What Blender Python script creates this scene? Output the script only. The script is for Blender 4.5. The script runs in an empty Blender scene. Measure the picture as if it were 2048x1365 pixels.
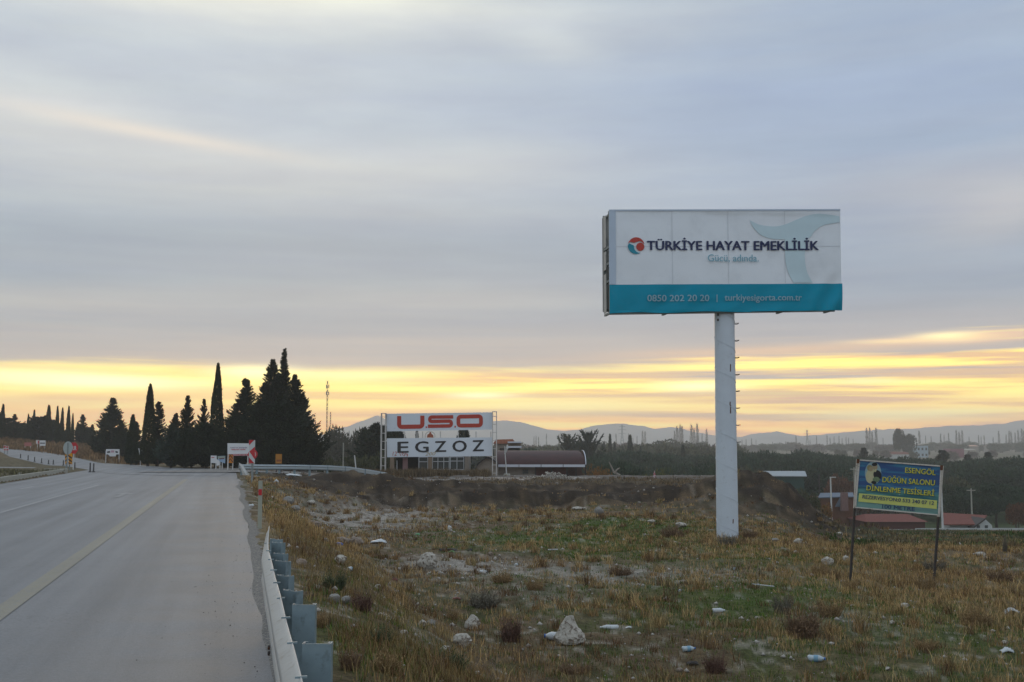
import bpy, math, random
import numpy as np
from mathutils import Vector
R = math.radians
random.seed(7)
rng = np.random.default_rng(11)
S = bpy.context.scene
COL = S.collection
# ---------------------------------------------------------------- camera
F = 2250.0; CZ = 1.6
TH = math.atan(213.0 / F)
cam_d = bpy.data.cameras.new("camera"); cam = bpy.data.objects.new("camera", cam_d); COL.objects.link(cam)
cam_d.sensor_width = 36; cam_d.lens = F / 2048 * 36; cam_d.clip_start = 0.1; cam_d.clip_end = 20000
cam.location = (0, 0, CZ); cam.rotation_euler = (R(90) + TH, 0, 0)
S.camera = cam
S.render.engine = 'CYCLES'
S.view_settings.view_transform = 'Standard'; S.view_settings.look = 'None'
S.view_settings.exposure = 0.0; S.view_settings.gamma = 1.0
S.cycles.max_bounces = 5; S.cycles.diffuse_bounces = 2; S.cycles.glossy_bounces = 2
S.cycles.transparent_max_bounces = 6; S.cycles.volume_bounces = 1
cT, sT = math.cos(TH), math.sin(TH)
def ray(px, py):
    x = (px - 1024) / F; z = (682.5 - py) / F
    return (x, cT - z * sT, sT + z * cT)
def W(px, py, Y):
    d = ray(px, py); k = Y / d[1]
    return Vector((d[0] * k, Y, CZ + d[2] * k))
# ---------------------------------------------------------------- node helpers
class E:
    """arithmetic on node sockets"""
    nt = None
    def __init__(s, v): s.v = v
    @staticmethod
    def m(op, *a, clamp=False):
        n = E.nt.nodes.new('ShaderNodeMath'); n.operation = op; n.use_clamp = clamp
        for i, x in enumerate(a):
            if isinstance(x, E): E.nt.links.new(x.v, n.inputs[i])
            else: n.inputs[i].default_value = x
        return E(n.outputs[0])
    def __add__(s, o): return E.m('ADD', s, o)
    __radd__ = __add__
    def __sub__(s, o): return E.m('SUBTRACT', s, o)
    def __rsub__(s, o): return E.m('SUBTRACT', o, s)
    def __mul__(s, o): return E.m('MULTIPLY', s, o)
    __rmul__ = __mul__
    def __truediv__(s, o): return E.m('DIVIDE', s, o)
    def clamp(s): return E.m('MULTIPLY', s, 1.0, clamp=True)
def smooth(x, a, b):
    n = E.nt.nodes.new('ShaderNodeMapRange'); n.interpolation_type = 'SMOOTHSTEP'
    E.nt.links.new(x.v, n.inputs[0]); n.inputs[1].default_value = a; n.inputs[2].default_value = b
    return E(n.outputs[0])
def comb(x, y, z):
    n = E.nt.nodes.new('ShaderNodeCombineXYZ')
    for i, q in enumerate((x, y, z)):
        if isinstance(q, E): E.nt.links.new(q.v, n.inputs[i])
        else: n.inputs[i].default_value = q
    return E(n.outputs[0])
def noise(vec, scale=1.0, detail=3.0, rough=0.5, dist=0.0, col=False):
    n = E.nt.nodes.new('ShaderNodeTexNoise')
    if vec is not None: E.nt.links.new(vec.v, n.inputs['Vector'])
    n.inputs['Scale'].default_value = scale; n.inputs['Detail'].default_value = detail
    n.inputs['Roughness'].default_value = rough; n.inputs['Distortion'].default_value = dist
    return E(n.outputs[1 if col else 0])
def cmix(f, a, b, mode='MIX'):
    n = E.nt.nodes.new('ShaderNodeMix'); n.data_type = 'RGBA'; n.blend_type = mode
    if isinstance(f, E): E.nt.links.new(f.v, n.inputs[0])
    else: n.inputs[0].default_value = f
    for k, c in ((6, a), (7, b)):
        if isinstance(c, E): E.nt.links.new(c.v, n.inputs[k])
        else: n.inputs[k].default_value = (*c, 1)
    return E(n.outputs[2])
# ---------------------------------------------------------------- sky
world = bpy.data.worlds.new("World"); S.world = world; world.use_nodes = True
nt = world.node_tree; E.nt = nt
for n in list(nt.nodes): nt.nodes.remove(n)
SUN_AZ, SUN_EL = -8.0, 5.0
out = nt.nodes.new('ShaderNodeOutputWorld'); bg = nt.nodes.new('ShaderNodeBackground')
bg.inputs[1].default_value = 0.1
sky = nt.nodes.new('ShaderNodeTexSky'); sky.sky_type = 'NISHITA'; sky.sun_disc = False
sky.sun_elevation = R(SUN_EL); sky.sun_rotation = R(SUN_AZ); sky.dust_density = 2.0
tc = nt.nodes.new('ShaderNodeTexCoord'); sp = nt.nodes.new('ShaderNodeSeparateXYZ')
nrm = nt.nodes.new('ShaderNodeVectorMath'); nrm.operation = 'NORMALIZE'
nt.links.new(tc.outputs['Generated'], nrm.inputs[0]); nt.links.new(nrm.outputs[0], sp.inputs[0])
dx, dy, dz = (E(sp.outputs[i]) for i in range(3))
az = E.m('ARCTAN2', dx, dy) * (180 / math.pi)
el = E.m('ARCSINE', dz) * (180 / math.pi)
elp = E.m('MAXIMUM', el, -1.0)
lv = E.m('LOGARITHM', elp + 2.5, math.e) * 4.0
def azel(px, py):
    d = ray(px, py); return math.degrees(math.atan2(d[0], d[1])), math.degrees(math.atan2(d[2], math.hypot(d[0], d[1])))
wv = noise(comb(az * 0.035, lv * 0.55, 3.1), 1.0, 3.0, 0.5)            # broad warp
wel = el + (wv - 0.5) * (el * 0.07 + 0.9)
mott = noise(comb(az * 0.11 + wv, lv * 2.6, 31.0), 1.0, 4.0, 0.6)
streak = noise(comb(az * 0.035 + wv, lv * 2.3, 7.7), 1.0, 4.0, 0.55)   # long flat cloud streaks
fine = noise(comb(az * 0.09 + wv * 2.0, lv * 5.0, 1.3), 1.0, 3.0, 0.5)
broad = noise(comb(az * 0.05, lv * 0.8, 12.4), 1.0, 3.0, 0.5)
def blob(px, py, wx, wy, slope=0.0, warp=True):
    a0, e0 = azel(px, py)
    a = (az - a0) / (wx / 40.0)
    e = ((wel if warp else el) - e0 - (az - a0) * slope + (fine - 0.5) * (0.5 * wy / 40)) / (wy / 40.0)
    return E.m('EXPONENT', (a * a + e * e) * -1.0)
# cloud deck
right = smooth(az, -14.0, 20.0)
deck_hi = cmix(right, (0.54, 0.595, 0.68), (0.37, 0.455, 0.61))
deck_lo = cmix(right, (0.365, 0.425, 0.505), (0.345, 0.41, 0.53))
deck = cmix(smooth(wel, 9.0, 15.0), deck_lo, deck_hi)
light = (smooth(streak, 0.44, 0.66) * 0.16 + smooth(broad, 0.48, 0.68) * 0.22)
deck = cmix(light, deck, (0.56, 0.58, 0.61))
for (px, py, wx, wy, sl, amp, c) in (
        (80, 235, 300, 60, -0.05, 0.55, (0.80, 0.78, 0.74)),
        (450, 350, 640, 60, -0.02, 0.45, (0.66, 0.65, 0.63)),
        (420, -12, 640, 36, 0.0, 1.0, (1.0, 0.98, 0.84)), (450, 24, 560, 50, 0.0, 0.6, (0.82, 0.82, 0.78)),
        (1080, 70, 120, 45, -0.3, 0.55, (0.72, 0.75, 0.76)), (970, 310, 260, 50, 0.0, 0.35, (0.66, 0.66, 0.66)),
        (2020, 420, 160, 60, 0.1, 0.5, (0.68, 0.62, 0.60)), (1880, 375, 260, 45, 0.0, 0.35, (0.58, 0.54, 0.56)),
        (800, 430, 800, 26, 0.0, 0.2, (0.54, 0.56, 0.60)), (300, 580, 700, 26, 0.03, 0.35, (0.56, 0.53, 0.51)),
        (500, 130, 500, 50, 0.0, 0.25, (0.60, 0.64, 0.72)), (1700, 180, 380, 70, 0.0, 0.5, (0.37, 0.45, 0.63)),
        (760, 530, 820, 60, 0.0, 0.75, (0.385, 0.435, 0.51)), (1750, 610, 460, 50, 0.03, 0.65, (0.38, 0.41, 0.48)),
        (1250, 645, 500, 26, 0.0, 0.35, (0.42, 0.43, 0.48)), (1100, 40, 500, 60, 0, .2, (0.5, .56, .66)), (1000, 600, 420, 26, 0.02, 0.5, (0.60, 0.57, 0.54)), (150, 600, 260, 24, 0.0, 0.4, (0.60, 0.57, 0.54)), (700, 330, 500, 40, 0.0, 0.35, (0.66, 0.66, 0.66))):
    deck = cmix(blob(px, py, wx, wy, sl) * amp, deck, c)
mk = (mott - 0.5) * 0.34 + (fine - 0.5) * 0.10 + 1.05
deck = cmix(1.0, deck, comb(mk * 0.985, mk * 1.0, (mott - 0.5) * 0.24 + 1.03), 'MULTIPLY')
deck = cmix(blob(300, 266, 250, 15, -0.105, warp=False) * 0.85, deck, (0.88, 0.81, 0.72))
# warm under-light towards the horizon
peach = 1.0 - smooth(wel, 3.6, 7.8)
deck = cmix(peach * (0.62 + (streak - 0.5) * 1.1), deck, (0.78, 0.62, 0.49))
# the open band of sunset sky under the deck
edge = el + (wv - 0.5) * 1.3 + (mott - 0.5) * 1.1 + smooth(az, 3.0, 12.0) * (streak - 0.47) * -7.0
band = 1.0 - smooth(edge, 3.35, 4.45)
s2 = noise(comb(az * 0.075 + wv * 1.5, el * 2.1, 21.0), 1.0, 4.0, 0.6)
glowc = cmix(smooth(el, 0.8, 2.6), (3.0, 1.25, 0.10), (2.0, 1.30, 0.25))
glowc = cmix(smooth(s2, 0.42, 0.70) * 1.0, glowc, (2.3, 1.85, 0.38))
glowc = cmix((1.0 - smooth(s2, 0.36, 0.56)) * (smooth(az, -18.0, 8.0) * 0.65 + 0.2), glowc, (1.02, 0.62, 0.36))
far = smooth(E.m('ABSOLUTE', az), 30.0, 75.0)
band = band * (1.0 - far * 0.85)
deck = cmix(band, deck, glowc)
for (px, py, wx, wy, sl, amp, c) in (
        (180, 762, 200, 15, -0.02, 1.0, (2.36, 2.10, 1.05)), (30, 752, 120, 12, 0, .8, (2.10, 1.93, 0.83)),
        (510, 745, 80, 13, 0.0, 1.0, (2.36, 2.01, 0.93)), (700, 752, 160, 12, 0.0, 0.8, (1.93, 1.71, 0.68)),
        (960, 792, 70, 7, 0.0, 0.9, (2.27, 2.10, 1.05)), (1395, 773, 90, 11, 0.0, 1.0, (2.19, 1.93, 0.90)),
        (1130, 812, 220, 16, 0.0, 0.8, (2.01, 1.71, 0.60)), (1790, 829, 190, 13, 0.0, 0.9, (2.10, 1.75, 0.68)),
        (1730, 763, 80, 7, 0.0, 0.85, (1.93, 1.57, 0.63)), (1905, 674, 60, 8, 0.0, 1.0, (2.27, 1.93, 0.90)),
        (1790, 683, 80, 5, 0.0, 0.6, (1.84, 1.36, 0.63)), (1600, 745, 440, 10, 0.0, 0.45, (0.94, 0.62, 0.45)),
        (1560, 702, 360, 13, 0.02, 0.55, (1.32, 0.82, 0.42)), (1980, 672, 120, 10, 0.03, 0.7, (1.35, 0.84, 0.44)),
        (1650, 800, 300, 8, 0.0, 0.5, (1.15, 0.62, 0.38)), (1560, 787, 100, 5, 0.0, 0.6, (1.35, 1.02, 0.37)),
        (100, 800, 260, 14, 0.0, 0.5, (1.35, 0.84, 0.42)), (900, 770, 160, 6, 0.0, 0.4, (1.28, 0.82, 0.42))):
    deck = cmix(blob(px, py, wx, wy, sl, warp=False) * amp, deck, c)
back = smooth(E.m('ABSOLUTE', az), 50.0, 110.0) * smooth(el, -1.0, 12.0) + smooth(el, 30.0, 60.0)
deck = cmix(back.clamp() * 0.9, deck, (0.66, 0.76, 0.88))
below = smooth(el, -3.0, -0.5)
deck = cmix(below, (0.10, 0.095, 0.085), deck)
ten = nt.nodes.new('ShaderNodeVectorMath'); ten.operation = 'SCALE'; ten.inputs['Scale'].default_value = 10.0
nt.links.new(deck.v, ten.inputs[0])
fin = cmix(0.985, E(sky.outputs[0]), E(ten.outputs[0]))
nt.links.new(fin.v, bg.inputs[0]); nt.links.new(bg.outputs[0], out.inputs[0])
world.cycles.sampling_method = 'MANUAL'; world.cycles.sample_map_resolution = 512
# ---------------------------------------------------------------- sun (low behind cloud)
sd = bpy.data.lights.new("sun", 'SUN'); so = bpy.data.objects.new("sun", sd); COL.objects.link(so)
sd.energy = 0.6; sd.angle = R(20); sd.color = (1.0, 0.78, 0.52)
sv = Vector((math.sin(R(SUN_AZ)) * math.cos(R(SUN_EL)), math.cos(R(SUN_AZ)) * math.cos(R(SUN_EL)), math.sin(R(SUN_EL))))
so.rotation_euler = sv.to_track_quat('Z', 'Y').to_euler()
# ---------------------------------------------------------------- numpy value noise
def vnoise(x, y, seed=0):
    x = np.asarray(x, float); y = np.asarray(y, float)
    xi = np.floor(x).astype(np.int64); yi = np.floor(y).astype(np.int64)
    fx = x - xi; fy = y - yi; fx = fx * fx * (3 - 2 * fx); fy = fy * fy * (3 - 2 * fy)
    def h(a, b):
        n = (a * 374761393 + b * 668265263 + seed * 1442695041) & 0xffffffff
        n = ((n ^ (n >> 13)) * 1274126177) & 0xffffffff
        return ((n ^ (n >> 16)) & 0xffff) / 65535.0
    return (h(xi, yi) * (1 - fx) + h(xi + 1, yi) * fx) * (1 - fy) + (h(xi, yi + 1) * (1 - fx) + h(xi + 1, yi + 1) * fx) * fy
def fbm(x, y, o=4, seed=0):
    s = 0; a = 0.5; t = 0
    for i in range(o):
        s = s + a * vnoise(x, y, seed + i * 17); t += a; a *= 0.5; x = x * 2.03 + 5.1; y = y * 2.03 + 1.7
    return s / t
def sm(a, b, x):
    t = np.clip((np.asarray(x, float) - a) / (b - a), 0, 1); return t * t * (3 - 2 * t)
# ---------------------------------------------------------------- terrain
RD = (-0.2419, 0.9703); RN = (0.9703, 0.2419)       # road direction and its right-hand normal
def st(X, Y): return X * RD[0] + Y * RD[1], X * RN[0] + Y * RN[1]
def ST(s, t): return s * RD[0] + t * RN[0], s * RD[1] + t * RN[1]
ZY = [36, 145, 200, 330, 650, 1000, 2000, 12000]
def Hs(X, Y):
    X = np.asarray(X, float); Y = np.asarray(Y, float); s, t = st(X, Y)
    k = -X - 42; hill = 0.06 * np.where(k > 0, k, 0); hill = 2.6 * (1 - np.exp(-hill / 2.6)) * 1.25
    hill = hill * (1 - sm(350, 900, Y)) - 1.0 * sm(300, 900, Y)
    zr = -1.4 - 0.25 * sm(3, 14, X) + np.interp(Y, ZY, [0, -7.3, -10.5, -9.6, -2.2, -0.2, 0.6, 1.2])
    zc = -1.4 + 0.6 * sm(57, 61.5, Y + (vnoise(X * .5, Y * 0, 5) - .5) * 5) + np.interp(Y, [98, 125, 200, 330, 650, 1000, 2000, 12000], [0, -6, -11.2, -10.2, -2.8, -0.8, 0.2, 0.6])
    u = X / np.maximum(Y, 20)
    wR = sm(.205, .30, u + (vnoise(X * .4, Y * .4, 9) - .5) * .02)
    z = zc * (1 - wR) + zr * wR
    g = lambda cx, cy, rx, ry, a: a * np.exp(-((X - cx) / rx) ** 2 - ((Y - cy) / ry) ** 2)
    z = z + g(12.6, 59, 2.6, 6, 1.15) + g(10, 57, 4.5, 4, .35) + g(16.5, 58, 3.5, 5, .5)
    z = z + g(-10.8, 66, 3.4, 3.2, 0.95) + g(-7.6, 64, 2.6, 2.5, 0.5) + g(-8.6, 76, 1.3, 1.5, 0.45)
    z = z + g(-3, 64, 3.5, 2.5, .28) + g(4, 66, 4, 3, .2)
    wt = sm(.55, 4.2 + 8 * sm(50, 62, s), t)
    z = hill * (1 - wt) + z * wt
    z = z + 1.0 * sm(0, 1, (-(X + 50) / 40)) * sm(150, 175, Y) * (1 - sm(230, 400, Y))
    return z
def micro(X, Y):
    s, t = st(X, Y); wt = sm(.7, 2.2, t) * (1 - sm(300, 500, Y))
    dirt = sm(55, 58, Y) * (1 - sm(92, 98, Y))
    m = (fbm(X * .5, Y * .5, 3, 3) - .5) * .22 + (fbm(X * 2.2, Y * 2.2, 3, 8) - .5) * .09
    dn = (fbm(X * .55, Y * .9, 3, 23) - .52) * .85 + (fbm(X * 1.6, Y * 2.4, 3, 29) - .5) * .45
    m = m * (1 + dirt * 1.2) + dn * sm(54.5, 57.5, Y) * (1 - sm(66, 76, Y)) * sm(2.5, 6, t)
    hp = np.exp(-((X - 13.5) / 4.5) ** 2 - ((Y - 58) / 8) ** 2); m = m + (fbm(X * .9, Y * .9, 3, 37) - .5) * .7 * hp
    return m * wt + (1 - wt) * 0
def H(X, Y): return Hs(X, Y) + micro(X, Y)
def G(px, py, ymax=6000):
    d = np.array(ray(px, py)); k = np.geomspace(3, ymax, 1500)
    X = d[0] * k; Y = d[1] * k; Z = CZ + d[2] * k; b = Z < H(X, Y)
    i = int(np.argmax(b))
    if not b[i]: i = len(k) - 1
    lo, hi = k[max(i - 1, 0)], k[i]
    for _ in range(20):
        m = (lo + hi) / 2
        if CZ + d[2] * m < float(H(d[0] * m, d[1] * m)): hi = m
        else: lo = m
    return Vector((d[0] * hi, d[1] * hi, float(H(d[0] * hi, d[1] * hi))))
def Z(X, Y): return float(H(X, Y))
# ---------------------------------------------------------------- materials
def mat(name, col, rough=0.8, var=0.15, scale=4.0, metal=0.0, bump=0.0, col2=None, thr=(0.5, 0.7), attr=None, spec=0.4):
    m = bpy.data.materials.new(name); m.use_nodes = True; E.nt = m.node_tree
    b = m.node_tree.nodes['Principled BSDF']
    t = m.node_tree.nodes.new('ShaderNodeTexCoord'); v = E(t.outputs['Object'])
    n = noise(v, scale, 4.0, 0.6)
    if attr:
        a = m.node_tree.nodes.new('ShaderNodeAttribute'); a.attribute_name = attr; c = E(a.outputs[0])
    else:
        c = tuple(col)
    f = (n - 0.5) * (2 * var) + 1.0
    cc = cmix(1.0, c, comb(f, f, f), 'MULTIPLY')
    if col2 is not None:
        n2 = noise(v, scale * 2.7, 5.0, 0.65); cc = cmix(smooth(n2, *thr), cc, col2)
    m.node_tree.links.new(cc.v, b.inputs['Base Color'])
    b.inputs['Roughness'].default_value = rough; b.inputs['Metallic'].default_value = metal
    b.inputs['Specular IOR Level'].default_value = spec
    if bump:
        bn = m.node_tree.nodes.new('ShaderNodeBump'); bn.inputs['Strength'].default_value = 1.0
        bn.inputs['Distance'].default_value = bump
        m.node_tree.links.new(noise(v, scale * 3, 4.0, 0.6).v, bn.inputs['Height'])
        m.node_tree.links.new(bn.outputs[0], b.inputs['Normal'])
    return m
# ---------------------------------------------------------------- mesh helpers
def wloc(o):
    v = Vector((0, 0, 0))
    while o is not None: v += o.location; o = o.parent
    return v
def tag(o, label=None, cat=None, group=None, kind=None):
    for k, v in (('label', label), ('category', cat), ('group', group), ('kind', kind)):
        if v: o[k] = v
    return o
def thing(name, loc, label, cat, group=None):
    o = bpy.data.objects.new(name, None); COL.objects.link(o); o.location = loc
    o.empty_display_size = 0.2
    return tag(o, label, cat, group)
def raw_obj(name, V, Fc, m, parent=None, smooth_=False, attr=None):
    """V (n,3) array in world space, Fc (m,k) int array"""
    V = np.asarray(V, dtype=np.float32); Fc = np.asarray(Fc, dtype=np.int32)
    me = bpy.data.meshes.new(name)
    org = np.array(wloc(parent)) if parent else np.zeros(3)
    me.vertices.add(len(V)); me.vertices.foreach_set('co', (V - org).astype(np.float32).ravel())
    k = Fc.shape[1]
    me.loops.add(Fc.size); me.loops.foreach_set('vertex_index', Fc.ravel())
    me.polygons.add(len(Fc)); me.polygons.foreach_set('loop_start', np.arange(0, Fc.size, k, dtype=np.int32))
    if smooth_: me.polygons.foreach_set('use_smooth', np.ones(len(Fc), dtype=bool))
    me.update(calc_edges=True)
    if attr is not None:
        for an, arr in attr.items():
            a = me.attributes.new(an, 'FLOAT_COLOR', 'POINT'); a.data.foreach_set('color', np.asarray(arr, np.float32).ravel())
    me.materials.append(m)
    o = bpy.data.objects.new(name, me); COL.objects.link(o); o.parent = parent
    return o
class MB:
    def __init__(s): s.v = []; s.f = []
    def quad(s, a, b, c, d):
        i = len(s.v); s.v += [Vector(a), Vector(b), Vector(c), Vector(d)]; s.f.append((i, i + 1, i + 2, i + 3)); return s
    def poly(s, pts):
        i = len(s.v); s.v += [Vector(p) for p in pts]; s.f.append(tuple(range(i, i + len(pts)))); return s
    def obox(s, o, a, b, c):
        """box from corner o with edge vectors a,b,c"""
        o, a, b, c = map(Vector, (o, a, b, c)); i = len(s.v)
        s.v += [o, o + a, o + a + b, o + b, o + c, o + a + c, o + a + b + c, o + b + c]
        fs = [(0, 3, 2, 1), (4, 5, 6, 7), (0, 1, 5, 4), (1, 2, 6, 5), (2, 3, 7, 6), (3, 0, 4, 7)]
        if a.cross(b).dot(c) < 0: fs = [f[::-1] for f in fs]
        s.f += [tuple(i + k for k in f) for f in fs]; return s
    def box(s, x0, x1, y0, y1, z0, z1): return s.obox((x0, y0, z0), (x1 - x0, 0, 0), (0, y1 - y0, 0), (0, 0, z1 - z0))
    def tube(s, pts, rad, n=8, cap=True):
        pts = [Vector(p) for p in pts]; rad = rad if isinstance(rad, (list, tuple)) else [rad] * len(pts)
        rings = []
        for i, p in enumerate(pts):
            d = (pts[min(i + 1, len(pts) - 1)] - pts[max(i - 1, 0)]).normalized()
            a = d.orthogonal().normalized() if i == 0 else (pa - d * pa.dot(d)).normalized()
            pa = a; b = d.cross(a); j = len(s.v)
            s.v += [p + (a * math.cos(2 * math.pi * k / n) + b * math.sin(2 * math.pi * k / n)) * rad[i] for k in range(n)]
            rings.append(j)
        for q in range(len(rings) - 1):
            for k in range(n):
                s.f.append((rings[q] + k, rings[q] + (k + 1) % n, rings[q + 1] + (k + 1) % n, rings[q + 1] + k))
        if cap:
            s.f.append(tuple(rings[0] + k for k in range(n))[::-1]); s.f.append(tuple(rings[-1] + k for k in range(n)))
        return s
    def prism(s, poly, d):
        """extrude polygon (3D points) by vector d"""
        d = Vector(d); n = len(poly); i = len(s.v)
        s.v += [Vector(p) for p in poly] + [Vector(p) + d for p in poly]
        s.f.append(tuple(range(i, i + n))[::-1]); s.f.append(tuple(range(i + n, i + 2 * n)))
        for k in range(n): s.f.append((i + k, i + (k + 1) % n, i + n + (k + 1) % n, i + n + k))
        return s
    def build(s, name, m, parent=None, smooth_=False, bevel=0.0):
        org = wloc(parent) if parent else Vector((0, 0, 0))
        me = bpy.data.meshes.new(name); me.from_pydata([v - org for v in s.v], [], s.f)
        me.validate(); me.update()
        if smooth_:
            for p in me.polygons: p.use_smooth = True
        me.materials.append(m)
        o = bpy.data.objects.new(name, me); COL.objects.link(o); o.parent = parent
        if bevel:
            bm = o.modifiers.new('bevel', 'BEVEL'); bm.width = bevel; bm.segments = 2; bm.limit_method = 'ANGLE'
        return o
def copy_tree(o, parent=None):
    c = o.copy(); COL.objects.link(c); c.parent = parent
    for ch in list(o.children): copy_tree(ch, c)
    return c
# flat sign plane addressed by picture points of its own face
class Plane:
    def __init__(s, TL, TR, BL):
        s.o = Vector(TL); s.n = (Vector(BL) - Vector(TL)).cross(Vector(TR) - Vector(TL)).normalized()
        if s.n.dot(Vector((0, 0, CZ)) - s.o) < 0: s.n = -s.n
    def __call__(s, px, py, off=0.0):
        d = Vector(ray(px, py)); c = Vector((0, 0, CZ)); k = (s.o - c).dot(s.n) / d.dot(s.n)
        return c + d * k + s.n * off
def text(body, pl, bl, br, tl, m, parent, bold=0.0, off=0.02, name='lettering', warp=None, shear=0.0, fat=0.0):
    cu = bpy.data.curves.new(name, 'FONT'); cu.body = body; cu.size = 1.0; cu.offset = bold; cu.shear = shear
    cu.resolution_u = 3
    o = bpy.data.objects.new(name, cu); COL.objects.link(o); bpy.context.view_layer.update()
    me = bpy.data.meshes.new_from_object(o.evaluated_get(bpy.context.evaluated_depsgraph_get()))
    bpy.data.objects.remove(o); bpy.data.curves.remove(cu)
    n = len(me.vertices); co = np.empty(n * 3, np.float32); me.vertices.foreach_get('co', co); co = co.reshape(-1, 3)
    mn, mx = co.min(0), co.max(0); a = (co[:, 0] - mn[0]) / (mx[0] - mn[0]); b = (co[:, 1] - mn[1]) / (mx[1] - mn[1])
    P, Q, T = (np.array(pl(*p, off)) for p in (bl, br, tl))
    V = P + a[:, None] * (Q - P) + b[:, None] * (T - P)
    fs = [tuple(p.vertices) for p in me.polygons]; vy = (T - P) / np.linalg.norm(T - P)
    if fat:
        V0, f0 = V, list(fs); nrm_ = np.array(pl.n); hx = (Q - P) / np.linalg.norm(Q - P); sc_ = np.linalg.norm(Q - P) / max(1, math.dist(bl, br))
        V = np.vstack([V0 + hx * sc_ * fat * k + vy * sc_ * fat * j + nrm_ * .0012 * i for i, (k, j) in enumerate(((-1, 0), (1, 0), (0, .45), (0, -.45), (0, 0)))])
        fs = [tuple(v + n * i for v in f) for i in range(5) for f in f0]
        bpy.data.meshes.remove(me); me = bpy.data.meshes.new(name); me.from_pydata([tuple(v) for v in V], [], fs)
    if warp is not None: V = warp(V)
    org = np.array(wloc(parent))
    me.vertices.foreach_set('co', (V - org).astype(np.float32).ravel()); me.update(); me.name = name
    me.materials.clear(); me.materials.append(m)
    ob = bpy.data.objects.new(name, me); COL.objects.link(ob); ob.parent = parent
    return ob
# ---------------------------------------------------------------- ground sheet
def masks(X, Y):
    """soil zones: gravel, green, dark soil, dry straw"""
    s, t = st(X, Y)
    def gb(px, py, rx, ry, a=1.0):
        p = GP[(px, py)]; return a * np.exp(-((X - p[0]) / rx) ** 2 - ((Y - p[1]) / ry) ** 2)
    gravel = 1.3*gb(740, 1035, 3.0, 7.0) + gb(930, 1130, 1.8, 2.0) + gb(1250, 1150, 3.0, 2.0, .8) + gb(820, 1260, .6, .5, .4) + gb(1700, 1230, 1.0, 1.4, .5) + gb(1400,1110,1.5,1.5,.6)+ gb(700, 1080, 1.2, 2.0, .6) + gb(1050, 1190, 1.5, 1.2, .4)
    green = 1.3 * gb(1260, 1050, 2.6, 3.4) + gb(1180, 1080, 4.5, 4.0, .85) + gb(1500, 1110, 4, 3, .9) + gb(1600, 1180, 4, 4, .55) + gb(1850, 1240, 3, 2.5, .6) + gb(1350,1200,3,3,.3) + gb(700, 1290, .7, 1.5, .7) + gb(1800, 1340, 3, 2, .3)
    straw = gb(560, 1050, 1.0, 12, 1.0) + gb(1650, 1100, 6, 5, .8) + gb(1850, 1160, 4, 3, 1.0) + gb(2000, 1220, 2, 3, .8) + gb(1120, 1030, 6, 3, .4)
    far = sm(110, 140, Y)
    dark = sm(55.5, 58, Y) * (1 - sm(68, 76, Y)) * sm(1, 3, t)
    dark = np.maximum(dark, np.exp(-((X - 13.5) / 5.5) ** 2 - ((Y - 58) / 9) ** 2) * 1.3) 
    return np.clip(gravel, 0, 1.3) * (1 - far), np.clip(green, 0, 1) * (1 - far), np.clip(straw, 0, 1) * (1 - far), np.clip(dark, 0, 1) * (1 - far)
GP = {}
for p in ((740,1035),(930,1130),(1250,1150),(820,1260),(1700,1230),(1400,1110),(700,1080),(1050,1190),(1260,1050),(1180,1080),(1500,1110),(1600,1180),(1850,1240),(1350,1200),(700,1290),(1800,1340),(560,1050),(1650,1100),(1850,1160),(2000,1220),(1120,1030)):
    GP[p] = G(*p)
def lerp(a, b, f): return a + (np.array(b) - a) * f[..., None]
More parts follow.
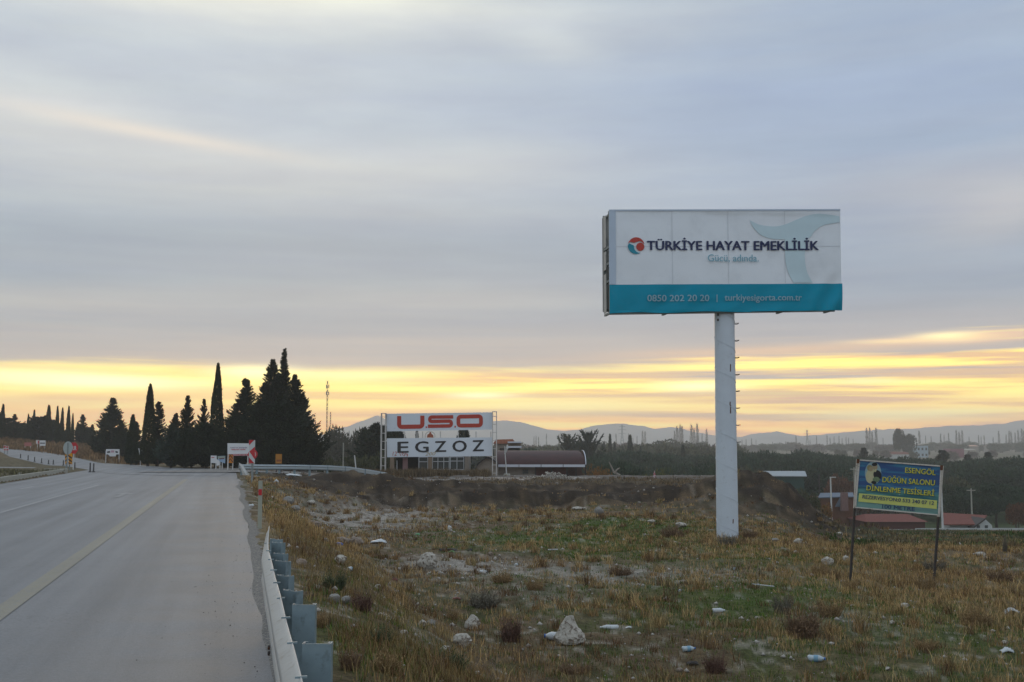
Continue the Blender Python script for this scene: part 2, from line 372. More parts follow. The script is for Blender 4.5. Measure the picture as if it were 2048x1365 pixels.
def groundcol(X, Y):
    gr, ge, sw, dk = masks(X, Y); s, t = st(X, Y)
    n1 = fbm(X * .35, Y * .35, 4, 21); n2 = fbm(X * 1.7, Y * 1.7, 4, 31); n3 = fbm(X * 6, Y * 6, 3, 41)
    c = np.zeros(np.shape(X) + (3,)) + np.array((.135, .092, .052))
    c = lerp(c, (.062, .076, .020), sm(.42, .62, n2 * .6 + n1 * .4) * .75)
    c = lerp(c, (.17, .125, .075), sm(.5, .7, n3 * .5 + n1 * .5) * .6)
    c = lerp(c, (.060, .115, .012), np.clip(ge * (.4 + n2), 0, 1) * .9)
    c = lerp(c, (.27, .19, .10), np.clip(sw * (.3 + n2), 0, 1) * .8)
    c = lerp(c, (.37, .335, .29), np.clip(gr * sm(.30, .56, n2 * .5 + n3 * .5), 0, 1))
    c = lerp(c, (.30, .27, .225), sm(.58, .68, n2 * .35 + n3 * .65) * .6)
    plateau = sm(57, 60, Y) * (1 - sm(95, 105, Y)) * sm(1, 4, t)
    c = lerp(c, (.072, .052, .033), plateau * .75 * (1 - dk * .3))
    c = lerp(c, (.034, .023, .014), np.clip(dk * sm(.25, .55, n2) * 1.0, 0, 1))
    c = lerp(c, (.15, .125, .105), plateau * sm(80, 84, Y) * sm(.40, .62, n1 * .5 + n2 * .5) * .8)
    c = lerp(c, (.16, .14, .12), plateau * sm(86, 89, Y + 3 * n1))
    # far valley: meadow, tilled strips and dry fields
    f1 = fbm(X * .012, Y * .02, 3, 51); f2 = vnoise(X * .006, Y * .012, 61)
    v = np.zeros_like(c) + np.array((.060, .085, .028)); v = lerp(v, (.16, .13, .085), sm(.45, .6, f1))
    v = lerp(v, (.20, .16, .11), sm(350, 560, Y) * (.5 + .5 * f2)); v = lerp(v, (.11, .10, .065), sm(.5, .65, f2) * .5)
    c = lerp(c, v, sm(100, 135, Y) * sm(4, 12, t)); 
    meadow = sm(40, 52, Y) * (1 - sm(150, 190, Y)) * sm(.28, .33, X / np.maximum(Y, 20))
    c = lerp(c, np.array((.055, .085, .022)), meadow * (1 - .7 * sm(.45, .62, n1)))
    isl = sm(-.2, -.6, t) if False else (1 - sm(-10.1, -9.9, t))
    c = lerp(c, (.125, .105, .060), isl * (1 - sm(250, 400, Y)))
    isl = 1 - sm(4, 10, t)
    c = lerp(c, (.19, .125, .070), isl * sm(100, 135, Y) * (1 - sm(250, 400, Y)) * .8)
    c = c * (0.55 + .9 * n3[..., None]) * .80
    a = np.clip(gr + .15, 0, 1)
    return np.concatenate([c, a[..., None]], -1)
ang = np.concatenate([np.linspace(-32, 32, 440), np.linspace(32, 328, 100)[1:-1]])
rad = np.concatenate([[0.02], np.geomspace(.6, 9000, 640)])
A, RR = np.meshgrid(np.radians(ang), rad)
GX = RR * np.sin(A); GY = RR * np.cos(A)
GZ = H(GX, GY)
gs, gt = st(GX, GY)
KERB_END = st(*G(160, 946)[:2])[0]
onroad = (gt > -9.85) & (gt < .38) & (gs < 92)
GZ = np.where(onroad, GZ - .05, GZ)
isl = (gt < -10.0) & (gs < KERB_END - .3) & (gs > -30)
GZ = GZ + np.where(isl & (gt > -40), .16, 0) * (1 - sm(-16, -26, gt) if False else 1)
nr, na = GX.shape
idx = np.arange(nr * na).reshape(nr, na); nx = np.roll(idx, -1, axis=1)
Fq = np.stack([idx[:-1], nx[:-1], nx[1:], idx[1:]], -1).reshape(-1, 4)[:, ::-1]
gm = bpy.data.materials.new('ground_soil'); gm.use_nodes = True; E.nt = gm.node_tree
b = gm.node_tree.nodes['Principled BSDF']; b.inputs['Roughness'].default_value = 0.95; b.inputs['Specular IOR Level'].default_value = 0.15
at = gm.node_tree.nodes.new('ShaderNodeAttribute'); at.attribute_name = 'Col'
v = E(gm.node_tree.nodes.new('ShaderNodeTexCoord').outputs['Object'])
n1 = noise(v, 14, 5, .65); n2 = noise(v, 3.0, 4, .6)
f = (n1 - .5) * 2.4 + (n2 - .5) * 0.9 + 1.0
cc = cmix(1.0, E(at.outputs[0]), comb(f, f, f), 'MULTIPLY')
vo = gm.node_tree.nodes.new('ShaderNodeTexVoronoi'); vo.inputs['Scale'].default_value = 26; gm.node_tree.links.new(v.v, vo.inputs['Vector'])
peb = (1.0 - smooth(E(vo.outputs['Distance']), .22, .34)) * smooth(noise(v, 1.3, 3, .6) + E(at.outputs['Alpha']) * .35, .62, .78)
cc = cmix(peb * .8, cc, (.34, .31, .27))
gm.node_tree.links.new(cc.v, b.inputs['Base Color'])
bn = gm.node_tree.nodes.new('ShaderNodeBump'); bn.inputs['Distance'].default_value = .05; bn.inputs['Strength'].default_value = .9
gm.node_tree.links.new((n1 + peb * .4).v, bn.inputs['Height']); gm.node_tree.links.new(bn.outputs[0], b.inputs['Normal'])
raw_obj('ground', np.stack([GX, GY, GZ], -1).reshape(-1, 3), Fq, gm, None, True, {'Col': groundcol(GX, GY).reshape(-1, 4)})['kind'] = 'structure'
# ---------------------------------------------------------------- roads
def road_mat(name, base, wear=0.0):
    m = bpy.data.materials.new(name); m.use_nodes = True; E.nt = m.node_tree; L = m.node_tree.links
    b = m.node_tree.nodes['Principled BSDF']
    v = E(m.node_tree.nodes.new('ShaderNodeTexCoord').outputs['Object'])
    mp = m.node_tree.nodes.new('ShaderNodeMapping'); mp.inputs['Rotation'].default_value = (0, 0, R(-14)); L.new(v.v, mp.inputs[0])
    ms = m.node_tree.nodes.new('ShaderNodeMapping'); ms.inputs['Scale'].default_value = (2.2, .05, 1); L.new(mp.outputs[0], ms.inputs[0])
    tracks = noise(E(ms.outputs[0]), 1.0, 3, .5)
    patch = noise(v, .35, 4, .6); fine_ = noise(v, 60, 3, .7); mid = noise(v, 22, 4, .7)
    f = (tracks - .5) * 1.0 + (patch - .5) * .3 + (fine_ - .5) * .9 + (mid - .5) * .7 + 1.0
    c = cmix(1.0, base, comb(f, f, f * 1.0), 'MULTIPLY')
    spx = m.node_tree.nodes.new('ShaderNodeSeparateXYZ'); L.new(mp.outputs[0], spx.inputs[0])
    tt = E(spx.outputs[0])          # lateral position across the road
    dusty = smooth(tt + (patch - .5) * 1.2, -2.0, 0.2) * smooth(noise(v, .8, 4, .6), .35, .62)
    c = cmix(dusty * .45, c, (.20, .17, .14))
    crk = noise(v, 1.1, 5, .7); ln = (1.0 - smooth(E.m('ABSOLUTE', crk - .5), 0.0, .006)) * smooth(noise(v, .23, 2, .5), .5, .62)
    c = cmix(ln * .55, c, (.05, .05, .05))
    oil = (1.0 - smooth(E.m('ABSOLUTE', tt + .55 + (patch - .5) * .5), 0.0, .9)) * smooth(noise(v, .5, 3, .6), .4, .6) 
    c = cmix(oil * .3, c, (.12, .11, .10))
    if wear:
        c = cmix(smooth(mid + (fine_ - .5) * .3, .48, .60) * wear, c, (.165, .168, .174))
    L.new(c.v, b.inputs['Base Color']); b.inputs['Roughness'].default_value = .62; b.inputs['Specular IOR Level'].default_value = .45
    bn = m.node_tree.nodes.new('ShaderNodeBump'); bn.inputs['Distance'].default_value = .006; L.new(fine_.v, bn.inputs['Height']); L.new(bn.outputs[0], b.inputs['Normal'])
    return m
M_road = road_mat('worn_asphalt', (.158, .163, .170))
M_yel = road_mat('cream_road_paint', (.215, .200, .150), .7); M_wh = road_mat('worn_white_road_paint', (.27, .27, .27), .75)
def strip(name, svals, tf, m, lift, kind='structure', parent=None):
    """sheet along the road: tf(s)->list of t across"""
    V = []; n = None
    for s_ in svals:
        ts = tf(s_); n = len(ts)
        for t_ in ts:
            x, y = ST(s_, t_); V.append((x, y, float(Hs(x, y)) * (0 if t_ > .3 and s_ < 60 else 1) + lift))
    q = np.arange(len(svals) * n).reshape(len(svals), n)
    Fc = np.stack([q[:-1, :-1], q[:-1, 1:], q[1:, 1:], q[1:, :-1]], -1).reshape(-1, 4)
    o = raw_obj(name, V, Fc, m, parent, True)
    if kind: o['kind'] = kind
    return o
def edge_t(s_): return .44 + .05 * (float(fbm(s_ * 1.1, 0, 3, 77)) - .5) + (.22 * float(sm(11, 14, s_)) * (float(vnoise(s_ * .25, 3, 5)) - .3)) 
sv_ = np.concatenate([np.arange(-12, 40, .2), np.arange(40, 90, .8)])
strip('road', sv_, lambda s_: [-9.85, -6, -4, -2, -1, -.3] + [edge_t(s_) + 2.2 * float(sm(60, 70, s_))], M_road, 0.0)
def polysheet(name, pairs, m, lift, kind='structure'):
    V = []; k = 8
    for a, b_ in pairs:
        for i in range(k):
            p = a.lerp(b_, i / (k - 1)); V.append((p.x, p.y, float(Hs(p.x, p.y)) + lift))
    q = np.arange(len(pairs) * k).reshape(-1, k)
    Fc = np.stack([q[:-1, :-1], q[:-1, 1:], q[1:, 1:], q[1:, :-1]], -1).reshape(-1, 4)
    o = raw_obj(name, V, Fc, m, None, True); o['kind'] = kind; return o
def g2(px, py): return G(px, py)
pr = [((0, 903.5), (0, 897)), ((19, 914), (25, 897.5)), ((70, 926), (94, 905)), ((131, 933), (164, 919)), ((166, 938.5), (258, 930)), ((220, 948), (330, 935)), ((330, 952), (400, 939.5)), ((440, 953), (470, 940.5))]
prs = [(g2(*a), g2(*b_)) for a, b_ in pr]
d0 = (prs[0][0] - prs[1][0]); d1 = (prs[0][1] - prs[1][1])
prs = [(prs[0][0] + Vector((-60, 22, 0)), prs[0][1] + Vector((-60, 22, 0)))] + prs
fine_pairs = []
for a, b_ in zip(prs[:-1], prs[1:]):
    for i in range(8): fine_pairs.append((a[0].lerp(b_[0], i / 8), a[1].lerp(b_[1], i / 8)))
fine_pairs.append(prs[-1])
polysheet('road', fine_pairs, M_road, .012)
# side road that leaves to the right behind the far guardrail
sr = [(Vector((-24, 72, 0)), Vector((-22, 86, 0))), (Vector((-18, 72, 0)), Vector((-17, 84, 0))), (Vector((-12, 76, 0)), Vector((-11, 86, 0))), (Vector((-4, 80, 0)), Vector((-4, 90, 0))), (Vector((8, 85, 0)), Vector((8, 92, 0)))]
fp = []
for a, b_ in zip(sr[:-1], sr[1:]):
    for i in range(12): fp.append((a[0].lerp(b_[0], i / 12), a[1].lerp(b_[1], i / 12)))
M_dusty = road_mat('dusty_side_road', (.17, .155, .14))
polysheet('road', fp, M_dusty, .045)
# markings (worn paint sheets)
strip('road_marking', np.arange(4, 60, .5), lambda s_: [-2.24, -2.03], M_yel, .006)
strip('road_marking', np.arange(14, 52, .5), lambda s_: [-5.52, -5.38], M_wh, .006)
for s0, s1, tt_ in ((22, 25, -7.5), (33, 36, -7.7), (47, 50, -7.9)):
    strip('road_marking', np.arange(s0, s1 + .1, .5), lambda s_: [tt_, tt_ + .15], M_wh, .006)
strip('road_marking', np.arange(28, 66, .5), lambda s_: [-9.5, -9.35], M_wh, .006)
# worn turn arrow
def arrow(px, py):
    c = G(px, py); s0, t0 = st(c.x, c.y)
    mb = MB()
    def P(a, b_): x, y = ST(s0 + a, t0 + b_); return (x, y, .008)
    mb.poly([P(-2, -.08), P(-2, .08), P(.6, .08), P(.6, -.08)])
    mb.poly([P(.6, -.35), P(.6, .35), P(1.8, 0)])
    mb.build('road_marking', M_wh)['kind'] = 'structure'
arrow(245, 990)
# crumbling broken asphalt lip on the verge
M_lip = mat('crumbled_asphalt', (.14, .135, .125), .9, .4, 12, bump=.03, col2=(.30, .27, .23), thr=(.5, .6))
V = []; ss = np.arange(3, 56, .12)
for s_ in ss:
    e = edge_t(s_); j = .04 * (random.random() - .5)
    for k, (dt, dz_) in enumerate(((-.16, -.004), (-.02, .012), (.07 + j, -.02), (.16 + j, -.05), (.36 + j * 2, -.10), (.62, -.17))):
        x, y = ST(s_, e + dt); V.append((x, y, dz_ + (.03 * random.random() if k > 1 else 0)))
q = np.arange(len(ss) * 6).reshape(-1, 6)
raw_obj('road_edge', V, np.stack([q[:-1, :-1], q[:-1, 1:], q[1:, 1:], q[1:, :-1]], -1).reshape(-1, 4), M_lip)['kind'] = 'structure'
# median kerb: a run of separate kerb blocks
M_kerb = mat('weathered_kerb_concrete', (.33, .32, .27), .9, .25, 5, bump=.01, col2=(.20, .19, .15))
s_ = 24.0; pts = []
while s_ < KERB_END:
    pts.append((s_, -9.98)); s_ += 1.0
for k in range(1, 9):
    a = k / 8 * math.pi * .5; pts.append((KERB_END + 1.6 * math.sin(a), -9.98 - 1.6 * (1 - math.cos(a))))
x0 = st(*G(190, 940)[:2]);
kb = MB()
for a, b_ in zip(pts[:-1], pts[1:]):
    xa, ya = ST(*a); xb, yb = ST(*b_); d = Vector((xb - xa, yb - ya, 0)); L_ = d.length; d.normalize(); nn = Vector((-d.y, d.x, 0))
    hgt = .25 + .015 * random.random()
    kb.obox(Vector((xa, ya, -.05)) + d * .008, d * (L_ - .016), nn * .22, (0, 0, .05 + hgt))
tag(kb.build('kerb', M_kerb), 'low pale concrete kerb along the left edge of the highway', 'kerb')
# grey strip of the opposite carriageway beyond the island grass
a_, b2 = G(-120, 943), G(150, 938.5)
polysheet('road', [(Vector((-60, 70, 0)), Vector((-60, 74, 0))), (Vector((-45, 73, 0)), Vector((-45, 77, 0))), (Vector((-33, 78, 0)), Vector((-34, 81, 0)))], M_road, .19)
# ---------------------------------------------------------------- mountains
rp = [(-900, 868), (-400, 878), (0, 884), (400, 884), (600, 880), (640, 872), (665, 862), (700, 852), (725, 843), (742, 837), (755, 832), (768, 838), (800, 852), (860, 858), (920, 852), (960, 845), (990, 842), (1010, 841), (1040, 845), (1070, 853), (1100, 860), (1125, 863), (1150, 861), (1185, 853), (1220, 848), (1250, 848), (1280, 852), (1310, 858), (1335, 855), (1360, 857), (1385, 864), (1430, 872), (1480, 874), (1500, 870), (1530, 865), (1545, 864), (1553, 862), (1570, 867), (1600, 873), (1640, 870), (1700, 864), (1770, 859), (1830, 857), (1900, 853), (1960, 851), (2010, 847), (2048, 840), (2200, 825), (2500, 850), (2900, 870)]
MY = 2600.0
pxs = np.arange(-900, 2900, 3.0); tops = np.interp(pxs, [p[0] for p in rp], [p[1] for p in rp])
tops = tops + (fbm(pxs / 14.0, pxs * 0, 3, 5) - .5) * 3.0
rows = np.linspace(0, 1, 22); V = []
for r_ in rows:
    Yr = MY - 650 * (1 - r_)
    for px, tp in zip(pxs, tops):
        top = (895.5 - tp) / F * MY + CZ; X = (px - 1024) / F * Yr
        nn = float(r_) ** 1.3
        V.append((X, Yr, -8 + (top + 8) * nn))
V = np.array(V)
rid = fbm(V[:, 0] / 160, V[:, 1] / 160, 4, 3) - .5
V[:, 2] += rid * 26 * np.repeat(np.sin(rows * math.pi), len(pxs))
back = V[-len(pxs):].copy(); back[:, 1] += 300; back[:, 2] = -10
V = np.vstack([V, back]); q = np.arange(len(V)).reshape(-1, len(pxs))
M_mtn = mat('scrubby_hillside', (.22, .21, .20), .95, .35, .012)
raw_obj('hills', V, np.stack([q[:-1, :-1], q[:-1, 1:], q[1:, 1:], q[1:, :-1]], -1).reshape(-1, 4), M_mtn, None, True)['kind'] = 'structure'
# ================================================================ signs, rails and posts
white = mat('white_paint', (.62, .63, .64), .6, .06, 3)
M_tower = mat('chipped_white_steel', (.52, .50, .47), .6, .2, 9, col2=(.30, .14, .07), thr=(.62, .70))
M_black = mat('black_lettering', (.012, .013, .016), .5, .1)
M_redl = mat('orange_red_lettering', (.42, .032, .012), .5, .08)
M_galv = mat('galvanised_steel', (.33, .38, .40), .45, .18, 14, metal=.35, col2=(.24, .29, .31), thr=(.5, .7))
M_galvp = mat('blue_grey_galvanised_post', (.20, .27, .30), .5, .30, 7, metal=.3, col2=(.13, .17, .18), thr=(.52, .75))
M_railw = mat('pale_weathered_rail', (.42, .42, .40), .55, .14, 6, metal=.2, col2=(.30, .26, .21), thr=(.56, .72))
M_dark = mat('dark_steel', (.03, .028, .027), .7, .3, 12, col2=(.09, .04, .02), thr=(.55, .65))
M_rust = mat('rust', (.10, .035, .015), .9, .4, 20)
# ---------------------------------------------------------------- monopole billboard
BY = 38.0
pb = G(1456, 1066); BY = 38.0
base = W(1455, 1070, BY)
bb = thing('billboard', (base.x, BY + .1, Z(base.x, BY)), 'tall single-pole billboard with a white and turquoise banner', 'billboard')
M_pole = mat('pale_blue_grey_pole_paint', (.54, .60, .66), .5, .10, 2.2, col2=(.43, .46, .50), thr=(.58, .75))
top_z = W(1448, 622, BY).z
pmb = MB(); n = 48
rb = 21.5 / F * BY
botz = bb.location.z - .3; rows_ = 60
for i in range(rows_ + 1):
    z_ = botz + (top_z - botz) * i / rows_; f_ = i / rows_
    cx_ = base.x + (W(1448.5, 622, BY).x - base.x) * f_; r_ = rb * (1 - .07 * f_)
    if abs(z_ - (botz + 4.6)) < .1: r_ *= 1.012
    pmb.v += [Vector((cx_ + r_ * math.cos(2 * math.pi * k / n), BY + r_ * math.sin(2 * math.pi * k / n), z_)) for k in range(n)]
for i in range(rows_):
    for k in range(n): pmb.f.append((i * n + k, i * n + (k + 1) % n, (i + 1) * n + (k + 1) % n, (i + 1) * n + k))
pole = pmb.build('pole', M_pole, bb, True)
# spiral weld seam
def pole_c(z_): 
    f_ = (z_ - botz) / (top_z - botz); return base.x + (W(1448.5, 622, BY).x - base.x) * f_, rb * (1 - .07 * f_)
M_seam = mat('weld_seam', (.52, .57, .62), .6, .15)
pts = []; turns = (top_z - botz) / 1.02
for i in range(int(turns * 40)):
    z_ = botz + i / 40 * 1.02; cx_, r_ = pole_c(z_); a = -i / 40 * 2 * math.pi + 2.2
    pts.append((cx_ + (r_ + .004) * math.cos(a), BY + (r_ + .004) * math.sin(a), z_))
MB().tube(pts, .009, 5).build('weld_seam', M_seam, pole, True)
for py in (648, 682, 716, 750, 783, 817, 851, 885):
    z_ = W(1475, py, BY).z; cx_, r_ = pole_c(z_); x0 = cx_ + r_ - .03; w_ = .15
    MB().tube([(x0, BY - .10, z_), (x0 + w_, BY - .12, z_ + .01), (x0 + w_ + .03, BY + .06, z_ + .015), (x0 + w_, BY + .20, z_), (x0 - .02, BY + .18, z_)], .011, 6).build('rung', M_dark, bb)
# stickers and scuffs
cx_, r_ = pole_c(W(1434, 640, BY).z)
for (px, py, w_, h_) in ((1434, 634, .06, .10), (1434, 644, .07, .08)):
    p = W(px, py, BY); a = math.asin(max(-1, min(1, (p.x - cx_) / r_)))
    c = Vector((cx_ + (r_ + .01) * math.sin(a), BY - (r_ + .01) * math.cos(a), p.z)); d = Vector((math.cos(a), math.sin(a), 0))
    MB().obox(c - d * w_ / 2, d * w_, (0, .01, 0), (0, 0, h_)).build('sticker', M_dark, bb)
for (px, py, h_) in ((1457, 745, .25), (1456, 812, .12), (1457, 828, .28), (1462, 1046, .14)):
    p = W(px, py, BY); cx_, r_ = pole_c(p.z); a = math.asin(max(-1, min(1, (p.x - cx_) / r_)))
    c = Vector((cx_ + (r_ + .003) * math.sin(a), BY - (r_ + .003) * math.cos(a), p.z)); d = Vector((math.cos(a), math.sin(a), 0))
    MB().obox(c - d * .018, d * .036, (0, .004, 0), (.01, 0, h_)).build('scuff_mark', M_rust, bb)
YL, YR_ = 37.2, 37.9
TL, TR, BL_, BR_ = W(1217.5, 419.5, YL), W(1680.5, 418.5, YR_), W(1219, 627, YL), W(1685.5, 620.5, YR_)
pl = Plane(TL, TR, BL_)
nB = -pl.n                                   # pointing backwards
def wrinkle(V):
    V = np.array(V, float); d = V - np.array(TL)
    ax = np.array((TR - TL)) ; L_ = np.linalg.norm(ax); u = d @ ax / L_ / L_; v = (TL.z - V[:, 2]) / (TL.z - BL_.z)
    low = sm(.60, .95, v)
    k = .030 * low * np.sin(u * 34 + v * 9 + 2 * vnoise(u * 5, v * 2, 3)) * (.4 + vnoise(u * 7, v * 3, 5))
    k = k + .06 * low * (fbm(u * 9 + v * 5, v * 6, 3, 12) - .5) + .10 * (fbm(u * 3, v * 2.4, 3, 9) - .5)
    k = k + .10 * np.exp(-((u - .97) / .10) ** 2) * sm(.5, 1, v) * np.sin((u + v * .25) * 60)
    k = k - .03 * np.exp(-(((u * 4.12 - .08) % 1.0 - .5) / .5) ** 2 * 0) * 0
    edge = np.minimum(1, np.minimum(np.minimum(u, 1 - u), np.minimum(v, 1 - v + .0)) / .03)
    return V + np.array(pl.n)[None] * (k * np.clip(edge, 0, 1))[:, None]
def banner_grid(name, x0, x1, y0f, y1f, m, off, nx=140, ny=60, parent=None):
    V = []
    for j in range(ny + 1):
        for i in range(nx + 1):
            px = x0 + (x1 - x0) * i / nx; a, b_ = y0f(px), y1f(px)
            V.append(pl(px + 3 * (a + (b_ - a) * j / ny - 419) / 208 * (px - 1217) / 465 + 1.0 * (a + (b_ - a) * j / ny - 419) / 208 * (1 - (px - 1217) / 465), a + (b_ - a) * j / ny, off))
    V = wrinkle(V); q = np.arange(len(V)).reshape(ny + 1, nx + 1)
    return raw_obj(name, V, np.stack([q[:-1, :-1], q[1:, :-1], q[1:, 1:], q[:-1, 1:]], -1).reshape(-1, 4), m, parent, True)
M_ban = mat('white_vinyl_banner', (.76, .81, .86), .6, .03, .6, col2=(.70, .75, .80), thr=(.45, .75))
M_blu = mat('turquoise_vinyl', (.002, .27, .40), .6, .08, .8, spec=.15)
M_navy = mat('navy_print', (.010, .020, .085), .55, .03); M_tealp = mat('pale_teal_print', (.54, .69, .75), .55, .05)
M_gucu = mat('light_teal_print', (.20, .42, .51), .55, .04); M_phone = mat('pale_blue_print', (.26, .44, .52), .55, .04)
M_lred = mat('logo_red', (.46, .045, .03), .55, .05); M_lblu = mat('logo_turquoise', (.01, .24, .34), .55, .05)
top_y = lambda px: 419.5 - (px - 1217) / 465
band_y = lambda px: 570 - 2.5 * (px - 1217) / 465
bot_y = lambda px: 627 - 6 * (px - 1217) / 465 + (1.2 * math.sin(px / 23) if px < 1500 else 0)
M_seam0 = 0
ban = banner_grid('banner', 1217.5, 1680.5, top_y, lambda p: band_y(p), M_ban, 0, 140, 50, bb)
bnd = banner_grid('banner_band', 1218.2, 1682.5, lambda p: band_y(p), bot_y, M_blu, .006, 160, 24, bb)
Mhem = mat('grey_blue_hem', (.46, .55, .66), .6, .05)
banner_grid('hem', 1217.6, 1231, lambda p: top_y(p) + .5, lambda p: band_y(p) - .5, Mhem, .02, 6, 50, ban)
banner_grid('hem', 1219, 1680.2, lambda p: top_y(p) + .3, lambda p: top_y(p) + 3.2, Mhem, .024, 90, 3, ban)
Mseam2 = mat('sewn_seam_grey', (.60, .64, .68), .7, .1)
for sx in (1343.6, 1455.7, 1569):
    banner_grid('seam', sx - .5, sx + .5, lambda p: top_y(p) + 3.4, lambda p: band_y(p) - 1, Mseam2, .012, 2, 40, ban)
banner_grid('seam', 1232, 1679, lambda p: 493.4 + (p - 1232) * -.002, lambda p: 494.2 + (p - 1232) * -.002, Mseam2, .012, 100, 1, ban)
# pale teal swoosh
cx = lambda a, b_: (1180 + a / 3.793, 390 + b_ / 3.793)
def fillshape(name, upper, lower, m, off, nseg, parent):
    """band between two polylines given in picture points, as a grid"""
    def samp(pl_, k):
        P = [Vector((*p, 0)) for p in pl_]; Ls = [0]
        for a, b_ in zip(P[:-1], P[1:]): Ls.append(Ls[-1] + (b_ - a).length)
        t_ = k * Ls[-1]
        for i in range(len(P) - 1):
            if t_ <= Ls[i + 1] + 1e-6: return P[i].lerp(P[i + 1], (t_ - Ls[i]) / max(1e-6, Ls[i + 1] - Ls[i]))
        return P[-1]
    V = []; ny = 8
    for i in range(nseg + 1):
        a = samp(upper, i / nseg); b_ = samp(lower, i / nseg)
        for j in range(ny + 1):
            q_ = a.lerp(b_, j / ny); V.append(pl(q_.x, q_.y, off))
    V = wrinkle(V); q = np.arange(len(V)).reshape(nseg + 1, ny + 1)
    return raw_obj(name, V, np.stack([q[:-1, :-1], q[:-1, 1:], q[1:, 1:], q[1:, :-1]], -1).reshape(-1, 4), m, parent, True)
def smoothpath(pts, n=6):
    o = []
    for i in range(len(pts) - 1):
        p0, p1, p2, p3 = (Vector((*pts[max(0, min(len(pts) - 1, i + k))], 0)) for k in (-1, 0, 1, 2))
        for j in range(n):
            t_ = j / n; o.append(.5 * ((2 * p1) + (p2 - p0) * t_ + (2 * p0 - 5 * p1 + 4 * p2 - p3) * t_ * t_ + (3 * p1 - p0 - 3 * p2 + p3) * t_ ** 3))
    o.append(Vector((*pts[-1], 0))); return [(p.x, p.y) for p in o]
up_ = smoothpath([cx(*p) for p in ((1211, 192), (1290, 228), (1400, 240), (1480, 225), (1560, 192), (1650, 158), (1750, 145), (1892, 163))])
lo_ = smoothpath([cx(*p) for p in ((1213, 196), (1240, 248), (1290, 300), (1360, 330), (1440, 338), (1490, 338), (1655, 330), (1700, 280), (1770, 232), (1893, 209))])
fillshape('swoosh', up_, lo_, M_tealp, .016, 60, ban)
fillshape('swoosh', smoothpath([cx(*p) for p in ((1478, 336), (1480, 400), (1484, 500), (1505, 590), (1545, 668))]), smoothpath([cx(*p) for p in ((1652, 332), (1632, 420), (1630, 500), (1648, 590), (1690, 668))]), M_tealp, .017, 40, ban)
# round emblem
lc = (1271.8, 492.2); lr = 16.6
def arc(c, r_, a0, a1, n=16): return [(c[0] + r_ * math.cos(R(a0 + (a1 - a0) * i / n)), c[1] - r_ * math.sin(R(a0 + (a1 - a0) * i / n))) for i in range(n + 1)]
lg = lambda a, b_: (1180 + a / 3.793, 390 + b_ / 3.793)
fillshape('emblem', arc(lc, lr, 172, 8), smoothpath([lg(*p) for p in ((287, 372), (305, 360), (330, 366), (352, 360), (378, 354), (400, 368), (410, 378))]), M_lred, .03, 24, ban)
fillshape('emblem', arc(lg(379, 396), 8.2, 180, 0, 12), arc(lg(379, 396), 8.2, 180, 360, 12), M_lred, .03, 16, ban)
fillshape('emblem', arc(lc, lr, 178, 300, 16), smoothpath([lg(*p) for p in ((294, 370), (318, 380), (330, 388), (334, 410), (345, 428), (365, 440), (380, 440))]), M_lblu, .03, 20, ban)
text('TÜRKİYE HAYAT EMEKLİLİK', pl, (1293.8, 501.2), (1636.2, 500.8), (1293.8, 476.6), M_navy, ban, 0, .035, 'lettering', wrinkle, fat=.95)
text('Gücü, adında.', pl, (1414.8, 526), (1517, 526), (1414.8, 509.8), M_gucu, ban, 0, .05, 'lettering', wrinkle, fat=.12)
text('0850 202 20 20', pl, (1294, 603.6), (1417.5, 603.2), (1294, 590.8), M_phone, bnd, .0, .045, 'lettering', wrinkle, fat=.3)
text('|', pl, (1432.6, 605), (1434, 605), (1432.6, 590), M_phone, bnd, .0, .045, 'lettering', wrinkle, fat=.3)
text('turkiyesigorta.com.tr', pl, (1448.6, 606.2), (1603.5, 605.6), (1448.6, 589.6), M_phone, bnd, .0, .045, 'lettering', wrinkle, fat=.3)
# box frame behind the banner and second face at the back
M_frame = mat('grey_green_box_steel', (.20, .22, .21), .7, .2, 4); M_inner = mat('pale_sheet_backing', (.40, .39, .36), .8, .15, 2)
for z0, z1 in ((TL.z, BL_.z),): pass
back = nB * .85
shift = Vector((-.05, 0, 0))
def bp(p, k=1.0): return p + (back + shift) * k
fr = MB()
th = .09
for a, b_ in ((TL, TR), (BL_, BR_)):
    for kk in (.06, 1.0):
        A_, B_ = bp(a, kk), bp(b_, kk); dz_ = -.13 if a is TL else (.15 if kk == 1.0 else -.04); A_ = A_ + Vector((0, 0, dz_)); B_ = B_ + Vector((0, 0, dz_))
        if a is BL_: B_ = B_ + (A_ - B_).normalized() * .25
        fr.obox(A_, B_ - A_, nB * th, (0, 0, th))
for u in (0.002, .25, .5, .75, .96):
    for kk in (.06, 1.0):
        A_ = bp(BL_.lerp(BR_, u), kk) + Vector((0, 0, .15 if kk == 1.0 else 0)); B_ = bp(TL.lerp(TR, u), kk) + Vector((0, 0, -.2))
        fr.obox(A_, B_ - A_, nB * (th - .01), (TR - TL).normalized() * th)
    for v_ in (0.02, .33, .5, .66, .97):
        A_ = bp(BL_.lerp(BR_, u).lerp(TL.lerp(TR, u), v_), .15); fr.obox(A_ + Vector((0, 0, -.08)), (back + shift) * .85, (TR - TL).normalized() * (th - .02), (0, 0, th - .02))
fr.build('frame', M_frame, bb)
A_ = bp(BL_, 1.15) + Vector((0, 0, .16)); B_ = bp(BR_, 1.15) - (BR_ - BL_).normalized() * .4 + Vector((0, 0, .16))
MB().obox(A_, B_ - A_, nB * .03, (bp(TL, 1.15) - A_) - Vector((0, 0, .1))).build('back_panel', M_inner, bb)
sd_ = MB()
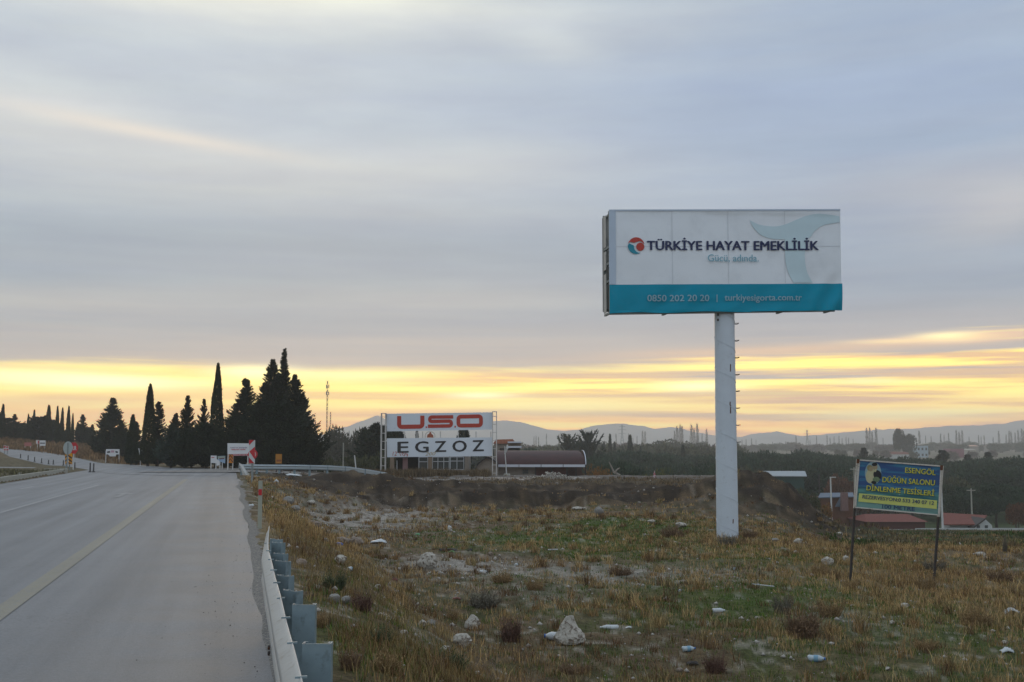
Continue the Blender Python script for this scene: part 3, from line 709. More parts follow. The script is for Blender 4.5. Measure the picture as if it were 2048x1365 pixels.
for v0, v1 in ((.02, .40), (.44, .62), (.66, .97)):
    A_ = bp(BL_.lerp(TL, v0), .55); B_ = bp(BL_.lerp(TL, v1), .55); sd_.obox(A_, B_ - A_, (back + shift) * .42, (.012, 0, 0))
sd_.build('side_panel', M_inner, bb)
# ---------------------------------------------------------------- small wedding hall sign
p1 = G(1700, 1163); p2 = G(1866, 1182); Y1, Y2 = p1.y, p2.y
sg = thing('roadside_sign', p1.lerp(p2, .5), 'tilted blue and yellow wedding hall sign on two thin dark legs', 'sign')
def corner(px, py, e):
    return W(px, py, Y1 if e == 0 else Y2)
sTL, sTR, sBL = corner(1719, 921, 0), corner(1882, 933.5, 1), corner(1712, 1013, 0)
ps = Plane(sTL, sTR, sBL)
M_sb = bpy.data.materials.new('printed_sea_and_sky'); M_sb.use_nodes = True; E.nt = M_sb.node_tree
_b = M_sb.node_tree.nodes['Principled BSDF']; _a = M_sb.node_tree.nodes.new('ShaderNodeAttribute'); _a.attribute_name = 'Col'
_v = E(M_sb.node_tree.nodes.new('ShaderNodeTexCoord').outputs['Object']); _n = noise(_v, 9, 5, .65)
_c = cmix(smooth(_n, .66, .72) * .6, E(_a.outputs[0]), (.45, .50, .52)); _n2 = noise(_v, 5, 5, .7)
_c = cmix(smooth(_n2, .70, .74) * .8, _c, (.10, .05, .03))
M_sb.node_tree.links.new(_c.v, _b.inputs['Base Color']); _b.inputs['Roughness'].default_value = .45
def sgrid(name, x0, x1, f0, f1, m, off, nx, ny, parent, colf=None, back_=0):
    V = []; C_ = []
    for j in range(ny + 1):
        for i in range(nx + 1):
            u = i / nx; v_ = j / ny; px = x0(v_) + (x1(v_) - x0(v_)) * u; a, b_ = f0(u), f1(u); V.append(ps(px, a + (b_ - a) * v_, off))
            if colf: C_.append((*colf(u, v_), 1))
    q = np.arange(len(V)).reshape(ny + 1, nx + 1)
    return raw_obj(name, V, np.stack([q[:-1, :-1], q[1:, :-1], q[1:, 1:], q[:-1, 1:]], -1).reshape(-1, 4), m, parent, False, {'Col': C_} if colf else None)
def seacol(u, v):
    n_ = float(fbm(u * 4, v * 26, 3, 4)); sky_ = np.array((.008, .075, .25)) + (np.array((.02, .20, .36)) - np.array((.008, .075, .25))) * max(0, min(1, (n_ - .45) * 5))
    sea = np.array((.008, .13, .15)) + np.array((.10, .22, .17)) * max(0, min(1, (n_ - .4) * 5)); k = float(sm(.52, .62, v)); c = sky_ * (1 - k) + sea * k
    if v > .8: c = c * (1 - float(sm(.8, .92, v)) * .6) + np.array((.22, .38, .33)) * float(sm(.8, .92, v)) * .6
    return tuple(c * .72)
lx = lambda v_: 1719.5 - 7.5 * v_; rx = lambda v_: 1881.5 - 4 * v_
ty = lambda u: 921.5 + 12 * u; by = lambda u: 1014.5 + 15 * u
face = sgrid('sign_face', lx, rx, ty, by, M_sb, 0, 60, 50, sg, seacol)
MB().obox(ps(1719.5, 921.5, -.03), ps(1881.5, 933.5, -.03) - ps(1719.5, 921.5, -.03), ps.n * .022, ps(1712, 1014.5, -.03) - ps(1719.5, 921.5, -.03)).build('backing_plate', M_rust, sg)
M_sfr = mat('chipped_cream_frame_paint', (.50, .47, .42), .7, .2, 10, col2=(.12, .045, .02), thr=(.60, .66))
fm = MB()
def bar(a, b_, wpx, off0=-.02, d=.05):
    A_, B_ = ps(*a, off0), ps(*b_, off0); u_ = (B_ - A_).normalized(); n_ = ps.n.cross(u_).normalized() * (wpx / F * Y1); fm.obox(A_ - n_ / 2, B_ - A_, ps.n * d, n_)
bar((1719, 920.5), (1883, 932.8), 2.6); bar((1711, 1015), (1879, 1030.5), 2.2); bar((1718.5, 924), (1711, 1013), 3.2, -.021); bar((1882.2, 936), (1877.5, 1028), 2.6, -.021)
fm.build('frame', M_sfr, sg)
for (a, b_, Yp, nm) in (((1716.0, 919.0), (1700, 1166), Y1, 0), ((1885.5, 932.0), (1865.5, 1190), Y2, 1)):
    A_ = W(*a, Yp + .03); B_ = W(*b_, Yp + .03); B_.z -= .1; w_ = 4.6 / F * Yp
    A2 = A_.lerp(B_, .385)
    for k_, (p_, q_, m_, ww) in enumerate(((A_, A2, M_sfr, w_), (A2, B_, M_dark, w_ * .95))):
        MB().obox(p_ - Vector((ww / 2, 0, 0)), (ww, 0, 0), (0, ww, 0), q_ - p_).build('post' if k_ else 'upper_post', m_, sg)
MB().obox(W(1714.2, 918.5, Y1 - .05), (4.8 / F * Y1, 0, 0), (0, .03, 0), (-.01, 0, -.10)).build('rusty_corner', M_rust, sg)
MB().obox(W(1881.5, 931.0, Y2 - .05), (4.6 / F * Y1, 0, 0), (0, .03, 0), (-.01, 0, -.11)).build('rusty_corner', M_rust, sg)
M_ylw = mat('yellow_lettering', (.52, .50, .05), .5, .12, 20); M_letter_edge = mat('dark_lettering_edge', (.01, .03, .05), .5, .05); M_ystrip = mat('yellow_strip', (.50, .53, .14), .5, .1, 10)  # dark edge is the printed outline of the yellow letters
M_snavy = mat('navy_lettering', (.012, .04, .12), .5, .1)
q7 = lambda x, y: (1660 + x / 4.265, 880 + y / 4.265)
def s2t(body, bl, br, tl, m=None, bold=.28):
    bl, br, tl = q7(*bl), q7(*br), q7(*tl)
    if m is None:
        text(body, ps, (bl[0] + .5, bl[1] + .6), (br[0] + .5, br[1] + .6), (tl[0] + .5, tl[1] + .6), M_letter_edge, face, 0, .008, fat=.75); m = M_ylw
    text(body, ps, bl, br, tl, m, face, 0, .014, fat=bold)
s2t('ESENGÖL', (641, 280), (900, 303), (645, 226)); s2t('DÜĞÜN SALONU', (448, 362), (893, 391), (452, 300)); s2t('DİNLENME TESİSLERİ', (312, 431), (888, 480), (316, 374))
sgrid('yellow_strip', lambda v_: 1718.3 - 1.5 * v_, lambda v_: 1874.2 - .8 * v_, lambda u: 987 + 14.5 * u, lambda u: 1003.5 + 15 * u, M_ystrip, .006, 10, 2, face)
s2t('REZERVESYON:0 533 340 07 12', (277, 500), (885, 556), (280, 470), M_snavy, .22); s2t('100 METRE', (445, 585), (722, 608), (447, 552), M_snavy, .22)
# faded wedding couple in an oval on the sign
def soval(cx_, cy_, rx_, ry_, m, off, rot=0.0, name='printed_figure'):
    c, s_ = math.cos(rot), math.sin(rot); MB().poly([ps(*q7(cx_ + rx_ * math.cos(a) * c - ry_ * math.sin(a) * s_, cy_ + rx_ * math.cos(a) * s_ + ry_ * math.sin(a) * c), off) for a in np.linspace(2 * math.pi, 0, 25)[:-1]]).build(name, m, face)
m_ov = mat('pale_oval_print', (.22, .33, .36), .5, .2, 12); m_dress = mat('cream_dress_print', (.42, .40, .24), .5, .15, 12); m_suit = mat('black_suit_print', (.008, .01, .012), .5, .2); m_skin = mat('printed_skin', (.30, .24, .14), .5, .1); m_hair = mat('printed_blonde_hair', (.22, .19, .09), .5, .2); m_bq = mat('printed_bouquet', (.12, .18, .09), .5, .8, 40)
soval(368, 285, 70, 98, m_ov, .005); soval(345, 305, 38, 65, m_dress, .008, .15); soval(405, 300, 34, 42, m_suit, .010, -.3); soval(385, 232, 21, 26, m_skin, .011, -.15); soval(381, 210, 24, 15, m_suit, .012, -.1)
soval(340, 240, 24, 26, m_hair, .013); soval(350, 250, 17, 20, m_skin, .014); soval(388, 262, 9, 14, m_dress, .0125, .3); soval(395, 338, 30, 22, m_bq, .015); soval(375, 365, 22, 14, m_suit, .0155, .2)
# ---------------------------------------------------------------- USO EGZOZ double hoarding
UY = 95.0
M_upan = mat('dull_white_sheet', (.64, .69, .74), .6, .05, .8, col2=(.40, .42, .44), thr=(.62, .85))
ug = W(880, 945, UY); hd = thing('hoarding', (ug.x, UY, Z(ug.x, UY)), 'double white hoarding with red and black company lettering between lattice towers', 'hoarding')
c3 = lambda x, y: (740 + x / 4.096, 780 + y / 4.096)
uTL, uTR, uBL = W(*c3(135, 196), UY), W(*c3(1000, 184), UY), W(*c3(138, 340), UY)
pu = Plane(uTL, uTR, uBL)
def upanel(name, tl, tr, br, bl):
    A_ = [pu(*c3(*p)) for p in (tl, tr, br, bl)]; o = MB().prism(A_, -pu.n * .12).build(name, M_upan, hd); return o
up1 = upanel('upper_board', (135, 196), (1000, 184), (1003, 326), (138, 341)); up2 = upanel('lower_board', (137, 398), (1003, 390), (1005, 543), (140, 553))
def rrect(x0, y0, x1, y1, r_, corners, n=5):
    o = []
    for (cx_, cy_, a0, k) in ((x0 + r_, y1 - r_, 90, 'bl'), (x0 + r_, y0 + r_, 180, 'tl'), (x1 - r_, y0 + r_, 270, 'tr'), (x1 - r_, y1 - r_, 0, 'br')):
        if k in corners: o += [(cx_ + r_ * math.cos(R(a0 + 90 * i / n)), cy_ + r_ * math.sin(R(a0 + 90 * i / n))) for i in range(n + 1)]
        else: o.append({'bl': (x0, y1), 'tl': (x0, y0), 'tr': (x1, y0), 'br': (x1, y1)}[k])
    return o
def usl(polys, m=M_redl, off=.02):
    mb = MB()
    for P in polys:
        pts = [pu(*c3(*p), off) for p in P]; mb.poly(pts)
    return mb.build('lettering', m, up1)
def stroke(path, w, n=6):
    """flat band following a path of picture points, rounded joins"""
    P = smooth_corners(path, w * .7, n); L_, Rr = [], []
    for i, p in enumerate(P):
        a = P[max(0, i - 1)]; b_ = P[min(len(P) - 1, i + 1)]; d = Vector((b_[0] - a[0], b_[1] - a[1])).normalized(); L_.append((p[0] - d.y * w / 2, p[1] + d.x * w / 2)); Rr.append((p[0] + d.y * w / 2, p[1] - d.x * w / 2))
    return [[L_[i], L_[i + 1], Rr[i + 1], Rr[i]] for i in range(len(P) - 1)]
def smooth_corners(path, r_, n):
    o = [path[0]]
    for i in range(1, len(path) - 1):
        p, a, b_ = Vector(path[i]), Vector(path[i - 1]), Vector(path[i + 1]); u = (a - p).normalized() * min(r_, (a - p).length * .49); v = (b_ - p).normalized() * min(r_, (b_ - p).length * .49)
        for k in range(n + 1):
            t_ = k / n; q_ = (p + u) * (1 - t_) ** 2 + p * 2 * t_ * (1 - t_) + (p + v) * t_ ** 2; o.append(tuple(q_))
    o.append(path[-1]); return o
usl(stroke([(239, 216), (239, 304), (429, 301), (429, 212)], 34)[:]); 
usl(stroke([(682, 222), (490, 224), (490, 260), (666, 256), (666, 296), (474, 299)], 28))
usl(stroke([(815, 219), (724, 221), (724, 294), (909, 292), (909, 217), (815, 219)], 31))
usl([[(456, 300), (468, 300), (468, 313), (456, 313)], [(692, 296), (704, 296), (704, 309), (692, 309)]])
for ch, x0, x1, yb, yt in (('E', 228, 314, 516, 428), ('G', 372, 478, 514, 424), ('Z', 534, 622, 509, 423), ('O', 678, 790, 508, 418), ('Z', 842, 930, 503, 415)):
    text(ch, pu, c3(x0, yb), c3(x1, yb - 2), c3(x0, yt), M_black, up2, 0, .02, fat=.85)
m_graf = mat('faded_red_graffiti', (.42, .10, .09), .7, .3, 10); m_graf2 = mat('faded_ochre_graffiti', (.42, .33, .17), .7, .3, 10)
text('12', pu, c3(184, 540), c3(220, 540), c3(184, 506), m_graf, up2, 0, .03, 'graffiti', shear=.2); text('109', pu, c3(240, 540), c3(312, 548), c3(238, 512), m_graf, up2, 0, .03, 'graffiti', shear=-.3); text('200', pu, c3(452, 540), c3(535, 536), c3(456, 512), m_graf2, up2, 0, .03, 'graffiti', shear=.2)
def truss(x0, x1, yt, yb, label_):
    a0, a1 = c3(x0, yt), c3(x1, yt); zt = W(*a0, UY).z; zb = Z(W(*a0, UY).x, UY) - .2; X0, X1 = W(*a0, UY).x, W(*a1, UY).x; mb = MB(); t_ = .07
    for X_ in (X0, X1 - t_):
        for Yk in (UY - .35, UY + .15): mb.box(X_, X_ + t_, Yk, Yk + t_, zb, zt)
    z_ = zb + .4
    while z_ < zt - .05:
        mb.box(X0 + t_, X1 - t_, UY - .345, UY - .295, z_, z_ + .05); mb.box(X0 + t_, X1 - t_, UY + .155, UY + .205, z_, z_ + .05)
        mb.box(X0 + .005, X0 + .055, UY - .28, UY + .15, z_, z_ + .05); mb.box(X1 - .06, X1 - .01, UY - .28, UY + .15, z_, z_ + .05); z_ += .68
    mb.box(X0, X1, UY - .36, UY + .23, zt, zt + .05)
    return mb.build('lattice_tower', M_tower, hd)
truss(92, 134, 197, 680, ''); truss(1001, 1040, 182, 700, '')
for x in (282, 384, 430, 576, 722, 868, 990): MB().obox(pu(*c3(x - 4, 342), -.1), pu(*c3(x + 4, 342), -.1) - pu(*c3(x - 4, 342), -.1), -pu.n * .08, pu(*c3(x - 4, 400), -.1) - pu(*c3(x - 4, 342), -.1)).build('strut', M_tower, hd)
ring = [pu(*c3(492 + 40 * math.cos(a), 377 + 34 * math.sin(a)), -.05) for a in np.linspace(R(155), R(385), 20)]
MB().tube(ring, .035, 6).build('ring_ornament', M_tower, hd, True)
M_orn = mat('rusty_orange_ornament', (.32, .09, .04), .7, .4, 6)
MB().prism([pu(*c3(*p), -.04) for p in ((466, 392), (470, 368), (484, 360), (490, 342), (496, 342), (504, 362), (516, 370), (520, 392))], -pu.n * .1).build('ornament', M_orn, hd)
# ---------------------------------------------------------------- near guardrail
prof = [(0, .0), (.012, .03), (.042, .055), (.055, .085), (.042, .118), (.02, .142), (.02, .168), (.055, .19), (.055, .225), (.055, .255), (.012, .28), (0, .31)]
gl = tag(bpy.data.objects.new('guardrail', None), 'pale steel guardrail with blue-grey posts starting at the near road edge', 'guardrail'); COL.objects.link(gl); gl.location = (*ST(6, .33), 0)
def rail_pt(s_): return .275 + .010 * (s_ - 4.5)
ss = list(np.arange(-3, 9.6, .25)) + list(np.arange(9.6, 11.0, .08)); V = []
for s_ in ss:
    t0 = rail_pt(s_); e = max(0, (s_ - 9.6) / 1.35); zt = .745 + .006 * math.sin(s_ * 3) + .11 * e ** 2.2; hs = 1 + .22 * e
    for (d, h_) in prof:
        x, y = ST(s_, t0 - d * (1 - .6 * e) + .03 * e * e); V.append((x, y, zt - .31 * hs + h_ * hs))
q = np.arange(len(V)).reshape(len(ss), len(prof))
rl = raw_obj('rail', V, np.stack([q[:-1, :-1], q[:-1, 1:], q[1:, 1:], q[1:, :-1]], -1).reshape(-1, 4), M_railw, gl, True)
so_ = rl.modifiers.new('thickness', 'SOLIDIFY'); so_.thickness = .006
posts = [(4.83, 1288, 637, 1.0), (6.05, 1210, 609, 1.0), (6.95, 1182, 577, .75), (7.95, 1152, 567, .62), (8.75, 1123, 561, .62), (9.35, 1108, 555, .55), (10.1, 1086, 551, .6), (11.0, 1079, 550, .55)]
for (Yp, py, px, wf) in posts:
    c = W(px, py, Yp); w_ = .121 * wf; ang_ = R(0) if wf == 1 else R(-35)
    a = Vector((math.cos(ang_), math.sin(ang_), 0)); dpt = Vector((-a.y, a.x, 0)); zb = -.5; h_ = c.z - zb; mb = MB(); t_ = .005; lean = Vector((random.uniform(-.01, .01), 0, 0))
    full = .121; o = c - a * full / 2 if wf == 1 else c - a * (full / 2); o = Vector((o.x, o.y, zb))
    P = [(0, 0), (full, 0), (full, .055), (full - .016, .055), (full - .016, .055 - t_), (full - t_, .055 - t_), (full - t_, t_), (t_, t_), (t_, .055 - t_), (.016, .055 - t_), (.016, .055), (0, .055)]
    mb.prism([o + a * x + dpt * y for x, y in P], lean + Vector((0, 0, h_)))
    po = mb.build('post', M_galvp, gl)
    bl_ = MB()
    for e in (.008, full - .008): bl_.tube([o + lean + a * e + dpt * .004 + Vector((0, 0, h_ - .002)), o + lean + a * e + dpt * .004 + Vector((0, 0, h_ + .006))], .006, 6)
    bl_.build('bright_cut_corner', M_railw, po)
for s_ in np.arange(3.6, 10.6, .76):
    x, y = ST(s_, rail_pt(s_) - .02); MB().obox((x, y, .742), (.045 * RN[0], .045 * RN[1], 0), (.010 * RD[0], .010 * RD[1], 0), (0, 0, .008)).build('splice_bolt', M_galvp, rl)
x, y = ST(6.3, rail_pt(6.3) - .062)
for dz_ in (.50, .53): MB().tube([(x, y, dz_), (x - .01, y, dz_)], .012, 8).build('bolt_hole', M_dark, rl)
# ---------------------------------------------------------------- far guardrail (beyond the dirt mound)
path = []
gA = [(478, 929, 66), (520, 929.5, 67), (600, 930, 69), (660, 931.5, 72), (700, 934, 75), (740, 940, 79), (775, 946, 82)]
fg = tag(bpy.data.objects.new('guardrail', None), 'long blue-grey guardrail curving away beyond the brown dirt mound', 'guardrail'); COL.objects.link(fg); P0 = W(600, 930, 69); fg.location = (P0.x, P0.y, Z(P0.x, P0.y))
xs_ = np.linspace(478, 775, 60); tops_ = [W(x, float(np.interp(x, [g[0] for g in gA], [g[1] for g in gA])), float(np.interp(x, [g[0] for g in gA], [g[2] for g in gA]))) for x in xs_]
V = []
for p in tops_:
    for (d, h_) in prof: V.append((p.x, p.y - d, p.z - .31 + h_))
q = np.arange(len(V)).reshape(len(xs_), len(prof)); r2 = raw_obj('rail', V, np.stack([q[:-1, :-1], q[1:, :-1], q[1:, 1:], q[:-1, 1:]], -1).reshape(-1, 4), M_galv, fg, True)
r2.modifiers.new('thickness', 'SOLIDIFY').thickness = .01
for x in (488, 514, 534, 561, 590, 621, 657, 694, 730, 762):
    p = tops_[int((x - 478) / 297 * 59)]; MB().box(p.x - .06, p.x + .06, p.y + .02, p.y + .14, Z(p.x, p.y) - .2, p.z - .02).build('post', M_galvp, fg)
e0 = tops_[0]; MB().prism([e0 + Vector((0, -.1, .1)), e0 + Vector((.35, -.3, -.75)), e0 + Vector((.75, -.5, -.95)), e0 + Vector((.72, -.4, -.60)), e0 + Vector((.45, -.15, -.35)), e0 + Vector((.25, -.05, -.05))], (0, .03, 0)).build('bent_end_piece', M_railw, fg)
# ---------------------------------------------------------------- generic flat sign on posts
def sign(name, label, cat, quad, Yd, m, postx, post_m, group=None, thick=.03, post_w=.06, base_y=None):
    """quad: TL,TR,BR,BL picture points; built upright at distance Yd"""
    P = [W(*p, Yd) for p in quad]; cx_ = sum(p.x for p in P) / 4; zb = Z(cx_, Yd)
    r_ = thing(name, (cx_, Yd, zb), label, cat, group)
    f_ = MB().prism(P, (0, thick, 0)).build('panel', m, r_)
    for x in postx:
        X_ = W(x, quad[0][1], Yd).x; zz = W(x, min(quad[0][1], quad[1][1]) + 3, Yd).z
        MB().box(X_ - post_w / 2, X_ + post_w / 2, Yd + thick, Yd + thick + post_w, Z(X_, Yd) - .2, zz).build('post', post_m, r_)
    return r_, f_, Plane(P[0], P[1], P[3])
def patch(pl_, pts, m, parent, name='stripe', off=.008): return MB().poly([pl_(*p, off) for p in pts]).build(name, m, parent)
M_red = mat('red_reflective', (.45, .012, .02), .5, .1, 8); M_wr = mat('white_reflective', (.50, .52, .52), .5, .06, 8)
M_or = mat('orange_reflective', (.60, .20, .012), .5, .1, 8); M_yb = mat('amber_reflective', (.70, .30, .012), .5, .1, 8); M_bk = mat('black_reflective', (.02, .022, .03), .5, .1)
M_spost = mat('galvanised_sign_post', (.22, .25, .25), .5, .1, 8, metal=.3); M_wp = mat('thin_white_post', (.52, .52, .50), .6, .1, 6)
c6 = lambda x, y: (380 + x / 10.24, 860 + y / 10.24)
# red-white chevron sign
YC = st(0, 0)[0]; gc = G(504, 968); YC = gc.y
r_, f_, P = sign('chevron_sign', 'tall red and white chevron sign at the bend of the road', 'road sign', [c6(1208, 208), c6(1332, 212), c6(1326, 688), c6(1206, 684)], YC, M_wr, [], M_spost)
patch(P, [c6(1210, 210), c6(1318, 211), c6(1210, 318)], M_red, f_); patch(P, [c6(1331, 345), c6(1331, 600), c6(1322, 600), c6(1216, 445)], M_red, f_)
patch(P, [c6(1209, 565), c6(1316, 686), c6(1207, 683)], M_red, f_)
X_ = W(504.3, 900, YC).x; MB().box(X_ - .03, X_ + .03, YC + .03, YC + .09, Z(X_, YC) - .2, W(504, 884, YC).z).build('post', M_spost, r_)
# round red sign just behind it
p = W(505.5, 909, YC + 4); rr = 9.5 / F * (YC + 4)
r_ = thing('round_sign', (p.x, YC + 4, Z(p.x, YC + 4)), 'round red-rimmed sign half hidden behind the red and white chevron sign', 'road sign')
f_ = MB().prism([(p.x + rr * math.cos(a), YC + 4, p.z + rr * math.sin(a)) for a in np.linspace(0, 2 * math.pi, 25)[:-1]], (0, .02, 0)).build('panel', M_red, r_)
MB().prism([(p.x + rr * .72 * math.cos(a), YC + 3.99, p.z + rr * .72 * math.sin(a)) for a in np.linspace(0, 2 * math.pi, 25)[:-1]], (0, .008, 0)).build('centre_disc', mat('faded_pink', (.5, .30, .30), .5, .1), r_)
MB().box(p.x - .03, p.x + .03, YC + 4.02, YC + 4.08, Z(p.x, YC + 4) - .2, p.z).build('post', M_spost, r_)
# white advert with red text (left of chevron)
r_, f_, P = sign('advert_board', 'white advert board with red lettering beside the red and white chevron sign', 'sign', [c6(768, 275), c6(1212, 280), c6(1210, 492), c6(768, 500)], 79.5, white, [456.5, 496], M_wp)
m_rt = mat('red_lettering', (.45, .05, .07), .5, .1)
text('YAKITTA İNDİRİM', P, c6(822, 378), c6(1168, 378), c6(822, 348), mat('violet_grey_lettering', (.20, .14, .25), .5), f_, .02); text('restaurant market', P, c6(845, 418), c6(1140, 418), c6(845, 384), m_rt, f_, .02)
MB().prism([P(*c6(870, 495), -.01), P(*c6(1205, 492), -.01), P(*c6(1205, 530), -.01), P(*c6(872, 535), -.01)], (0, .03, 0)).build('lower_panel', m_rt, r_)
text('TESİSLERİ 500 M', P, c6(880, 528), c6(1170, 526), c6(880, 500), M_wr, f_, .02, .03)
# orange chevrons board
r_, f_, P = sign('chevron_board', 'small orange arrow board under the white advert board', 'road sign', [c6(768, 508), c6(884, 508), c6(882, 680), c6(766, 680)], 80, M_or, [455.5, 465.6], M_wp)
m_br = mat('brown_chevron_paint', (.11, .035, .02), .6, .1)
for k in (0, 70): patch(P, [c6(775, 610 + k), c6(825, 540 + k), c6(878, 610 + k), c6(878, 575 + k), c6(825, 512 + k), c6(775, 575 + k)][::-1], m_br, f_)
# two small boards to the left of it
r_, f_, P = sign('small_board', 'small plain white board left of the colourful board by the trees', 'sign', [c6(425, 528), c6(545, 530), c6(545, 685), c6(425, 680)], 82, white, [422, 432], M_wp)
patch(P, [c6(440, 560), c6(500, 560), c6(500, 575), c6(440, 575)], m_rt, f_, 'printed_line')
r_, f_, P = sign('small_board', 'small colourful board with a blue lower half at the roadside', 'sign', [c6(565, 540), c6(722, 535), c6(718, 690), c6(575, 640)], 81, mat('blue_grey_print', (.26, .38, .52), .6, .1), [440, 444.5], M_wp)
patch(P, [c6(568, 545), c6(720, 540), c6(720, 590), c6(570, 592)], mat('sage_print', (.30, .34, .28), .6, .2), f_, 'printed_band'); patch(P, [c6(600, 585), c6(700, 578), c6(700, 598), c6(600, 606)], mat('maroon_print', (.12, .03, .05), .6, .1), f_, 'printed_band', .012)
patch(P, [c6(552, 600), c6(610, 640), c6(610, 725), c6(548, 735)], white, f_, 'loose_sheet', .05)
# orange square sign by the trees
r_, f_, P = sign('square_sign', 'plain orange square sign standing behind the far guardrail', 'road sign', [c6(1752, 496), c6(1882, 496), c6(1876, 690), c6(1752, 690)], 76, mat('dull_orange', (.36, .15, .015), .6, .25, 5), [553, 562], M_dark)
patch(P, [c6(1770, 612), c6(1868, 612), c6(1868, 650), c6(1770, 650)], mat('brown_print', (.20, .06, .02), .6, .2), f_, 'printed_band')
# left junction island signs
c7 = lambda x, y: (80 + x / 11.378, 860 + y / 11.378)
gi = G(136, 941); YI = gi.y
def roundsign(name, label, cx_, cy_, r_px, Yd, m, n=24, post=M_spost, front_post=False, rot=0, sq=1.0):
    p = W(cx_, cy_, Yd); r0 = r_px / F * Yd; r_ = thing(name, (p.x, Yd, Z(p.x, Yd)), label, 'road sign')
    f_ = MB().prism([(p.x + sq * r0 * math.cos(a + rot), Yd, p.z + r0 * math.sin(a + rot)) for a in np.linspace(0, 2 * math.pi, n + 1)[:-1]], (0, .02, 0)).build('panel', m, r_)
    y0 = Yd - .07 if front_post else Yd + .02
    MB().box(p.x - .03, p.x + .03, y0, y0 + .05, Z(p.x, Yd) - .2, p.z + r0 * .8).build('post', post, r_)
    return r_, f_, p, r0
M_back = mat('bare_sign_back', (.36, .41, .41), .5, .08, 6, metal=.2)
r_, f_, p, r0 = roundsign('round_sign', 'grey back of an oval road sign in front of the stop sign', 135.8, 896.4, 13.0, YI - 1.5, M_back, 24, M_spost, True, 0, .72)
r_, f_, p, r0 = roundsign('stop_sign', 'red octagonal stop sign half hidden behind a grey sign back', 147.5, 896.8, 12.0, YI + 2.5, M_red, 8, M_wp, False, R(22.5), .75)
Pp = Plane((p.x - r0, YI + 2.5, p.z + r0), (p.x + r0, YI + 2.5, p.z + r0), (p.x - r0, YI + 2.5, p.z - r0))
text('DUR', Pp, (141.5, 901), (153.2, 901), (141.5, 892.5), M_wr, f_, .04, .01)
for k, (xa, xb, lab) in enumerate(((568, 630, 'left half of the yellow and black arrow boards under the stop sign'), (645, 735, 'right half of the yellow and black arrow boards under the stop sign'))):
    r_, f_, P = sign('chevron_board', lab, 'road sign', [c7(xa, 535 if k else 565), c7(xb, 535 if k else 565), c7(xb - 6, 785), c7(xa + 8, 785)], YI - .8 + k * .3, M_yb, [c7(xa + 30, 0)[0]], M_spost)
    for q_ in range(3):
        y0 = 560 + q_ * 82; xm = (xa + xb) / 2
        if k == 0: pts = [(xa + 6, y0 + 55), (xb - 6, y0 + 10), (xb - 6, y0 + 45), (xa + 6, y0 + 90)]
        else: pts = [(xa + 3, y0 + 10), (xb - 9, y0 + 70), (xb - 9, y0 + 105), (xa + 3, y0 + 45)]
        pts = [(x_, min(y_, 780)) for x_, y_ in pts]
        patch(P, [c7(*q2) for q2 in pts][::-1], M_bk, f_)
# slim grey bollard posts round the island
M_bol = mat('dark_grey_flexible_post', (.055, .055, .055), .7, .1)
bol = [(180, 926, 945), (187, 927, 945), (149.5, 925, 937), (126.5, 921, 932), (106.5, 920, 930), (97, 920, 929), (83, 917, 927), (69, 914, 924), (56, 911, 921), (41, 908, 917)]
for k, (px, yt, yb) in enumerate(bol):
    g_ = G(px, yb); zt = W(px, yt, g_.y).z; h_ = zt - g_.z; r_ = thing('bollard', g_, 'slim dark grey bollard along the kerb of the junction island' if k > 1 else ('slim dark post at the tip of the junction island, nearer the stop sign' if k == 0 else 'slim dark post at the very tip of the junction island'), 'bollard', 'slim posts round the junction island')
    MB().tube([g_ - Vector((0, 0, .05)), g_ + Vector((0, 0, h_))], [.055, .045], 8).build('shaft', M_bol, r_)
    MB().tube([g_ - Vector((0, 0, .02)), g_ + Vector((0, 0, .06))], [.13, .09], 8).build('foot', M_bol, r_)
g_ = G(39, 956); r_ = thing('marker_post', g_, 'short pale concrete post in the grass behind the left kerb', 'post'); MB().tube([g_ - Vector((0, 0, .1)), g_ + Vector((0, 0, .28))], [.10, .085], 8).build('shaft', M_kerb, r_)
# small boards on the left verge and by the trees
r_, f_, P = sign('low_board', 'low white board with dark logos at the foot of the tree belt', 'sign', [c7(1500, 440), c7(1808, 442), c7(1803, 575), c7(1500, 575)], G(225, 926).y - 1, white, [c7(1500, 0)[0], c7(1800, 0)[0]], M_wp)
for pts, m_ in (([(1525, 495), (1590, 480), (1600, 520), (1530, 530)], M_bk), ([(1715, 480), (1775, 495), (1772, 530), (1720, 525)], M_bk), ([(1610, 470), (1690, 470), (1690, 520), (1610, 520)], mat('pink_print', (.45, .28, .33), .6)), ([(1510, 560), (1555, 560), (1555, 575), (1510, 575)], M_bk), ([(1735, 560), (1795, 560), (1795, 575), (1735, 575)], M_bk)): patch(P, [c7(*q2) for q2 in pts][::-1], m_, f_, 'printed_mark')
MB().prism([P(*c7(1575, 573), -.01), P(*c7(1725, 573), -.01), P(*c7(1720, 605), -.01), P(*c7(1580, 605), -.01)], (0, .03, 0)).build('lower_panel', white, r_)
c1 = lambda x, y: (x / 4.265, 680 + y / 4.265)
Yk = 150
r_, f_, P = sign('small_board', 'distant white board with grey lines left of the stop sign', 'sign', [c1(338, 858), c1(388, 858), c1(388, 905), c1(338, 905)], Yk, white, [80, 90], M_wp); patch(P, [c1(342, 878), c1(384, 878), c1(384, 886), c1(342, 886)], M_bk, f_, 'printed_line')
r_, f_, P = sign('small_board', 'tiny distant white and red board beside the white one', 'sign', [c1(308, 856), c1(334, 856), c1(334, 888), c1(308, 888)], Yk + 1, white, [75], M_wp); patch(P, [c1(322, 860), c1(333, 860), c1(333, 886), c1(322, 886)], M_red, f_, 'printed_band')
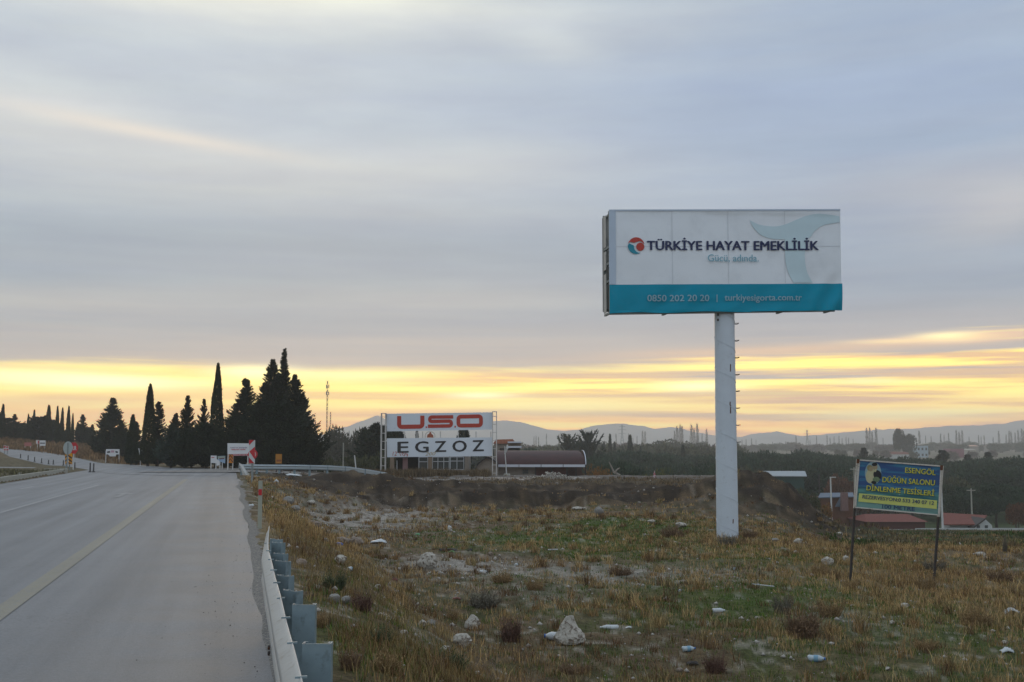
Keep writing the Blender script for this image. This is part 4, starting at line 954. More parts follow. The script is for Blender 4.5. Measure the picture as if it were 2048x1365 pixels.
r_, f_, P = sign('small_board', 'distant reddish board low on the grass bank', 'sign', [c1(208, 876), c1(268, 876), c1(268, 908), c1(208, 908)], Yk, mat('dull_pink_red', (.36, .12, .11), .6, .3, 4), [50, 61], M_wp)
Yr2 = G(12, 911).y + 3
for k, (xa, xb, lab) in enumerate(((30, 50, 'left one of two small red and white signs at the far left road edge'), (52, 74, 'right one of two small red and white signs at the far left road edge'))):
    r_, f_, P = sign('small_sign', lab, 'road sign', [c1(xa, 902 + 4 * k), c1(xb, 902 + 4 * k), c1(xb, 945), c1(xa, 945)], Yr2 + k, M_wr, [c1((xa + xb) / 2, 0)[0]], M_spost)
    patch(P, [c1(xa + 2, 906 + 4 * k), c1(xb - 2, 906 + 4 * k), c1(xb - 2, 920), c1(xa + 2, 925)][::-1], M_red, f_); patch(P, [c1(xa + 2, 935), c1(xb - 2, 930), c1(xb - 2, 943), c1(xa + 2, 943)][::-1], M_red, f_)
g_ = G(284, 915); p = W(281, 905, 100)
r_ = thing('marker_board', (p.x, 100, Z(p.x, 100)), 'tiny white cut-out board between the slim cypress and the tall one', 'sign'); MB().prism([W(*c1(*q2), 100) for q2 in ((1180, 925), (1205, 930), (1210, 902), (1217, 905), (1212, 975), (1190, 980))], (0, .02, 0)).build('panel', white, r_); MB().box(p.x - .02, p.x + .02, 100.02, 100.06, Z(p.x, 100), p.z).build('post', M_wp, r_)
# verge delineator post
g_ = G(519, 1058); Yd = g_.y; zt = W(519, 962, Yd).z; w_ = 8.0 / F * Yd
r_ = thing('delineator_post', g_, 'grey-green delineator post with a red reflector on the road verge', 'post')
M_del = mat('grey_green_plastic', (.30, .31, .25), .6, .12, 8)
sh = MB().prism([g_ + Vector((-w_ / 2, 0, -.2)), g_ + Vector((w_ / 2, 0, -.2)), g_ + Vector((w_ / 2 * .9, .03, -.2)), g_ + Vector((0, .06, -.2)), g_ + Vector((-w_ / 2 * .9, .03, -.2))], (0, 0, zt - g_.z + .2)).build('shaft', M_del, r_)
z0, z1 = W(519, 991, Yd).z, W(519, 979, Yd).z; MB().box(g_.x - w_ * .42, g_.x + w_ * .42, g_.y - .008, g_.y - .001, z0, z1).build('reflector', M_red, r_)
# ================================================================ buildings and yard things
def quadbox(pts_px, Yd, depth):
    """front face from picture points at distance Yd, extruded away"""
    return MB().prism([W(*p, Yd) for p in pts_px][::-1], (0, depth, 0))
M_wall = mat('dusty_beige_render', (.27, .23, .19), .9, .12, 1.2, col2=(.20, .17, .14), thr=(.5, .7))
M_tan = mat('tan_pillar_render', (.25, .185, .13), .9, .12, 2)
M_glass = mat('dark_dusty_glass', (.045, .055, .055), .25, .3, 2); M_wfr = mat('white_window_frame', (.52, .54, .56), .6, .06, 5)
M_void = mat('painted_dark_interior', (.015, .014, .013), .95, .2); M_pink = mat('faded_pink_poster', (.27, .16, .16), .8, .25, 4)
BYD = 101.0
g_ = W(858, 951, BYD); bld = thing('empty_building', (g_.x, BYD, Z(g_.x, BYD)), 'derelict low building with white framed windows below the double hoarding', 'building')
X = lambda cx_: W(c3(cx_, 0)[0], 930, BYD).x
Zz = lambda cy_: W(900, c3(0, cy_)[1], BYD).z
zb = Z(g_.x, BYD) - .6
mb = MB()
mb.box(X(510), X(770), BYD, BYD + 5, zb, Zz(656)); mb.box(X(398), X(475), BYD, BYD + 5, zb, Zz(666)); mb.box(X(160), X(808), BYD + .05, BYD + 5, Zz(548), Zz(470))
mb.box(X(776), X(808), BYD + .003, BYD + 5, zb, Zz(549)); mb.build('wall', M_wall, bld)
for a, b_ in ((163, 197), (476, 509)): MB().box(X(a), X(b_), BYD - .05, BYD + .5, zb, Zz(546)).build('pillar', M_tan, bld)
MB().box(X(155), X(815), BYD - .3, BYD + 5.3, Zz(470), Zz(455)).build('roof', mat('flat_roof_concrete', (.22, .20, .18), .9, .2), bld)
MB().box(X(198), X(396), BYD + 1.5, BYD + 1.6, zb, Zz(549)).build('painted_dark_entrance', M_void, bld)  # near-black sheet, its colour stands in for the shade inside the opening
pk = MB().box(X(264), X(306), BYD + .4, BYD + .5, zb, Zz(556)).build('poster', M_pink, bld); MB().box(X(215), X(221), BYD + .3, BYD + .36, zb, Zz(580)).build('pole', M_wfr, bld)
def window(x0, x1, y0, y1, vs, hs, parent):
    w_ = MB().box(X(x0), X(x1), BYD + .12, BYD + .16, Zz(y1), Zz(y0)).build('window', M_glass, parent); f_ = MB(); t_ = .06
    for v_ in [x0 + 2, x1 - 2] + vs: f_.box(X(v_) - t_ / 2, X(v_) + t_ / 2, BYD + .05, BYD + .115, Zz(y1), Zz(y0))
    for h_ in [y0 + 2, y1 - 2] + hs:
        cs = sorted([x0 + 2, x1 - 2] + vs)
        for a, b_ in zip(cs[:-1], cs[1:]): f_.box(X(a) + t_ / 2, X(b_) - t_ / 2, BYD + .053, BYD + .112, Zz(h_) - t_ / 2, Zz(h_) + t_ / 2)
    f_.build('frame', M_wfr, w_)
window(398, 474, 550, 665, [], [590], bld); window(510, 650, 549, 656, [556, 604], [588], bld); window(656, 770, 549, 656, [712], [584], bld)
# arched barn end and long shed with barrel roof
M_roof = mat('dark_oxblood_sheet_roof', (.052, .018, .017), .7, .15, .5, col2=(.035, .014, .014), thr=(.4, .7)); M_eave = mat('white_eave_band', (.55, .57, .62), .6, .06, 1)
M_brown = mat('brown_red_boarding', (.075, .025, .018), .85, .25, 1.5)
SY = 104.0
sh_ = thing('long_shed', (W(1080, 945, SY).x, SY, Z(W(1080, 945, SY).x, SY)), 'long low shed with dark oxblood barrel roof and white eave', 'shed')
def c3W(x, y, Yd): return W(*c3(x, y), Yd)
zb = sh_.location.z - 1.0
x0_, x1_ = c3W(1040, 600, SY).x, c3W(1762, 600, SY).x; ze = c3W(1400, 612, SY).z; zt = c3W(1400, 560, SY).z + .15
V = []; nseg = 14; xs2 = np.linspace(x0_, x1_, 40)
rise0 = zt - ze
for x in xs2:
    sh_f = 1 - .0 * (x - x0_)
    for k in range(nseg + 1):
        a = math.pi * k / nseg; V.append((x - (.32 * (1 - math.cos(a)) * 1.6 if x == xs2[-1] else 0), SY + 4.5 - 4.6 * math.cos(a), ze + (c3W(1400, 548, SY).z - ze + .55) * math.sin(a)))
q = np.arange(len(V)).reshape(len(xs2), nseg + 1); raw_obj('roof', V, np.stack([q[:-1, :-1], q[1:, :-1], q[1:, 1:], q[:-1, 1:]], -1).reshape(-1, 4), M_roof, sh_, True)
ev = MB(); 
for i in range(4):
    a, b_ = x0_ + (x1_ - x0_) * i / 4 + .03, x0_ + (x1_ - x0_) * (i + 1) / 4 - .03; ev.box(a, b_, SY - .25, SY - .10, c3W(1400, 633, SY).z, c3W(1400, 612, SY).z)
ev.build('eave', M_eave, sh_)
arcp = [(x1_ + .06, SY + 4.5 - 4.65 * math.cos(math.pi * k / 16), ze + (c3W(1400, 548, SY).z - ze + .56) * math.sin(math.pi * k / 16)) for k in range(17)]
MB().tube(arcp, .045, 6).build('gable_trim', M_eave, sh_)
MB().poly([(x1_, *p[1:]) for p in arcp][::-1]).build('gable_end', M_brown, sh_)
MB().box(x0_, c3W(1350, 0, SY).x, SY + .6, SY + 8.5, zb, ze).build('wall', M_wall, sh_); MB().box(c3W(1352, 0, SY).x, c3W(1605, 0, SY).x, SY + .5, SY + 8.5, zb, ze).build('boarded_wall', M_brown, sh_)
MB().box(c3W(1250, 0, SY).x, c3W(1296, 0, SY).x, SY + .5, SY + .56, c3W(0, 688, SY).z, c3W(0, 655, SY).z).build('window', M_glass, sh_)
for x in (1350, 1480, 1606, 1680, 1755): MB().box(c3W(x, 0, SY).x, c3W(x, 0, SY).x + .12, SY + .1, SY + .22, zb, ze).build('post', M_dark, sh_)
MB().box(c3W(1610, 0, SY).x, c3W(1750, 0, SY).x, SY + 3, SY + 3.1, zb, ze).build('slatted_screen', mat('weathered_slats', (.09, .05, .04), .9, .5, 8), sh_)
AY = 99.0
ab = thing('barn', (W(973, 948, AY).x, AY, Z(W(973, 948, AY).x, AY)), 'small beige barn with arched gable and dark curved roof right of the hoarding', 'barn')
zb = ab.location.z - .5
ap = [(870, 640), (885, 618), (910, 592), (940, 570), (968, 563), (995, 572), (1020, 590), (1038, 604), (1045, 640)]
ap2 = smoothpath(ap, 4); P_ = [c3W(x, y, AY) for x, y in ap2]
MB().prism([Vector((P_[0].x, AY, zb))] + P_ + [Vector((P_[-1].x, AY, zb))], (0, 6, 0)).build('wall', M_wall, ab)
rf = MB()
for a, b_ in zip(P_[:-1], P_[1:]): rf.prism([a + Vector((0, -.25, 0)), b_ + Vector((0, -.25, 0)), b_ + Vector((0, -.25, .16)), a + Vector((0, -.25, .16))], (0, 6.6, 0))
rf.build('roof', M_dark, ab)
for a, b_, y0, y1 in ((925, 950, 664, 694), (960, 977, 664, 690)): MB().box(c3W(a, 0, AY).x, c3W(b_, 0, AY).x, AY - .02, AY + .04, c3W(0, y1, AY).z, c3W(0, y0, AY).z).build('window', M_glass, ab)
# house with stacked white balconies behind
HY = 122.0
hs_ = thing('house', (W(1025, 900, HY).x, HY, Z(W(1025, 900, HY).x, HY)), 'dark house with stacked white balcony slabs and orange roof behind the shed', 'house')
zb = hs_.location.z - 1
MB().box(c3W(1062, 0, HY).x, c3W(1225, 0, HY).x, HY, HY + 6, zb, c3W(0, 478, HY).z).build('wall', mat('dark_brown_render', (.045, .035, .03), .9, .2, 1), hs_)
MB().box(c3W(1130, 0, HY).x, c3W(1238, 0, HY).x, HY + .8, HY + 5, c3W(0, 478, HY).z, c3W(0, 424, HY).z).build('upper_wall', M_tan, hs_)
for y0, y1 in ((424, 436), (461, 476)): MB().box(c3W(1128, 0, HY).x, c3W(1240, 0, HY).x, HY - .8, HY + 5.5, c3W(0, y1, HY).z, c3W(0, y0, HY).z).build('balcony_slab', M_eave, hs_)
MB().prism([c3W(1008, 442, HY + 3), c3W(1030, 408, HY + 3), c3W(1170, 404, HY + 3), c3W(1186, 424, HY + 3), c3W(1186, 442, HY + 3)][::-1], (0, 4, 0)).build('roof', mat('orange_pantile_roof', (.34, .13, .075), .85, .3, 3), hs_)
MB().box(c3W(1015, 0, HY).x, c3W(1125, 0, HY).x, HY + 3.2, HY + 6, zb, c3W(0, 442, HY).z).build('rear_wall', M_wall, hs_)
# lamp post
LY = 98.0; p = W(1010, 951, LY); lp = thing('lamp_post', (p.x, LY, Z(p.x, LY)), 'white street lamp with curved head in front of the long shed', 'street lamp')
MB().tube([(p.x + .15, LY, Z(p.x, LY) - .1), (p.x, LY, W(1009, 905, LY).z), (p.x - .02, LY, W(1009, 893, LY).z)], [.055, .04, .035], 8).build('shaft', M_wp, lp)
MB().tube([W(1009, 908, LY), W(1012, 904, LY), W(1014, 897, LY), W(1015, 890, LY)], [.04, .05, .11, .05], 8).build('lamp_head', M_wp, lp); MB().tube([(p.x + .15, LY, Z(p.x, LY) - .05), (p.x + .15, LY, Z(p.x, LY) + .2)], [.35, .25], 8).build('footing', M_kerb, lp)
# thin grey pole and short white leaning pole behind left
p = W(686, 945, 92); r_ = thing('utility_pole', (p.x, 92, Z(p.x, 92)), 'thin grey pole right of the big dark conifers', 'pole'); MB().tube([(p.x, 92, Z(p.x, 92) - .1), (p.x, 92, W(686, 886, 92).z)], .06, 6).build('shaft', M_kerb, r_)
p = W(709, 930, 88); r_ = thing('leaning_pole', (p.x + .2, 88, Z(p.x, 88)), 'short leaning pale pole behind the far guardrail', 'pole'); MB().tube([(p.x + .2, 88, Z(p.x, 88) - .1), W(709, 911, 88)], .05, 6).build('shaft', M_wp, r_)
# white and red tattered flag sheet and bent dead branch on the plateau edge
p = W(1308, 958, 90); r_ = thing('flag', (p.x, 90, Z(p.x, 90)), 'small white and red flag drooping on a short stick', 'flag')
MB().tube([(p.x, 90, Z(p.x, 90) - .1), W(1309, 938, 90)], .02, 5).build('stick', M_dark, r_); MB().prism([W(1309, 941, 89.97), W(1311, 950, 89.97), W(1310, 959, 89.97), W(1307, 959, 89.97), W(1307, 948, 89.97)], (0, .02, 0)).build('cloth', mat('red_white_cloth', (.50, .42, .44), .8, .3, 3, col2=(.4, .05, .06), thr=(.5, .55)), r_)
# radio masts on the skyline
for (px, yt, yb, lab, Yd) in ((655, 762, 884, 'tall lattice radio mast on the skyline right of the dark conifers', 420), (661, 824, 884, 'shorter faint mast just right of the tall radio mast', 470)):
    zt = W(px, yt, Yd).z; x = W(px, yt, Yd).x; z0 = Z(x, Yd); r_ = thing('radio_mast', (x, Yd, z0), lab, 'radio mast'); mb = MB(); w0 = .42; n_ = 22
    for i in range(3):
        a = i * 2.094; mb.tube([(x + w0 * math.cos(a), Yd + w0 * math.sin(a), z0), (x + w0 * .55 * math.cos(a), Yd + w0 * .55 * math.sin(a), zt)], .065, 4)
    for k in range(n_):
        f0, f1 = k / n_, (k + 1) / n_; r0, r1 = w0 * (1 - .45 * f0), w0 * (1 - .45 * f1)
        for i in range(3): a, b_ = i * 2.094, (i + 1) * 2.094; mb.tube([(x + r0 * math.cos(a), Yd + r0 * math.sin(a), z0 + (zt - z0) * f0), (x + r1 * math.cos(b_), Yd + r1 * math.sin(b_), z0 + (zt - z0) * f1)], .05, 3)
    mb.build('lattice', M_dark, r_)
    if yt < 800:
        for k, dz_ in enumerate((1.5, 4.0)):
            for i in range(3): a = i * 2.094 + .4; MB().box(x + .55 * math.cos(a) - .12, x + .55 * math.cos(a) + .12, Yd + .9 * math.sin(a) - .2, Yd + .9 * math.sin(a) + .2, zt - dz_ - 1.3, zt - dz_).build('antenna', M_frame, r_)
# power pylons far off
for (px, yt, yb, Yd, lab) in ((1244, 850, 892, 1100, 'faint power pylon rising before the central hills'), (1614, 860, 893, 1300, 'faint power pylon on the skyline right of the billboard pole')):
    zt = W(px, yt, Yd).z; x = W(px, yt, Yd).x; z0 = Z(x, Yd); r_ = thing('power_pylon', (x, Yd, z0), lab, 'pylon'); mb = MB(); h_ = zt - z0; w0 = 2.4
    for sx in (-1, 1):
        for sy in (-1, 1): mb.tube([(x + sx * w0, Yd + sy * w0, z0), (x + sx * .5, Yd + sy * .5, z0 + h_ * .6), (x + sx * .3, Yd + sy * .3, zt)], .28, 4)
    for k in range(8):
        f_ = k / 8 * .9; r0 = w0 * (1 - f_) + .3 * f_; mb.tube([(x - r0, Yd, z0 + h_ * f_), (x + r0, Yd, z0 + h_ * (f_ + .1))], .18, 3); mb.tube([(x + r0, Yd, z0 + h_ * f_), (x - r0, Yd, z0 + h_ * (f_ + .1))], .18, 3)
    for f_, l_ in ((.66, 3.6), (.80, 4.2), (.93, 3.0)): mb.tube([(x - l_, Yd, z0 + h_ * f_), (x, Yd, z0 + h_ * f_ + .5), (x + l_, Yd, z0 + h_ * f_)], .22, 3)
    mb.build('lattice', M_frame, r_)
# ---- valley buildings
def house(name, label, cat, px0, px1, py_e, py_b, Yd, wall_m, roof_m, rise_px=6, depth=8, wins=0, gable=False, hip=.12, win_rows=1):
    P0_, P1_ = W(px0, py_e, Yd), W(px1, py_e, Yd); zb_ = min(W(px0, py_b, Yd).z, Z((P0_.x + P1_.x) / 2, Yd)) - .5; r_ = thing(name, ((P0_.x + P1_.x) / 2, Yd, zb_ + .5), label, cat)
    ze_ = P0_.z; zr = ze_ + rise_px / F * Yd; x0, x1 = P0_.x, P1_.x
    MB().box(x0, x1, Yd, Yd + depth, zb_, ze_).build('wall', wall_m, r_)
    o = .35
    if roof_m is not None:
        m_ = MB()
        if gable:
            xm = (x0 + x1) / 2; m_.prism([(x0 - o, Yd - o, ze_), (xm, Yd - o, zr), (x1 + o, Yd - o, ze_)], (0, depth + 2 * o, 0))
        else:
            h_ = (x1 - x0) * hip; a = [(x0 - o, Yd - o, ze_), (x1 + o, Yd - o, ze_), (x1 + o, Yd + depth + o, ze_), (x0 - o, Yd + depth + o, ze_)]; b1, b2_ = (x0 + h_, Yd + depth / 2, zr), (x1 - h_, Yd + depth / 2, zr)
            m_.poly([a[0], a[1], b2_, b1]); m_.poly([a[2], a[3], b1, b2_]); m_.poly([a[1], a[2], b2_]); m_.poly([a[3], a[0], b1]); m_.poly(a[::-1])
        m_.build('roof', roof_m, r_)
    for rw in range(win_rows):
        hh = (ze_ - zb_ - .5) / win_rows
        for k in range(wins):
            w_ = (x1 - x0) / wins; xc = x0 + w_ * (k + .5); zc_ = ze_ - hh * (rw + .55); MB().box(xc - min(.7, w_ * .25), xc + min(.7, w_ * .25), Yd - .03, Yd + .03, zc_ - min(.7, hh * .3), zc_ + min(.7, hh * .3)).build('window', M_glass, r_)
    return r_, (x0, x1, ze_, zr, zb_)
M_rtile = mat('red_pantile_roof', (.17, .045, .028), .85, .35, 2.5, col2=(.10, .035, .028), thr=(.5, .65)); M_whw = mat('whitewashed_wall', (.48, .49, .48), .85, .1, 1); M_bluw = mat('pale_blue_render', (.36, .45, .50), .85, .1, .5)
M_grnw = mat('dark_green_cladding', (.015, .048, .040), .8, .2, 1); M_wood = mat('brown_timber_boards', (.12, .045, .02), .85, .3, 3); M_slate = mat('blue_grey_sheet_roof', (.10, .13, .17), .6, .15, 1); M_tinr = mat('white_tin_roof', (.30, .33, .34), .6, .1, .6)
YG = 165.0
r_, b_ = house('green_shed', 'dark green clad shed with a white tin roof behind the dirt heap', 'shed', 1532, 1608, 953, 985, YG, M_grnw, None, depth=9)
x0, x1, ze_, zr, zb_ = b_
MB().prism([W(1530, 953.5, YG - .3), W(1614, 954, YG - .3), W(1610, 944, YG + 6), W(1527, 944, YG + 6)], (0, 0, .12)).build('roof', M_tinr, r_)
r_, b_ = house('low_roof_shelter', 'low flat pale roofed shelter left of the green shed', 'shelter', 1507, 1530, 949, 962, YG + 8, M_grnw, M_tinr, 1, 4)
YW = 158.0
r_, b_ = house('timber_hut', 'brown timber hut with blue-grey roof below the tilted sign', 'hut', 1638, 1706, 996, 1024, YW, M_wood, None, depth=6)
MB().prism([W(1636, 997, YW - .5), W(1708, 995, YW - .5), W(1706, 987, YW + 3), W(1641, 988, YW + 3)], (0, 0, .12)).build('roof', M_slate, r_)
MB().prism([W(1672, 1014, YW - .6), W(1682, 994, YW - .6), W(1690, 994, YW - .6), W(1690, 1014, YW - .6)][::-1], (0, .5, 0)).build('sloping_annex_roof', M_slate, r_)
MB().prism([W(1683, 1022, YW - 1.3), W(1697, 1022, YW - 1.3), W(1696, 986, YW - 1.3), W(1684, 986, YW - 1.3)], (0, .8, 0)).build('chimney', mat('old_brick', (.17, .10, .09), .9, .3, 5), r_)
r_, b_ = house('red_roof_house', 'long red tiled house seen under the tilted sign', 'house', 1735, 1850, 1044, 1050, 150, M_brown, M_rtile, 12, 8, 0)
YRH = 152.0
r_, b_ = house('red_roof_house', 'red tiled house with pale gable right of the tilted sign', 'house', 1900, 1962, 1047, 1064, YRH, M_whw, None, depth=3)
x0, x1, ze_, zr, zb_ = b_
MB().prism([W(1882, 1051, YRH - 1), W(1958, 1051, YRH - 1), W(1974, 1033, YRH + 4), W(1886, 1028, YRH + 4)], (0, 0, .15)).build('roof', M_rtile, r_)
MB().prism([W(1948, 1062, YRH - 1.2), W(1985, 1062, YRH - 1.2), W(1984, 1051, YRH - 1.2), W(1972, 1040, YRH - 1.2), W(1948, 1055, YRH - 1.2)], (0, 5, 0)).build('gable', M_whw, r_)
MB().prism([W(1944, 1056, YRH - 1.5), W(1971, 1037, YRH - 1.5), W(1971, 1040, YRH - 1.5), W(1947, 1058, YRH - 1.5)], (0, 6, 0)).build('gable_trim', M_dark, r_)
for px in (1957, 1973): MB().prism([W(px - 3, 1058, YRH - 1.3), W(px + 3, 1058, YRH - 1.3), W(px + 3, 1051, YRH - 1.3), W(px - 3, 1051, YRH - 1.3)], (0, .08, 0)).build('window', M_glass, r_)
# white parapet of the valley lane
lane = [(1628, 1021, 172), (1700, 1028, 160), (1760, 1036, 150), (1830, 1043, 143), (1900, 1053, 136), (1980, 1062, 130), (2060, 1070, 125), (2200, 1085, 118)]
wallr = thing('parapet_wall', W(1830, 1045, 143), 'long low white parapet wall running across the valley meadow', 'wall'); wm = MB()
for (a, b_) in zip(lane[:-1], lane[1:]):
    A_, B_ = W(*a), W(*b_); A_.z = Z(A_.x, A_.y); B_.z = Z(B_.x, B_.y); d = (B_ - A_); n_ = Vector((-d.y, d.x, 0)).normalized() * .35; wm.obox(A_ - Vector((0, 0, .3)), d * .997, n_, (0, 0, .62 if a[0] > 1760 else .45))
wm.build('coping', M_whw, wallr)
V = []
for a in lane:
    A_ = W(*a); 
    for dd in (.6, 2, 4, 6.5): V.append((A_.x + dd * .5, A_.y + dd, Z(A_.x + dd * .5, A_.y + dd) + .08))
q = np.arange(len(V)).reshape(-1, 4); raw_obj('lane', V, np.stack([q[:-1, :-1], q[1:, :-1], q[1:, 1:], q[:-1, 1:]], -1).reshape(-1, 4), M_dusty)['kind'] = 'structure'
for (px, yt, yb, Yd, lab, m_) in ((1661, 955, 1020, 155, 'pale lamp pole beside the timber hut', M_wp), (1638, 949, 1004, 165, 'dark thin pole left of the timber hut', M_dark), (1881, 935, 1040, 138, 'thin pale pole behind the right leg of the tilted sign', M_wp), (1942, 977, 1036, 158, 'concrete utility pole before the dark round pines', M_kerb), (1708, 935, 1010, 170, 'pale utility pole left of the tilted sign', M_kerb), (1943, 940, 968, 300, 'distant white topped pole right of the tilted sign', M_wp)):
    zt = W(px, yt, Yd).z; x = W(px, yt, Yd).x; r_ = thing('utility_pole', (x, Yd, Z(x, Yd)), lab, 'pole'); MB().tube([(x, Yd, Z(x, Yd) - .2), (x, Yd, zt)], [.13, .09], 6).build('shaft', m_, r_)
    if px in (1942, 1708, 1943): MB().box(x - .6, x + .6, Yd - .05, Yd + .05, zt - .35, zt - .22).build('crossarm', m_, r_)
    if px == 1661: MB().box(x - .1, x + .7, Yd - .1, Yd + .1, zt - .05, zt + .06).build('lamp_head', m_, r_)
M_maroon = mat('maroon_render', (.20, .06, .085), .85, .15, .4); M_cream = mat('pale_cream_render', (.42, .38, .32), .85, .1, .4)
for args in (
    ('house', 'pale blue two storey house on the far plain', 'house', 1826, 1856, 892, 909, 640, M_bluw, None, 3, 10, 4, False, .1, 2),
    ('farm_building', 'long white walled farm building left of the pale blue house', 'farm building', 1781, 1824, 909, 914, 620, M_whw, M_rtile, 5, 12, 0),
    ('barn', 'maroon block building right of the pale blue house', 'building', 1902, 1928, 898, 915, 640, M_maroon, None, 3, 12, 0),
    ('farm_building', 'low cream building beside the maroon block', 'farm building', 1930, 1952, 900, 910, 660, M_cream, M_cream, 2, 10, 0),
    ('barn', 'distant small white roofed barn above the maroon block', 'barn', 1917, 1932, 892.5, 895, 900, M_whw, M_tinr, 2, 10, 0),
    ('barn', 'distant orange roofed barn right of the small white barn', 'barn', 1938, 1957, 893, 896, 900, M_wall, mat('orange_tin_roof', (.55, .30, .20), .6, .1), 2.5, 10, 0),  # the roof sheet itself is coloured orange
    ('barn', 'distant barn with long brown roof near the right skyline', 'barn', 1982, 2006, 893, 898, 880, M_wall, mat('brown_tin_roof', (.25, .16, .12), .7, .1), 3.5, 14, 0),
    ('house', 'low house with red roof among bare trees at the right', 'house', 1984, 2028, 954, 966, 350, M_cream, M_rtile, 4, 9, 4),
    ('farm_building', 'small pale building left of the red roofed house at the right', 'farm building', 1915, 1930, 957, 966, 352, M_cream, M_cream, 1.5, 6, 0),
    ('van', 'distant white van parked before the small pale building', 'van', 1951, 1963, 960, 966, 345, M_whw, None, 1, 3, 2),
    ('red_house', 'small red walled house behind the billboard pole', 'house', 1406, 1422, 920, 938, 330, mat('brick_red_render', (.30, .09, .06), .85, .2), M_rtile, 2, 8, 1),
    ('shelter', 'flat white roof among the dark pines left of the billboard pole', 'shelter', 1379, 1408, 935, 943, 300, mat('purple_grey_wall', (.10, .08, .09), .9, .2), None, 1, 8, 0),  # even purple-grey wall colour
    ('house', 'faint tile roofed house hidden among the central pines', 'house', 1272, 1298, 929, 940, 330, mat('dusty_rose_render', (.14, .075, .06), .85, .2), M_rtile, 4, 8, 0)):
    name, lab, cat, px0, px1, pe, pb_, Yd, wm_, rm_, rise, dp, wins = args[:13]
    r_, b_ = house(name, lab, cat, px0, px1, pe, pb_, Yd, wm_, rm_, rise, dp, wins, False, .1, args[15] if len(args) > 15 else 1)
    x0, x1, ze_, zr, zb_ = b_
    if lab.startswith('flat white roof'): MB().box(x0 - .3, x1 + .3, Yd - .5, Yd + 8.3, ze_, ze_ + .4).build('roof', M_eave, r_)
    if lab.startswith('pale blue'): MB().prism([(x0 - .3, Yd - .4, ze_), (x1 + .3, Yd - .4, ze_ + 1.1), (x1 + .3, Yd - .4, ze_ + 1.4), (x0 - .3, Yd - .4, ze_ + .3)], (0, 10.8, 0)).build('roof', M_cream, r_)
# ================================================================ trees
def leafmat(name, c, c2, rough=.75):
    m = bpy.data.materials.new(name); m.use_nodes = True; E.nt = m.node_tree
    b = m.node_tree.nodes['Principled BSDF']; a = m.node_tree.nodes.new('ShaderNodeAttribute'); a.attribute_name = 'Col'
    v = E(m.node_tree.nodes.new('ShaderNodeTexCoord').outputs['Object'])
    cc = cmix(E(a.outputs[2]) if False else smooth(noise(v, .9, 3, .6), .35, .65), c, c2)
    k = E.m('ADD', E(a.outputs['Fac']), 0.0)
    cc = cmix(1.0, cc, comb(k, k, k), 'MULTIPLY')
    m.node_tree.links.new(cc.v, b.inputs['Base Color']); b.inputs['Roughness'].default_value = rough; b.inputs['Specular IOR Level'].default_value = .12
    return m
L_cyp = leafmat('cypress_foliage', (.017, .028, .012), (.030, .040, .016)); L_con = leafmat('dark_conifer_foliage', (.014, .024, .013), (.026, .038, .018))
L_pine = leafmat('stone_pine_foliage', (.018, .040, .022), (.034, .062, .030)); L_mix = leafmat('olive_foliage', (.045, .055, .022), (.075, .075, .035))
L_silver = leafmat('silvery_conifer_foliage', (.05, .075, .06), (.03, .05, .035)); L_bare = leafmat('bare_brown_twigs', (.085, .062, .045), (.12, .09, .07))
L_rust = leafmat('rust_brown_foliage', (.14, .055, .025), (.10, .05, .03)); L_orange = leafmat('orange_autumn_foliage', (.26, .11, .02), (.16, .085, .025))
L_green = leafmat('yellow_green_foliage', (.10, .10, .025), (.06, .08, .02)); L_greygreen = leafmat('grey_green_hedge', (.05, .055, .035), (.07, .065, .045))  # grey-green is the leaf colour of the lone round tree
M_bark = mat('grey_brown_bark', (.07, .052, .038), .95, .3, 6, bump=.02)
def cards(P, D, size, rg, aspect=.35, curl=.3):
    """leaf slivers at points P pointing along D: returns V, F, colour"""
    n = len(P); D = D / np.maximum(1e-6, np.linalg.norm(D, axis=1))[:, None]
    rnd = rg.normal(size=(n, 3)); side = np.cross(D, rnd); side /= np.maximum(1e-6, np.linalg.norm(side, axis=1))[:, None]
    s_ = size[:, None]; a = P - side * s_ * aspect * .5; b_ = P + side * s_ * aspect * .5; up = np.cross(side, D)
    t_ = P + D * s_ + up * s_ * curl * (rg.random((n, 1)) - .5); V = np.stack([a, b_, t_], 1).reshape(-1, 3)
    Fc = np.arange(3 * n).reshape(n, 3); c = np.repeat(.6 + .8 * rg.random(n), 3); C_ = np.stack([c, c, c, np.ones_like(c)], -1)
    return V, Fc, C_
def trunk_mb(h, r, rg, lean=0.0, limbs=0, z0=.3):
    mb = MB(); pts = [(lean * h * (k / 6) ** 2 + rg.normal() * .01 * h * (k > 0), rg.normal() * .01 * h * (k > 0), h * k / 6 - .2) for k in range(7)]
    mb.tube(pts, [r * (1 - .85 * k / 6) for k in range(7)], 7)
    for i in range(limbs):
        f_ = z0 + (1 - z0) * rg.random() * .9; a = rg.random() * 6.28; p = Vector(pts[int(f_ * 6)]); L_ = h * .25 * (1.1 - f_)
        mb.tube([p, p + Vector((math.cos(a) * L_ * .5, math.sin(a) * L_ * .5, L_ * .35)), p + Vector((math.cos(a) * L_, math.sin(a) * L_, L_ * .9))], [r * .35, r * .22, r * .06], 5)
    return mb
def mk_tree(name, V, Fc, C_, leaf_m, tmb, label=None, cat='tree', group=None):
    r_ = bpy.data.objects.new(name, None); COL.objects.link(r_); tag(r_, label, cat, group)
    raw_obj('crown', V, Fc, leaf_m, r_, False, {'Col': C_}); tmb.build('trunk', M_bark, r_, True); return r_
